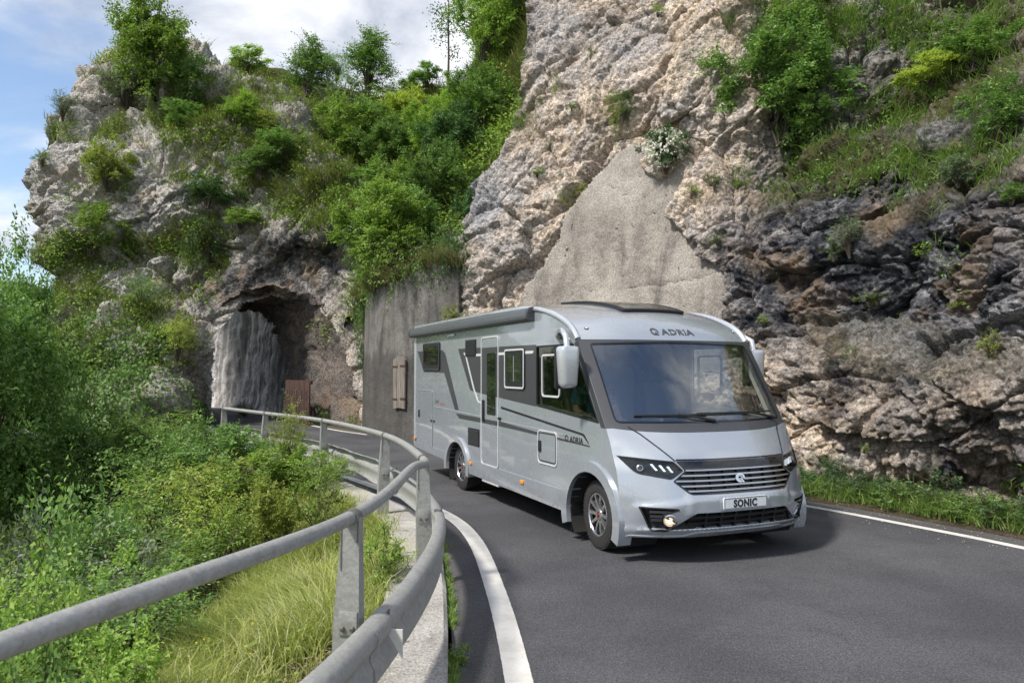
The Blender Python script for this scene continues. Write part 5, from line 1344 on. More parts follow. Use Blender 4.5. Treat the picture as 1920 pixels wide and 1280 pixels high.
for k, tp in enumerate(tops):
    t = tangent(tp, rp); r = np.array([t[1], -t[0]])            # r: to the road
    beam_pts.append(np.array([tp[0] + r[0] * 0.105, tp[1] + r[1] * 0.105]))
    if k == 0: continue
    T_ = Vector((t[0], t[1], 0)); R_ = Vector((r[0], r[1], 0)); base = Vector((tp[0], tp[1], 0)) - Vector(g0)
    lean = R_ * (-0.03 if k % 2 else 0.02)
    bm = bmesh.new()                                             # U section: web to the ravine side, two flanges
    def uprof(z, wv, dp):
        c = base + lean * (1 - z); th = 0.007
        return [c + R_ * a + T_ * b + Vector((0, 0, z)) for a, b in ((-wv, -dp), (wv, -dp), (wv, dp), (wv - th, dp), (wv - th, -dp + th), (-wv + th, -dp + th), (-wv + th, dp), (-wv, dp))]
    ztop = tp[2] - 0.04
    secs = [(-0.1, .070, .045), (0.3, .069, .045), (0.62, .066, .044), (ztop - 0.1, .049, .034), (ztop, .043, .030)]
    rings = [[bm.verts.new(p) for p in uprof(*s_)] for s_ in secs]
    for a, b in zip(rings, rings[1:]):
        for q_ in range(8): bm.faces.new((a[q_], a[(q_ + 1) % 8], b[(q_ + 1) % 8], b[q_]))
    bm.faces.new(rings[0]); bm.faces.new(rings[-1])
    post = bm_obj('post', bm, M['galv'], GRD, 0.4)
    bm = bmesh.new()                                             # strap bent over the rail
    cz = Vector((0, 0, tp[2] - 0.045)); arcp = []
    for a in np.linspace(-0.10, math.pi + 0.10, 15): arcp.append(base + cz + R_ * (math.cos(a) * 0.041) + Vector((0, 0, math.sin(a) * 0.041)))
    arcp = [base + R_ * 0.040 + Vector((0, 0, tp[2] - 0.16))] + arcp + [base - R_ * 0.040 + Vector((0, 0, tp[2] - 0.30))]
    top_ = []
    for i_, p in enumerate(arcp):
        w_ = 0.036 if 0 < i_ < len(arcp) - 1 else 0.042; cdir = (p - (base + cz)).normalized() if 0 < i_ < len(arcp) - 1 else (R_ if i_ == 0 else -R_)
        top_.append([bm.verts.new(p + T_ * w_), bm.verts.new(p - T_ * w_), bm.verts.new(p - T_ * w_ + cdir * 0.006), bm.verts.new(p + T_ * w_ + cdir * 0.006)])
    for a, b in zip(top_, top_[1:]):
        for q_ in range(4): bm.faces.new((a[q_], a[(q_ + 1) % 4], b[(q_ + 1) % 4], b[q_]))
    bm.faces.new(top_[0]); bm.faces.new(top_[-1]); bm_obj('strap_cap', bm, M['strap'], post, 0.5)
    bm = bmesh.new()                                             # splice plate with two bolts
    rot = Matrix(((R_.x, T_.x, 0), (R_.y, T_.y, 0), (0, 0, 1)))
    box(bm, base - T_ * 0.049 + Vector((0, 0, 0.60)), (.095, .008, .12), rot, .003); bm_obj('splice_plate', bm, M['galv'], post)
    for q_ in (-.026, .026):
        bm = bmesh.new(); r_ = lathe(bm, [(.001, 0), (.011, 0), (.011, .010), (.006, .013), (.001, .013)], 6); bmesh.ops.transform(bm, matrix=Matrix.Translation(base - T_ * 0.053 + R_ * q_ + Vector((0, 0, 0.575))) @ rot.to_4x4() @ Matrix.Rotation(math.pi, 4, 'Z') @ Matrix.Scale(1.25, 4), verts=bm.verts)
        bm_obj('bolt', bm, M['bolt'], post)
# beam sections, lapped at the posts
beam_pts = np.array(beam_pts)
bc = np.vstack([[beam_pts[0] + np.array([-.5, -1.6])], beam_pts[:2], beam_pts[2:], [beam_pts[-1] + (beam_pts[-1] - beam_pts[-2]) * .12]])
bpth = catmull(bc, 16)
acc = np.r_[0, np.cumsum(np.linalg.norm(np.diff(bpth, axis=0), axis=1))]
sp = [acc[int(np.argmin(np.linalg.norm(bpth - p, axis=1)))] for p in beam_pts]; sp[0] = 0.0
PROF = [(0, .150), (.020, .155), (.058, .142), (.080, .118), (.086, .085), (.078, .055), (.060, .034), (.046, .012), (.044, -.012), (.052, -.034), (.064, -.055), (.068, -.095), (.066, -.128), (.050, -.150), (.020, -.155)]
for k in range(len(sp) - 1):
    s0, s1 = sp[k] - (.16 if k else 0), sp[k + 1] + .16
    n_ = max(14, int((s1 - s0) / 0.09)); ss = np.linspace(s0, min(s1, acc[-1]), n_)
    pth = np.c_[np.interp(ss, acc, bpth[:, 0]), np.interp(ss, acc, bpth[:, 1])]
    bent = [0, .002, .004, .05, .02, .010][k]; bm = bmesh.new(); rings = []
    off = .006 * (k % 2)
    for i in range(n_):
        t = pth[min(i + 1, n_ - 1)] - pth[max(i - 1, 0)]; t = t / np.linalg.norm(t); r = np.array([t[1], -t[0]]); ring = []
        tw = bent * float(vnoise(np.array([[ss[i] * .9, k, 0]]))[0]) * 2; zc = 0.475 + 0.008 * float(vnoise(np.array([[ss[i] * .4, 3, 1]]))[0])
        for sgn, lst in ((0, PROF), (1, PROF[::-1])):
            for a, b in lst:
                dent = bent * (.7 * max(0, b / .155)) * float(vnoise(np.array([[ss[i] * 2.3, b * 6, k]]))[0]) * 2
                a2 = a + off + tw * b / .155 + dent - sgn * .005 * (1 if True else 0); b2 = b * (1 - .35 * abs(dent) / .1) 
                ring.append(bm.verts.new((pth[i][0] + r[0] * a2 - g0[0], pth[i][1] + r[1] * a2 - g0[1], zc + b2)))
        rings.append(ring)
    m_ = len(rings[0])
    for a, b in zip(rings, rings[1:]):
        for q_ in range(m_): bm.faces.new((a[q_], a[(q_ + 1) % m_], b[(q_ + 1) % m_], b[q_]))
    bm.faces.new(rings[0]); bm.faces.new(rings[-1])
    be = bm_obj('rail_beam', bm, M['galv'], GRD, 0.8)
    if k:                                                        # lap bolts at the near end
        i = 2; t = pth[i + 1] - pth[i]; t = t / np.linalg.norm(t); r = np.array([t[1], -t[0]])
        for dz, du in ((.085, .0), (.085, .12), (-.085, .0), (-.085, .12), (0.148, .06)):
            p = pth[i] + t * du; bm = bmesh.new(); lathe(bm, [(.001, -.002), (.014, -.002), (.013, .006), (.006, .010), (.001, .011)], 10)
            rot = Matrix(((t[0], -r[0], 0), (t[1], -r[1], 0), (0, 0, 1))).to_4x4(); side_ = -1
            bmesh.ops.transform(bm, matrix=Matrix.Translation((p[0] + r[0] * .068 - g0[0], p[1] + r[1] * .068 - g0[1], .475 + dz)) @ rot, verts=bm.verts)
            bm_obj('bolt', bm, M['bolt'], be)
# reflector bracket beside the first post
bp = bpth[int(np.argmin(np.abs(acc - sp[1])))]; t = tangent(np.r_[bp, 0], np.c_[bpth, np.zeros(len(bpth))]); r = np.array([t[1], -t[0]])
M['reflex'] = simple('reflector_white', (0.62, 0.62, 0.58), 0.35)
bm = bmesh.new()
q0 = bp + r * .095 + t * .05
pts_ = [(-.035, .07), (.055, .07), (.055, -.075)]
f0 = [bm.verts.new((q0[0] + r[0] * a - g0[0], q0[1] + r[1] * a - g0[1], .475 + b)) for a, b in pts_]; f1 = [bm.verts.new((v.co.x + t[0] * .012, v.co.y + t[1] * .012, v.co.z)) for v in f0]
bm.faces.new(f0); bm.faces.new(f1[::-1])
for i in range(3): bm.faces.new((f0[i], f1[i], f1[(i + 1) % 3], f0[(i + 1) % 3]))
bm_obj('reflector', bm, M['reflex'], GRD)
# rusty stake by the kerb
kp = ground(742, 1080, -0.05)
stk = bmesh.new(); s0 = at(737, 1075, 4.9); tube(stk, [(0, 0, -.5), (.01, .0, 0.0), (.03, .02, .24)], [.013, .013, .012], 8)
so = bm_obj('iron_stake', stk, M['rust'], None); so.location = (-0.80, 4.95, 0.0)
tag(so, 'short rusty iron stake leaning out of the bare soil behind the kerb', 'stake')
# ------------------------------------------------------------------ plants
GREEN = {
    'bright': leaf_mat('leaf_bright', (0.158, 0.275, 0.054), (0.280, 0.402, 0.081), (0.373, 0.466, 0.133), 0.40),
    'mid':    leaf_mat('leaf_mid', (0.103, 0.202, 0.058), (0.198, 0.317, 0.082), (0.269, 0.385, 0.144), 0.35),
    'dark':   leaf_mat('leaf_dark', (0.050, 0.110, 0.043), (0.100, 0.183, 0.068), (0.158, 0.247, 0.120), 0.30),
    'grey':   leaf_mat('leaf_grey', (0.112, 0.155, 0.097), (0.196, 0.247, 0.145), (0.261, 0.293, 0.219), 0.30),
    'yellow': leaf_mat('leaf_yellow', (0.224, 0.302, 0.058), (0.365, 0.431, 0.087), (0.431, 0.412, 0.170), 0.42),
    'grass':  leaf_mat('grass_green', (0.253, 0.310, 0.071), (0.439, 0.457, 0.157), (0.500, 0.494, 0.300), 0.30, 0.12, 0.6),
    'dry':    leaf_mat('grass_dry', (0.158, 0.192, 0.058), (0.317, 0.293, 0.149), (0.439, 0.337, 0.254), 0.25, 0.12, 0.7),
    'meadow': leaf_mat('grass_meadow', (0.105, 0.150, 0.038), (0.190, 0.225, 0.070), (0.270, 0.235, 0.125), 0.28, 0.12, 0.65),
    'lush':   leaf_mat('grass_lush', (0.112, 0.202, 0.043), (0.206, 0.310, 0.071), (0.317, 0.329, 0.145), 0.30, 0.12, 0.6),
}
M['bark'] = simple('bark', (0.075, 0.060, 0.045), 0.9, var=0.3, scale=20, bump=0.4)
M['petal'] = leaf_mat('white_petal', (0.62, 0.62, 0.55), (0.78, 0.78, 0.72), None, 0.2, 0.03)
def unit(a): return a / (np.linalg.norm(a, axis=-1, keepdims=True) + 1e-9)
def leaves_mesh(name, pos, d, n, ln, wd, fold=0.18):
    """one folded four-cornered leaf at each position."""
    d = unit(d); s = unit(np.cross(d, n)); n = np.cross(s, d)
    ln = np.broadcast_to(np.asarray(ln, float).reshape(-1, 1) if np.ndim(ln) else np.full((len(pos), 1), ln), (len(pos), 1)); wd = ln * wd
    mid = pos + d * ln * 0.45 + n * ln * fold * 0.5
    V = np.stack([pos, mid + s * wd * 0.5, pos + d * ln - n * ln * fold * 0.6, mid - s * wd * 0.5], 1).reshape(-1, 3)
    b = np.arange(len(pos))[:, None] * 4
    Fc = np.concatenate([b + [0, 1, 2], b + [0, 2, 3]], 1).reshape(-1, 3)
    return mesh_np(name, V, Fc, True)
def plant(kind, seed, h, r, n_cl, n_tw, n_lf, tw, leaf, wd=0.55, droop=0.0, base=0.12, top=1.0, spread=1.0, flat=0.5, stems=9, shape='round'):
    """leaf mesh and branch mesh of one plant, base at the origin."""
    rg = np.random.RandomState(seed)
    q = unit(rg.randn(n_cl, 3)); rad = rg.rand(n_cl, 1) ** 0.45
    c = q * rad
    c[:, 2] = (c[:, 2] * 0.5 + 0.5)
    zf = c[:, 2]
    if shape == 'cone': c[:, :2] *= (1.05 - 0.75 * zf)[:, None]
    elif shape == 'column': c[:, :2] *= (0.75 + 0.25 * np.sin(zf * 3))[:, None]
    elif shape == 'fan': c[:, :2] *= (0.35 + 0.75 * zf)[:, None]
    else: c[:, :2] *= (0.72 + 0.38 * np.sin(np.clip(zf, 0, 1) * math.pi))[:, None]
    ang = np.arctan2(c[:, 1], c[:, 0]); lump = 1 + 0.28 * np.sin(ang * 3 + seed) + 0.18 * np.sin(ang * 5 + 2 * seed + zf * 6)
    c[:, :2] *= lump[:, None]
    C_ = np.c_[c[:, :2] * r, h * (base + (top - base) * c[:, 2] * (0.92 + 0.16 * rg.rand(n_cl)))]
    out = unit(np.c_[c[:, :2] * 1.2, (c[:, 2] - 0.35)[:, None]])
    ci = np.repeat(np.arange(n_cl), n_tw); m = len(ci)
    st = C_[ci] + rg.randn(m, 3) * tw * 0.30
    dr = unit(out[ci] * 0.75 * spread + rg.randn(m, 3) * np.array([.75, .75, .45]) + np.array([0, 0, 0.28 - droop]))
    L = tw * (0.6 + 0.8 * rg.rand(m))
    li = np.repeat(np.arange(m), n_lf); k = np.tile(np.arange(n_lf), m); t = (k + 0.6) / n_lf
    N_ = len(li)
    curve = np.zeros((N_, 3)); curve[:, 2] = -0.25 * t ** 2 * L[li] * (0.4 + droop)
    pos = st[li] + dr[li] * (L[li] * t)[:, None] + curve
    up = unit(np.array([0, 0, 1.0]) + rg.randn(m, 3) * flat)
    sd = unit(np.cross(dr, up))
    side_ = np.where(k % 2 == 0, 1.0, -1.0)[:, None]
    ld = unit(dr[li] * 0.55 + sd[li] * side_ * 0.8 + rg.randn(N_, 3) * 0.22 + np.array([0, 0, -0.12 - 0.5 * droop]))
    nn = unit(up[li] + rg.randn(N_, 3) * 0.30)
    lf = leaves_mesh(kind + '_leaves', pos, ld, nn, leaf * (0.65 + 0.7 * rg.rand(N_)) * (1 - 0.25 * t), wd)
    bm = bmesh.new()
    for j in rg.choice(n_cl, min(stems * 3, n_cl), False):
        e = C_[j]; b0 = np.array([e[0] * 0.08, e[1] * 0.08, -0.15])
        p1 = b0 * 0.5 + e * 0.5 + np.array([-e[0] * 0.15, -e[1] * 0.15, 0.10 * h]); w0 = 0.010 * h + 0.004
        tube(bm, [b0, b0 * .6 + p1 * .4, p1, e], [w0, w0 * .8, w0 * .55, w0 * .2], 5, caps=False)
    for j in rg.choice(m, min(140, m), False):
        tube(bm, [C_[ci[j]], st[j], st[j] + dr[j] * L[j] * 0.9], [0.004, 0.003, 0.0015], 3, caps=False)
    return lf, finish(bm, kind + '_stem', 1.2)
PROTO = {
    'big':    [plant('big', s, 2.6, 1.35, 78, 24, 8, .36, .115, .6, flat=.34, base=.0) for s in (1, 2, 3)],
    'shrub':  [plant('shrub', s, 1.6, .85, 40, 20, 7, .26, .095, .58, flat=.36) for s in (11, 12, 13)],
    'fan':    [plant('fan', s, 1.8, .80, 44, 9, 8, .34, .075, .42, base=.15, shape='fan', flat=.6, spread=.7) for s in (21, 22)],
    'cone':   [plant('cone', s, 2.6, .80, 80, 13, 8, .34, .090, .5, base=.04, shape='cone', spread=.8) for s in (31, 32)],
    'small':  [plant('small', s, .50, .30, 20, 8, 6, .12, .042, .6, base=.02) for s in (41, 42, 43)],
    'ash':    [plant('ash', s, 1.5, .70, 34, 8, 9, .30, .070, .40, droop=.15, base=.18, shape='fan', flat=.45, spread=.8) for s in (51, 52, 53)],
    'broad':  [plant('broad', s, 1.4, .75, 44, 10, 7, .32, .085, .58, droop=.2, base=.1, shape='round', flat=.4) for s in (61, 62)],
    'hang':   [plant('hang', s, .9, .8, 34, 10, 7, .30, .065, .5, droop=.55, base=-.25, top=.75) for s in (71, 72)],
    'tree':   [plant('tree', s, 5.5, 2.2, 135, 40, 9, .50, .115, .62, flat=.32, base=.05, spread=.9, droop=.1) for s in (81,)],
}
def grass_mesh(name, base, nrm, h, lean, wd=0.006, seed=0, segs=3):
    """one curved blade for each base point; lean is the way it falls over."""
    rg = np.random.RandomState(seed); m = len(base)
    up = unit(nrm * 0.35 + np.array([0, 0, 1.0]) + rg.randn(m, 3) * 0.22)
    h = h * (0.55 + 0.8 * rg.rand(m)); lean = lean + rg.randn(m, 3) * 0.55; lean[:, 2] = -np.abs(lean[:, 2]) * 0.6 - 0.25
    sd = unit(np.cross(up, rg.randn(m, 3)))
    rows = []
    for t in np.linspace(0, 1, segs + 1)[:-1]:
        p = base + up * (h * t)[:, None] + lean * (h * 0.55 * t ** 2)[:, None]; w = wd * (1 - 0.6 * t)
        rows += [p - sd * w, p + sd * w]
    rows.append(base + up * h[:, None] + lean * (h * 0.62)[:, None])
    V = np.stack(rows, 1); nvb = V.shape[1]; b = np.arange(m)[:, None] * nvb
    fc = []
    for s in range(segs - 1): fc += [b + [2 * s, 2 * s + 1, 2 * s + 3], b + [2 * s, 2 * s + 3, 2 * s + 2]]
    s = segs - 1; fc.append(b + [2 * s, 2 * s + 1, 2 * s + 2])
    return mesh_np(name, V.reshape(-1, 3), np.concatenate(fc, 1).reshape(-1, 3), True)
def put(name, kind, loc, h, w, mat, label, cat='shrub', group=None, tilt=(0, 0), i=[0]):
    """one plant as a thing with its leaves and stems; h, w in metres."""
    i[0] += 1; rg = random.Random(i[0] * 77)
    v = PROTO[kind]; lf, stm = v[i[0] % len(v)]
    hh = max(1e-3, max(x[2] for x in lf_box(lf))); ww = max(abs(x[k]) for x in lf_box(lf) for k in (0, 1)) * 1.7
    e = empty(name, loc); e.rotation_euler = (tilt[0], tilt[1], rg.random() * 6.28)
    e.scale = (w / ww, w / ww, h / hh)
    for nm, me in (('leaves', lf), ('stems', stm)):
        key = (me.name, mat)
        o_ = bpy.data.objects.new(nm, me); col.objects.link(o_); o_.parent = e
        if not me.materials: me.materials.append(GREEN[mat] if nm == 'leaves' else M['bark'])
        if nm == 'leaves': o_.material_slots[0].link = 'OBJECT'; o_.material_slots[0].material = GREEN[mat]
    tag(e, label, cat, group); return e
_lb = {}
def lf_box(me):
    if me.name not in _lb:
        co = np.empty(len(me.vertices) * 3, np.float32); me.vertices.foreach_get('co', co); co = co.reshape(-1, 3)
        _lb[me.name] = [tuple(np.percentile(co, 1, axis=0)), tuple(np.percentile(co, 99, axis=0))]
    return _lb[me.name]
def on(sheet, px, py):
    X_, Y_, P_, n_ = SHEETS[sheet]
    q = pix(P_); dd = (q[..., 0] - px) ** 2 + (q[..., 1] - py) ** 2
    dd = dd + 1e6 * (P_[..., 1] > np.min(np.where(dd < 30 ** 2, P_[..., 1], 1e9)) + 3.0)
    k = np.unravel_index(np.argmin(dd), dd.shape); return P_[k], n_[k]
def on_sheet(sheet, name, kind, px, py, hp, wp, mat, label, cat='shrub', group=None):
    """px, py: foot of the plant; hp, wp: its height and width as they look."""
    p, n = on(sheet, px, py); s = p[1] / F; p = p + n * (0.22 * wp * s if wp * s > .6 else .02)
    return put(name, kind, p + n * 0.05 - np.array([0, 0, .05]), hp * s, wp * s, mat, label, cat, group, (-0.15 * n[1] * -1, 0.15 * n[0]))
# --- the rock tower
T = [
    ('bush', 'shrub', 560, 350, 60, 110, 'mid', 'broad green shrub on the tower shoulder right above the grassy step'),
    ('bush', 'shrub', 620, 395, 55, 100, 'mid', 'green shrub at the lower edge of the tower shoulder beside the gully'),
    ('shrub', 'shrub', 430, 235, 45, 70, 'bright', 'light green shrub on the crest of the tower shoulder'),
    ('shrub', 'fan', 520, 245, 50, 60, 'yellow', 'yellowish open shrub on the upper tower shoulder'),
    ('shrub', 'shrub', 330, 250, 50, 90, 'mid', 'green shrub on the slope straight below the big top bush'),
    ('shrub', 'shrub', 455, 415, 36, 80, 'bright', 'fresh green shrub on the lip of rock over the tunnel'),
    ('bush', 'big', 305, 180, 195, 155, 'bright', 'largest bright green bush crowning the rock tower against the sky'),
    ('bush', 'shrub', 352, 195, 110, 80, 'mid', 'bushy green shrub just right of the big bush on top of the rock tower'),
    ('shrub', 'shrub', 245, 185, 85, 80, 'grey', 'grey green shrub below and left of the big bush on the tower top'),
    ('shrub', 'fan', 262, 128, 60, 70, 'mid', 'small open shrub on the left brow of the tower top'),
    ('bush', 'shrub', 486, 118, 42, 92, 'bright', 'low rounded bush on the skyline right of the tower top'),
    ('bush', 'cone', 582, 180, 105, 85, 'mid', 'upright spiky bush on the skyline between the tower and the cone shaped tree'),
    ('shrub', 'fan', 632, 160, 52, 60, 'mid', 'small thin shrub on the skyline beside the upright spiky bush'),
    ('shrub', 'cone', 478, 228, 62, 42, 'bright', 'small pale green sapling on the grassy shoulder of the tower'),
    ('bush', 'shrub', 545, 292, 70, 95, 'mid', 'dark blue green bush left of the big bright bush in the gully'),
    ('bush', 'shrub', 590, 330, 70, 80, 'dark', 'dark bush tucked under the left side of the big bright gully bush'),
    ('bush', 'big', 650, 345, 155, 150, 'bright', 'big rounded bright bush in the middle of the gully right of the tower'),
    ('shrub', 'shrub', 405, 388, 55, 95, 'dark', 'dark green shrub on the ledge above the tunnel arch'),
    ('shrub', 'shrub', 205, 345, 95, 85, 'yellow', 'yellow green shrub in the hollow of the tower left side'),
    ('shrub', 'fan', 128, 228, 55, 45, 'grey', 'spindly shrub on the upper left edge of the tower against the clouds'),
    ('shrub', 'fan', 98, 265, 40, 40, 'grey', 'small twiggy plant on the left edge of the tower below the spindly shrub'),
    ('shrub', 'small', 80, 305, 26, 40, 'mid', 'tiny tuft sticking out of the tower left edge'),
    ('shrub', 'hang', 395, 455, 60, 95, 'dark', 'dark hanging shrub over the left shoulder of the tunnel arch'),
    ('shrub', 'shrub', 170, 480, 95, 90, 'bright', 'light green shrub on the low ledge of the tower above the left tree'),
    ('shrub', 'fan', 252, 598, 72, 66, 'mid', 'feathery shrub on the mossy ledge left of the tunnel mouth'),
    ('shrub', 'fan', 330, 665, 80, 55, 'yellow', 'thin yellowish shrub at the ledge end beside the tunnel jamb'),
    ('bush', 'shrub', 480, 330, 55, 90, 'mid', 'spreading shrub on the grassy step above the arch'),
    ('bush', 'shrub', 690, 430, 70, 80, 'mid', 'green bush at the right foot of the grassy tower shoulder'),
]
for nm, k, x, y, h, w, m_, lab in T:
    on_sheet('tower' if y > 130 and x < 560 or k == 'hang' or (nm == 'bush' and x < 520) else ('tower' if x < 500 else 'hill'), nm, k, x, y, h, w, m_, lab, 'bush' if nm == 'bush' else 'shrub')
# --- gully and hillside
Hh = [
    ('bush', 'cone', 702, 195, 118, 90, 'mid', 'cone shaped young tree on the skyline in the middle of the gully'),
    ('bush', 'shrub', 760, 165, 38, 70, 'bright', 'low bush on the skyline right of the cone shaped tree'),
    ('bush', 'shrub', 812, 170, 40, 70, 'mid', 'low bush on the skyline left of the tall thin tree'),
    ('bush', 'big', 925, 150, 190, 120, 'bright', 'tall bright tree beside the upper left edge of the cliff'),
    ('bush', 'big', 955, 60, 120, 90, 'mid', 'topmost tree against the cliff edge at the upper frame'),
    ('bush', 'shrub', 885, 180, 80, 80, 'mid', 'bushy growth below the bright tree by the cliff edge'),
    ('bush', 'big', 915, 265, 120, 120, 'mid', 'leafy bush leaning on the cliff edge halfway up the gully'),
    ('bush', 'shrub', 860, 255, 80, 90, 'bright', 'light green bush left of the leafy bush at the cliff edge'),
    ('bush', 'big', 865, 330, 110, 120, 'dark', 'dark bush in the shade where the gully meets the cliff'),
    ('bush', 'big', 820, 300, 100, 110, 'bright', 'light green bush in the right half of the gully'),
    ('bush', 'big', 835, 410, 130, 120, 'mid', 'tall bush against the grey cliff foot above the hornbeam'),
    ('bush', 'big', 745, 330, 90, 110, 'mid', 'mid green bush in the centre of the gully slope'),
    ('bush', 'shrub', 690, 270, 70, 90, 'mid', 'small bush upslope of the big rounded gully bush'),
    ('bush', 'big', 775, 420, 110, 120, 'bright', 'bright bush directly above the hornbeam on the retaining wall'),
    ('bush', 'shrub', 715, 400, 80, 100, 'mid', 'mid green bush left of the bright bush above the hornbeam'),
    ('bush', 'big', 762, 528, 165, 175, 'bright', 'large bright hornbeam spilling over the retaining wall top'),
    ('bush', 'big', 800, 500, 130, 110, 'mid', 'right hand bush of the pair over the retaining wall'),
    ('bush', 'shrub', 706, 508, 110, 80, 'dark', 'dark bush at the left end of the retaining wall top'),
    ('shrub', 'shrub', 843, 520, 60, 45, 'mid', 'small shrub in the notch between retaining wall and cliff'),
    ('bush', 'shrub', 775, 240, 60, 90, 'yellow', 'yellowish bush on the open upper slope of the gully'),
    ('bush', 'shrub', 660, 225, 55, 90, 'grey', 'greyish bush on the upper slope above the big rounded bush'),
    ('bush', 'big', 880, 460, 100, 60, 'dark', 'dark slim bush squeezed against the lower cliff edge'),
    ('bush', 'shrub', 730, 465, 80, 110, 'bright', 'light bush just behind the left side of the hornbeam'),
    ('bush', 'shrub', 640, 420, 70, 100, 'mid', 'bush below the big rounded gully bush towards the tunnel'),
]
for nm, k, x, y, h, w, m_, lab in Hh: on_sheet('hill', nm, k, x, y, h, w, m_, lab, 'bush' if nm == 'bush' else 'shrub')
for nth, (x, y, h, w, m_) in zip(('topmost', 'second from the top', 'middle', 'second from the bottom', 'lowest'), [(672, 470, 70, 50, 'dark'), (668, 520, 70, 46, 'mid'), (672, 570, 70, 42, 'dark'), (676, 620, 70, 38, 'mid'), (674, 672, 60, 34, 'dark')]):
    p = at(x + 8, y, 23.6); put('ivy_clump', 'hang', p, h * 23.6 / F, w * 23.6 / F, m_, nth + ' of the green ivy clumps hanging between tunnel jamb and retaining wall', 'ivy', 'ivy clumps hanging beside the tunnel jamb')
# --- tall thin trees on the ridge
def thin_tree(px, py, hp, Y, seed, label):
    b = at(px, py, Y); s = Y / F; H_ = hp * s; rg = np.random.RandomState(seed)
    e = empty('thin_tree', b); tag(e, label, 'tree')
    bm = bmesh.new(); tp = [(0.05 * math.sin(t * 5) * H_ * .15 + t * .02 * H_, 0, t * H_ - .3) for t in np.linspace(0, 1, 9)]
    tube(bm, tp, [0.075 * (1 - .75 * t) for t in np.linspace(0, 1, 9)], 6); cl = []
    for t in np.concatenate([np.linspace(.42, .6, 4), np.linspace(.62, 1, 16)]):
        a = rg.rand() * 6.28; L_ = (.5 + .6 * rg.rand()) * (1.2 if t > .6 else .9); z0 = t * H_ - .3; x0 = .05 * math.sin(t * 5) * H_ * .15 + t * .02 * H_
        en = (x0 + math.cos(a) * L_, math.sin(a) * L_, z0 + L_ * .35); tube(bm, [(x0, 0, z0), en], [.02, .006], 4, caps=False); cl += [en, ((x0 + en[0]) / 2, en[1] / 2, z0 + L_ * .2)]
    link('trunk', finish(bm, 'trunk', 1.2), M['bark'], e)
    cl = np.array(cl); n_ = 26; q = np.repeat(cl, n_, 0) + rg.randn(len(cl) * n_, 3) * .20
    lf = leaves_mesh('crown', q, rg.randn(len(q), 3) + [0, 0, -.3], unit(rg.randn(len(q), 3) + [0, 0, 1.2]), .13, .55); link('crown', lf, GREEN['dark'], e)
thin_tree(838, 178, 205, 38, 5, 'tall thin tree with sparse crown standing alone on the ridge'); thin_tree(892, 150, 190, 37, 6, 'second thin bare stemmed tree right of the lone ridge tree')
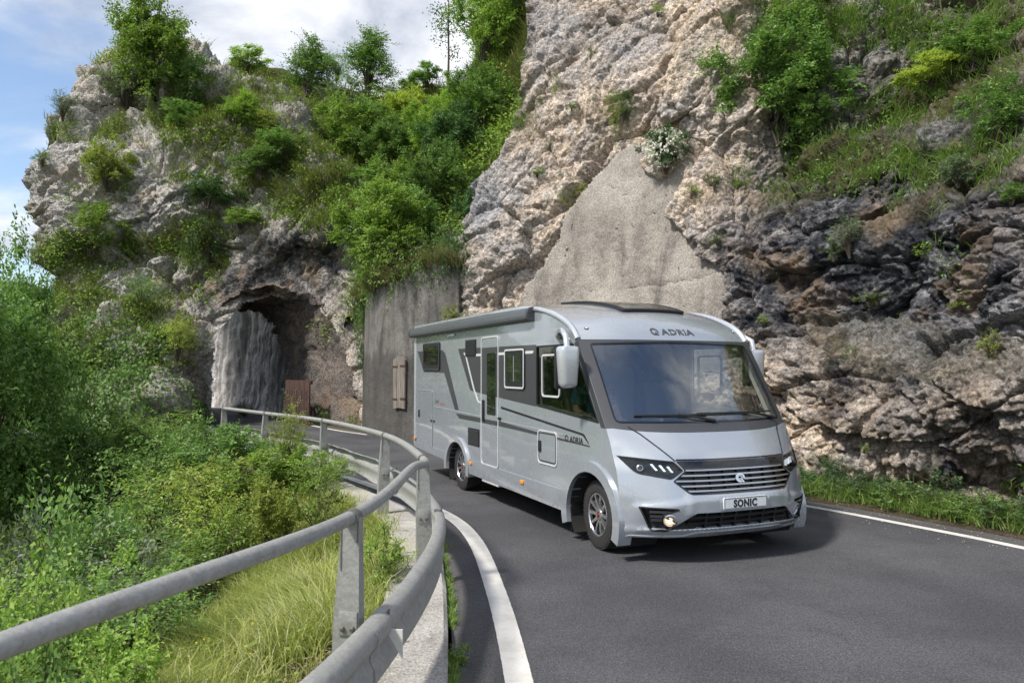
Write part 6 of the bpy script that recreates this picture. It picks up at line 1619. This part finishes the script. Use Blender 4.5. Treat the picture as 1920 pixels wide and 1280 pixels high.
# --- plants on the cliff
Cc = [
    ('bush', 'big', 1488, 306, 235, 235, 'mid', 'large dense green bush hanging on the cliff ledge above the motorhome'),
    ('bush', 'fan', 1500, 120, 150, 130, 'bright', 'light open bush above the large dense bush on the cliff'),
    ('bush', 'shrub', 1440, 215, 90, 90, 'mid', 'green bush on the left flank of the large cliff bush'),
    ('bush', 'shrub', 1560, 250, 100, 110, 'mid', 'bush on the right flank of the large cliff bush'),
    ('bush', 'shrub', 1865, 255, 120, 120, 'mid', 'rounded green bush on the ledge at the right frame edge'),
    ('bush', 'shrub', 1850, 110, 90, 150, 'mid', 'spreading bush on the upper right ledge of the cliff'),
    ('bush', 'shrub', 1780, 160, 60, 110, 'yellow', 'yellow green bush on the middle of the right hand ledge'),
    ('shrub', 'shrub', 1790, 350, 55, 75, 'grey', 'rounded grey green tussock shrub on the lower right ledge'),
    ('shrub', 'shrub', 1895, 370, 40, 60, 'mid', 'small bush by the right frame edge below the ledge'),
    ('shrub', 'fan', 1590, 480, 75, 70, 'grey', 'thin dry looking shrub hanging on the dark stained rock'),
    ('climber', 'fan', 1180, 225, 70, 50, 'mid', 'climbing plant with big leaves under the rock overhang'),
    ('climber', 'hang', 1150, 215, 55, 45, 'yellow', 'lower part of the climbing plant left of the overhang'),
    ('shrub', 'hang', 1118, 375, 45, 75, 'yellow', 'straggly plant hanging over the top left edge of the concrete patch'),
    ('shrub', 'small', 1130, 440, 40, 36, 'grey', 'wispy plant hanging on the concrete patch'),
    ('shrub', 'small', 1395, 520, 34, 24, 'mid', 'small green tuft at the right edge of the concrete patch'),
    ('shrub', 'small', 1390, 582, 34, 34, 'bright', 'pale flowering tuft above the right roof corner of the motorhome'),
    ('shrub', 'small', 1300, 360, 22, 34, 'bright', 'small green cushion right of the white flowering bush'),
    ('shrub', 'small', 1340, 350, 26, 30, 'mid', 'small green cushion further right of the white flowering bush'),
    ('shrub', 'small', 1385, 350, 28, 28, 'bright', 'green cushion on the pale rib below the large cliff bush'),
    ('shrub', 'small', 1262, 395, 16, 24, 'mid', 'tiny cushion at the tip of the rib beside the concrete patch'),
    ('shrub', 'small', 1348, 450, 20, 26, 'mid', 'cushion on the underside of the rib beside the concrete patch'),
    ('shrub', 'small', 1640, 565, 26, 60, 'bright', 'leafy plant in the dark hollow right of the motorhome roof'),
    ('shrub', 'small', 1795, 570, 20, 30, 'yellow', 'yellowish cushion on the rough rock right of the dark hollow'),
    ('shrub', 'small', 1695, 600, 24, 40, 'bright', 'bright tuft on the rough rock under the dark hollow'),
    ('shrub', 'small', 1850, 665, 50, 55, 'yellow', 'olive tuft hanging on the rough rock near the right frame edge'),
    ('shrub', 'small', 1430, 605, 18, 26, 'bright', 'small cushion just above the right mirror of the motorhome'),
    ('shrub', 'small', 1728, 465, 24, 34, 'bright', 'bright tuft on the dark rock below the right hand ledge'),
    ('shrub', 'small', 1560, 470, 40, 44, 'mid', 'leafy tuft left of the dry looking shrub on the stained rock'),
    ('shrub', 'small', 1030, 275, 18, 24, 'mid', 'tiny cushion on the pale diagonal rock left of the overhang'),
    ('shrub', 'small', 1010, 330, 16, 26, 'bright', 'tiny cushion on the pale rock near the grey band'),
    ('shrub', 'small', 1105, 100, 22, 26, 'mid', 'small tuft under the dark slot high on the cliff'),
    ('shrub', 'small', 1235, 30, 20, 30, 'bright', 'small tuft at the top of the cliff by the frame edge'),
    ('shrub', 'small', 1075, 200, 14, 20, 'mid', 'tiny tuft above the diagonal crack of the cliff'),
    ('shrub', 'small', 880, 480, 18, 30, 'grey', 'white flowered cushion where the grey cliff foot meets the bushes'),
    ('shrub', 'small', 1465, 510, 24, 22, 'grey', 'grey tuft on the blue stained rock left of the dark hollow'),
    ('shrub', 'small', 1620, 845, 14, 20, 'bright', 'small fern in a joint of the lower rock'),
    ('shrub', 'small', 835, 610, 36, 50, 'yellow', 'leafy weed at the foot of the cliff behind the motorhome roof'),
]
for nm, k, x, y, h, w, m_, lab in Cc:
    on_sheet('cliff', nm, k, x, y, h, w, m_, lab, {'bush': 'bush', 'climber': 'climber'}.get(nm, 'small plant' if k == 'small' else 'shrub'))
p, n = on('cliff', 1243, 318)
fb = put('flowering_bush', 'shrub', p + n * .1, 82 * p[1] / F, 80 * p[1] / F, 'dark', 'white flowering bush clinging to the rock beside the concrete patch', 'bush')
def flowers(parent_loc, R_, n, sz, seed, name='flowers'):
    rg = np.random.RandomState(seed); q = unit(rg.randn(n, 3)) * R_ * (0.75 + .3 * rg.rand(n, 1)) + np.array(parent_loc)
    return leaves_mesh(name, np.repeat(q, 4, 0) + rg.randn(4 * n, 3) * sz * .2, rg.randn(4 * n, 3), unit(rg.randn(4 * n, 3) + [0, -1.0, 1]), sz, .8)
sz_ = 40 * p[1] / F
fo = link('flowers', flowers((0, 0, 0), np.array([sz_ * .95, sz_ * .8, sz_ * .95]), 420, .055, 9), M['petal'], fb)
fo.location = (0, 0, 0.0); fo.matrix_parent_inverse = (Matrix.LocRotScale(fb.location, fb.rotation_euler, fb.scale)).inverted(); fo.location = (p[0] + n[0] * .1, p[1] + n[1] * .1, p[2] + sz_)
# --- left tree and ravine thicket
lt = put('leafy_tree', 'tree', (-11.3, 15.6, -3.6), 7.9, 4.4, 'mid', 'big leafy tree rising from the ravine at the left frame edge', 'tree')
put('leafy_tree', 'tree', (-12.3, 18.5, -4.5), 9.3, 3.4, 'mid', 'taller tree with loose top behind the big left tree', 'tree')
put('leafy_tree', 'tree', (-9.6, 16.2, -5.0), 4.8, 2.6, 'mid', 'dark lower tree between the big left tree and the tunnel', 'tree')
for (px_c, py_t, Y, w, k, m_, lab) in [
    (105, 930, 9.5, 1.5, 'broad', 'mid', 'drooping long leaved shrub at the lower left of the ravine'),
    (40, 985, 8.0, 1.4, 'broad', 'grey', 'pale broad leaved shrub at the left frame edge'),
    (260, 980, 10.5, 1.7, 'ash', 'mid', 'grey green young ash in the middle of the ravine'),
    (180, 1010, 8.0, 1.5, 'ash', 'grey', 'pale young ash above the railing at the left'),
    (355, 985, 9.5, 1.5, 'ash', 'mid', 'leafy young ash left of the yellow green shrub'),
    (400, 860, 11.5, 1.5, 'ash', 'yellow', 'yellow green upright shrub in the middle of the thicket'),
    (430, 900, 9.8, 1.2, 'ash', 'yellow', 'yellow leaved sapling in front of the thicket'),
    (480, 850, 11.8, 1.6, 'shrub', 'bright', 'bright green shrub behind the handrail in mid slope'),
    (540, 835, 12.0, 1.4, 'shrub', 'bright', 'bright rounded shrub near the third guardrail post'),
    (545, 758, 12.0, .6, 'fan', 'yellow', 'tall thin sapling poking above the far handrail'),
    (590, 850, 11.4, 1.0, 'fan', 'bright', 'thin leaved shrub under the far handrail'),
    (370, 785, 14.5, 1.6, 'broad', 'mid', 'broad leaved shrub below the end post of the guardrail'),
    (440, 800, 14.0, 1.5, 'shrub', 'mid', 'green shrub right below the guardrail end'),
    (225, 770, 17.5, 2.0, 'shrub', 'mid', 'bushy shrub on the ravine edge at the foot of the tower left of the tunnel'),
    (290, 775, 18.5, 1.8, 'ash', 'bright', 'light green bush between the ravine edge and the tunnel jamb'),
    (365, 800, 17.0, 1.4, 'shrub', 'mid', 'shrub just below the road at the tunnel entrance'),
    (310, 800, 15.0, 1.8, 'broad', 'mid', 'walnut like broad shrub by the tower foot'),
    (300, 880, 12.5, 1.7, 'ash', 'bright', 'light ash shrub in front of the ivy covered rock'),
    (220, 920, 11.0, 1.4, 'ash', 'mid', 'grey green shrub below the ivy covered rock'),
    (250, 1040, 7.4, 1.0, 'shrub', 'bright', 'bright shrub just above the near handrail'),
    (240, 1080, 6.0, 1.1, 'ash', 'mid', 'ash shrub behind the near handrail'),
    (120, 1090, 5.6, 1.1, 'ash', 'mid', 'leafy shrub behind the handrail at the left'),
    (30, 1085, 5.0, .9, 'broad', 'bright', 'blurred bright broad leaves close to the camera at left'),
    (95, 1200, 3.1, .55, 'broad', 'mid', 'broad leaved weed under the handrail in the bottom left corner'),
    (170, 1215, 3.4, .6, 'ash', 'bright', 'leafy weed under the handrail near the bottom left corner'),
    (20, 1225, 2.8, .5, 'broad', 'mid', 'leafy weed at the very bottom left corner'),
    (215, 1190, 4.2, .6, 'shrub', 'bright', 'fresh shrub under the near handrail left of the grass'),
    (500, 905, 9.6, .9, 'shrub', 'yellow', 'yellow green low shrub at the top of the grass bank'),
    (600, 890, 9.8, .7, 'small', 'lushy', 'low weed clump at the kerb beyond the grass bank'),
    (715, 980, 6.6, .5, 'small', 'bright', 'green clover clump beside the kerb behind the first post'),
    (390, 935, 9.0, 1.0, 'ash', 'bright', 'pale ash sapling between two yellow green shrubs')]:
    m_ = {'lushy': 'bright'}.get(m_, m_)
    tpt = at(px_c, py_t, Y); zt = float(terrain_z(tpt[0], tpt[1])); hgt = min(max(tpt[2] - zt, .35), 4.2)
    put('shrub' if k != 'small' else 'weed', k, (tpt[0], tpt[1], tpt[2] - hgt), hgt * 1.02, w, m_, lab, 'shrub' if k != 'small' else 'weed')
rg = np.random.RandomState(14); cnt = 0
for _ in range(400):                                            # the rest of the thicket
    pxr, pyr = rg.uniform(-60, 640), rg.uniform(880, 1240); lim = 900 + max(0, pxr - 420) * -0.2
    Yr = rg.uniform(5.0, 14.5); tpt = at(pxr, pyr, Yr); l = float(kerb_dist(tpt[0], tpt[1]))
    if l < (3.1 + .03 * Yr) or l > 9: continue
    zt = float(terrain_z(tpt[0], tpt[1])); h_ = rg.uniform(.9, 1.9)
    if pix(np.array([tpt[0], tpt[1], zt + h_]))[1] < 840 + max(0, 300 - pxr) * 0.25: continue
    cnt += 1
    if cnt > 60: break
    kd, mt = rg.choice(['ash', 'ash', 'shrub', 'broad']), rg.choice(['mid', 'bright', 'mid', 'grey', 'bright', 'yellow'])
    lb = '%s %s in the ravine thicket %s' % ({'mid': 'mid green', 'bright': 'bright green', 'grey': 'grey green', 'yellow': 'yellow green'}[mt], {'ash': 'narrow leaved sapling', 'shrub': 'bushy shrub', 'broad': 'broad leaved shrub'}[kd], 'close behind the near handrail' if Yr < 8.0 else 'further down towards the tower')
    put('thicket_shrub', kd, (tpt[0], tpt[1], zt - .05), h_, rg.uniform(1.1, 1.8), mt, lb, 'shrub', lb + 's')
wf = put('flowering_shrub', 'shrub', (-11.3, 17.2, -.55), 1.1, 1.3, 'dark', 'white flowering shrub among the ivy below the left tree', 'shrub')
wo = link('flowers', flowers((0, 0, 0), np.array([.62, .55, .5]), 240, .06, 19), M['petal'], wf); wo.matrix_parent_inverse = (Matrix.LocRotScale(wf.location, wf.rotation_euler, wf.scale)).inverted(); wo.location = (-11.3, 17.1, .1)
# --- ivy over the tower foot (one mass of leaves)
X_, Y_, P_, n_ = SHEETS['tower']; nsm = smooth_n(n_, 4)
wgt = np.clip(blobs(X_, Y_, [(190, 850, 190, 110, 1.3), (250, 700, 50, 50, .8), (90, 760, 110, 160, 1.2), (40, 915, 55, 40, -1.6), (300, 900, 120, 90, 1.2), (190, 650, 60, 40, .8), (285, 640, 30, 60, .4), (340, 810, 50, 50, .9)]) - .25 + .55 * vnoise(P_ * .8, 66), 0, 1)
wgt = wgt * (poly_sd(X_, Y_, HOLE) < -12)
def scatter(w, n, seed):
    rg_ = np.random.RandomState(seed); f = w.ravel() / w.sum(); return rg_.choice(len(f), n, p=f), rg_
ix, rgs = scatter(wgt, 26000, 5); bp_ = P_.reshape(-1, 3)[ix] + rgs.randn(len(ix), 3) * .05; nn_ = unit(nsm.reshape(-1, 3)[ix] + rgs.randn(len(ix), 3) * .35)
dn = unit(np.array([0, 0, -1.0]) + rgs.randn(len(ix), 3) * .6)
lift = (0.04 + 0.30 * rgs.rand(len(ix)) ** 1.5) * (0.55 + .9 * np.clip(vnoise(bp_ * 1.6, 67) + .3, 0, 1))
tag(link('ivy', leaves_mesh('ivy', bp_ + nn_ * lift[:, None], dn, unit(nn_ + [0, 0, .5]), .115, .85), GREEN['mid']), 'dark green ivy covering the foot of the rock tower', 'ivy', None, 'stuff')
rg = np.random.RandomState(77); gxx, gyy = rg.uniform(-19, -1, 60000), rg.uniform(5, 27, 60000); gl = kerb_dist(gxx, gyy)
ok = (gl > np.where(gyy > 12, .15, 2.6)) & (gl < 11); gxx, gyy = gxx[ok][:26000], gyy[ok][:26000]
gb = np.c_[gxx, gyy, terrain_z(gxx, gyy) + .05 + .45 * rg.rand(len(gxx)) ** 1.5]
tag(link('ravine_undergrowth', leaves_mesh('ravine_undergrowth', gb, rg.randn(len(gb), 3) * [1, 1, .4], unit(rg.randn(len(gb), 3) * .45 + [0, -.2, 1]), .12, .6), GREEN['mid']), 'leafy undergrowth covering the ravine slope', 'undergrowth', None, 'stuff')
# --- grass on the tower, the hillside and the cliff ledges (one mass each)
gsel = TOWER_G ** 1.4 * (Y_ < 700)
ix, rgs = scatter(gsel, 3600, 6); ib = np.repeat(ix, 14)
bp_ = P_.reshape(-1, 3)[ib] + np.random.RandomState(7).randn(len(ib), 3) * .10; nn_ = nsm.reshape(-1, 3)[ib]
tag(link('tower_grass', grass_mesh('tower_grass', bp_, nn_, .30, nn_ * 1.1, .013, 8), GREEN['meadow']), 'tufts of grass drooping over the ledges of the rock tower', 'grass', None, 'stuff')
rg = np.random.RandomState(21)
low = vnoise(P_ * .9, 68); gs2 = TOWER_G ** 1.2 * np.clip(.25 + low, 0, 1) * (Y_ < 720)
ix, rgs = scatter(gs2, 20000, 22); bp_ = P_.reshape(-1, 3)[ix] + rgs.randn(len(ix), 3) * .12 + nsm.reshape(-1, 3)[ix] * (.05 + .2 * rgs.rand(len(ix), 1)); 
tag(link('tower_herbs', leaves_mesh('tower_herbs', bp_, rgs.randn(len(ix), 3) + nsm.reshape(-1, 3)[ix], unit(rgs.randn(len(ix), 3) * .5 + [0, -.4, 1]), .115, .55), GREEN['bright']), 'low leafy herbs between the grass of the rock tower', 'herbs', None, 'stuff')
Xh, Yh, Ph, nh = SHEETS['hill']; nhs = smooth_n(nh, 4)
ix, rgs = scatter(np.ones(Ph.shape[:2]) * (1.2 - Ph[..., 1] / 60), 3800, 9); ib = np.repeat(ix, 12); bp_ = Ph.reshape(-1, 3)[ib] + np.random.RandomState(10).randn(len(ib), 3) * .14
tag(link('hillside_grass', grass_mesh('hillside_grass', bp_, nhs.reshape(-1, 3)[ib], .55, nhs.reshape(-1, 3)[ib] * .7, .016, 11), GREEN['meadow']), 'long grass on the steep green gully slope', 'grass', None, 'stuff')
hw = np.clip(.35 + 1.2 * vnoise(Ph * .45, 69), 0, 1) * (Yh > 150)
ix, rgs = scatter(hw, 32000, 12); bp_ = Ph.reshape(-1, 3)[ix] + rgs.randn(len(ix), 3) * .2 + nhs.reshape(-1, 3)[ix] * (.1 + .45 * rgs.rand(len(ix), 1))
tag(link('hillside_herbs', leaves_mesh('hillside_herbs', bp_, rgs.randn(len(ix), 3) + nhs.reshape(-1, 3)[ix], unit(rgs.randn(len(ix), 3) * .5 + [0, -.3, 1]), .13, .55), GREEN['bright']), 'leafy undergrowth covering the gully slope', 'undergrowth', None, 'stuff')
Xc, Yc, Pc, nc_ = SHEETS['cliff']; ncs = smooth_n(nc_, 3)
cw = np.clip(blobs(Xc, Yc, [(1600, 290, 110, 35, 1.2), (1700, 215, 90, 35, 1.2), (1820, 150, 110, 50, 1.2), (1560, 60, 130, 40, 1.0), (1640, 30, 110, 30, 1.0), (1440, 90, 60, 60, .5), (1780, 330, 110, 35, 1.0), (1870, 300, 60, 40, .8), (1700, 70, 80, 40, .8), (1880, 60, 80, 60, .9), (972, 120, 22, 120, .9), (965, 235, 30, 20, .8), (1530, 330, 80, 30, .8), (1720, 400, 60, 20, .5), (1500, 350, 70, 20, .6)]) - .15 + .4 * vnoise(Pc * 1.0, 70), 0, 1)
ix, rgs = scatter(cw, 650, 13); ib = np.repeat(ix, 16); bp_ = Pc.reshape(-1, 3)[ib] + np.random.RandomState(14).randn(len(ib), 3) * .07
tag(link('ledge_grass', grass_mesh('ledge_grass', bp_, ncs.reshape(-1, 3)[ib], .24, ncs.reshape(-1, 3)[ib] * 1.0, .008, 15), GREEN['lush']), 'grass tufts along the slanting ledges of the cliff', 'grass', None, 'stuff')
ix, rgs = scatter(cw * np.clip(.3 + vnoise(Pc * 1.3, 72), 0, 1), 3200, 16); bp_ = Pc.reshape(-1, 3)[ix] + rgs.randn(len(ix), 3) * .09 + ncs.reshape(-1, 3)[ix] * (.05 + .16 * rgs.rand(len(ix), 1))
tag(link('ledge_herbs', leaves_mesh('ledge_herbs', bp_, rgs.randn(len(ix), 3) + ncs.reshape(-1, 3)[ix], unit(rgs.randn(len(ix), 3) * .5 + [0, -.3, 1]), .075, .55), GREEN['mid']), 'leafy herbs along the slanting ledges of the cliff', 'herbs', None, 'stuff')
for i_, (x_, y_, w_, m_, lab) in enumerate([(705, 520, 1.3, 'mid', 'leafy growth hanging over the left end of the retaining wall top'), (745, 505, 1.7, 'bright', 'bright leaves spilling over the middle of the retaining wall top'), (790, 488, 1.6, 'mid', 'leaves hanging over the right part of the retaining wall top'), (828, 470, 1.1, 'dark', 'dark leaves where the wall top meets the cliff')]):
    kw = int(np.argmin(np.abs(pix(np.c_[wp, np.full(len(wp), 4.4)])[:, 0] - x_))); put('overhanging_shrub', 'hang', (wp[kw][0] + .35, wp[kw][1] + .35, 4.25), 1.3, w_ * 1.25, m_, lab)
# --- wall top grass
rg = np.random.RandomState(31); tq = rg.rand(46); wpi = np.array([np.interp(tq * 1.0, np.linspace(0, 1, len(wp)), wp[:, k]) for k in (0, 1)]).T
zt_ = np.interp(tq * 1.0, [0, .2, .45, .7, .9, 1], [4.0, 4.15, 4.3, 4.55, 4.6, 4.5])
bq = np.repeat(np.c_[wpi, zt_ - .03], 22, 0) + rg.randn(46 * 22, 3) * [.10, .10, .03]
tag(link('wall_top_grass', grass_mesh('wall_top_grass', bq, np.tile([-.4, -.7, .4], (len(bq), 1)), .5, np.tile([-.6, -.8, 0], (len(bq), 1)), .012, 32), GREEN['dry']), 'dry grass hanging over the top of the retaining wall', 'grass', None, 'stuff')
# --- foreground grass bank
rg = np.random.RandomState(41); n_ = 9000
yy = rg.uniform(1.2, 12.5, n_ * 3); ll = rg.uniform(-.02, 5.6, n_ * 3)
kx = np.interp(yy, KO[:, 1], KO[:, 0]); xx = kx - ll * 1.12
lw = kerb_dist(xx, yy)
bare = np.exp(-((xx + 1.15) / .32) ** 2 - ((yy - 4.6) / .9) ** 2)
keep = (lw > .02) & (lw < 5.2) & (rg.rand(n_ * 3) < np.clip(1.15 - lw * .13, .2, 1)) & (rg.rand(n_ * 3) > bare * 1.15) & (rg.rand(n_ * 3) < np.clip(.55 + .9 * vnoise(np.c_[xx, yy, 0 * xx] * 1.3, 90), .08, 1))
xx, yy = xx[keep][:7400], yy[keep][:7400]
cl = np.c_[xx, yy, terrain_z(xx, yy)]
tuft_lean = np.c_[vnoise(cl * .9 + 4, 91) * .9 + .1, vnoise(cl * .9 + 44, 92) * .9 - .25, 0 * xx]
nb = 20; bq = np.repeat(cl, nb, 0) + rg.randn(len(cl) * nb, 3) * [.055, .055, .008]
tag(link('bank_grass', grass_mesh('bank_grass', bq, np.tile([0, 0, 1.0], (len(bq), 1)), .34 * (1 + .45 * np.repeat(vnoise(cl * 1.1, 93), nb)), np.repeat(tuft_lean, nb, 0) * 1.15, .0042, 42, 3), GREEN['grass']), 'long yellow green grass on the bank behind the guardrail', 'grass', None, 'stuff')
ix_ = rg.choice(len(cl), 900); bq = np.repeat(cl[ix_], 7, 0) + rg.randn(900 * 7, 3) * [.10, .10, .0] + np.array([0, 0, .08]) + np.array([0, 0, .14]) * rg.rand(900 * 7, 1)
tag(link('bank_herbs', leaves_mesh('bank_herbs', bq, rg.randn(len(bq), 3) * [1, 1, .3], unit(rg.randn(len(bq), 3) * .4 + [0, 0, 1]), .05, .5), GREEN['bright']), 'small leafy herbs among the bank grass', 'herbs', None, 'stuff')
ix_ = rg.choice(len(cl), 110); q = cl[ix_] + [0, 0, .22] + rg.randn(110, 3) * .06
M['yflower'] = leaf_mat('yellow_petal', (0.6, 0.45, 0.03), (0.7, 0.55, 0.06), None, .2, .05); q = np.repeat(q, 5, 0)
tag(link('yellow_flowers', leaves_mesh('yellow_flowers', q, rg.randn(len(q), 3) * [1, 1, .2], unit(rg.randn(len(q), 3) * .3 + [0, 0, 1]), .016, .7), M['yflower']), 'tiny yellow flowers dotted in the bank grass', 'flowers', None, 'stuff')
# litter on bare soil by the kerb, weeds in the kerb joint
q = np.c_[-1.12 + rg.randn(2600) * .22, 4.6 + rg.randn(2600) * .75, np.zeros(2600)]; q[:, 2] = terrain_z(q[:, 0], q[:, 1]) + .012 + .02 * rg.rand(2600); q = q[kerb_dist(q[:, 0], q[:, 1]) > .03]
M['litter'] = leaf_mat('dry_litter', (0.13, 0.085, 0.055), (0.26, 0.19, 0.13), (0.36, 0.30, 0.22), .05, .05)
tag(link('leaf_litter', leaves_mesh('leaf_litter', q, rg.randn(len(q), 3) * [1, 1, .3], unit(rg.randn(len(q), 3) * .5 + [0, 0, 1]), .045, .4), M['litter']), 'dry brown leaf litter on the bare soil by the kerb', 'leaf litter', None, 'stuff')
se = rg.rand(260) ** 1.3; ye = 3.6 + se * 7; xe = np.interp(ye, LEc[:, 1], LEc[:, 0]) + .005; ok = vnoise(np.c_[ye * 1.6, 0 * ye, 0 * ye], 95) > -.12; xe, ye = xe[ok], ye[ok]
bq = np.repeat(np.c_[xe, ye, 0 * xe], 12, 0) + rg.randn(len(xe) * 12, 3) * [.018, .05, 0]
tag(link('kerb_weeds', grass_mesh('kerb_weeds', bq, np.tile([0, 0, 1.0], (len(bq), 1)), .075, rg.randn(len(bq), 3) * .5, .004, 43), GREEN['lush']), 'small weeds growing in the joint between kerb and asphalt', 'weeds', None, 'stuff')
for (x, y, lab) in ((862, 1245, 'young weed with two broad leaves in the kerb joint at the bottom edge'), (834, 1035, 'small weed tuft in the kerb joint below the guardrail bend')):
    g_ = ground(x, y); put('weed', 'small', g_, .13, .13, 'bright', lab, 'weed')
# pale petals and grit along the far edge line
rg = np.random.RandomState(51); yy = rg.uniform(6, 12.5, 450); xx = np.interp(yy, RLc[:, 1], RLc[:, 0]) + np.abs(rg.randn(450)) * .28 * np.sign(rg.rand(450) - .35)
tag(link('petals', leaves_mesh('petals', np.c_[xx, yy, np.full(450, .012)], rg.randn(450, 3) * [1, 1, .15], unit(rg.randn(450, 3) * .3 + [0, 0, 1]), .015, .7), M['petal']), 'pale fallen petals scattered along the far edge line', 'petals', None, 'stuff')
# --- verge under the cliff
rg = np.random.RandomState(61); n_ = 1500; yy = rg.uniform(3.5, 17, n_); xl = np.interp(yy, RLc[:, 1], RLc[:, 0]); off_ = .62 + np.abs(rg.randn(n_)) * .42
tdir = np.gradient(RLc, axis=0); tdir /= np.linalg.norm(tdir, axis=1)[:, None]; ti = np.array([np.argmin(np.abs(RLc[:, 1] - y)) for y in yy]); rr_ = np.c_[tdir[ti, 1], -tdir[ti, 0]]
vb = np.c_[xl, yy] + rr_ * off_[:, None]; vb3 = np.c_[vb, .03 + .06 * (off_ > .8)]
bq = np.repeat(vb3, 18, 0) + rg.randn(n_ * 18, 3) * [.07, .07, .01]
tag(link('verge_grass', grass_mesh('verge_grass', bq, np.tile([0, 0, 1.0], (len(bq), 1)), .24, rg.randn(len(bq), 3) * .6 + [-.3, -.3, 0], .006, 62), GREEN['lush']), 'green grass along the verge below the cliff', 'grass', None, 'stuff')
k_ = 0
for i in range(70):
    y = 5.0 + 9.5 * (i / 70.) + rg.uniform(-.1, .1); t_i = int(np.argmin(np.abs(RLc[:, 1] - y))); b = RLc[t_i] + np.array([tdir[t_i, 1], -tdir[t_i, 0]]) * rg.uniform(.75, 1.25)
    dens = .75 if y > 9.6 else .55
    if rg.rand() > dens: continue
    put('verge_weed', rg.choice(['small', 'small', 'broad']), (b[0], b[1], .04), rg.uniform(.25, .55), rg.uniform(.4, .75), rg.choice(['mid', 'mid', 'dark', 'dark']), 'leafy weed clump on the verge between the road and the cliff foot', 'weed', 'weed clumps on the verge under the cliff')
for x_, y_, w_, lab in ((700, 806, .5, 'weeds at the foot of the retaining wall left of the shutter'), (770, 818, .45, 'weeds at the foot of the retaining wall behind the motorhome'), (600, 797, .5, 'dark weeds at the foot of the rusty gate'), (672, 800, .4, 'weeds at the right foot of the tunnel mouth'), (460, 781, .5, 'weeds at the foot of the pale rock beyond the tunnel')):
    g_ = ground(x_, y_); put('weed', 'small', g_, .55, w_ * 1.6, 'mid', lab, 'weed')
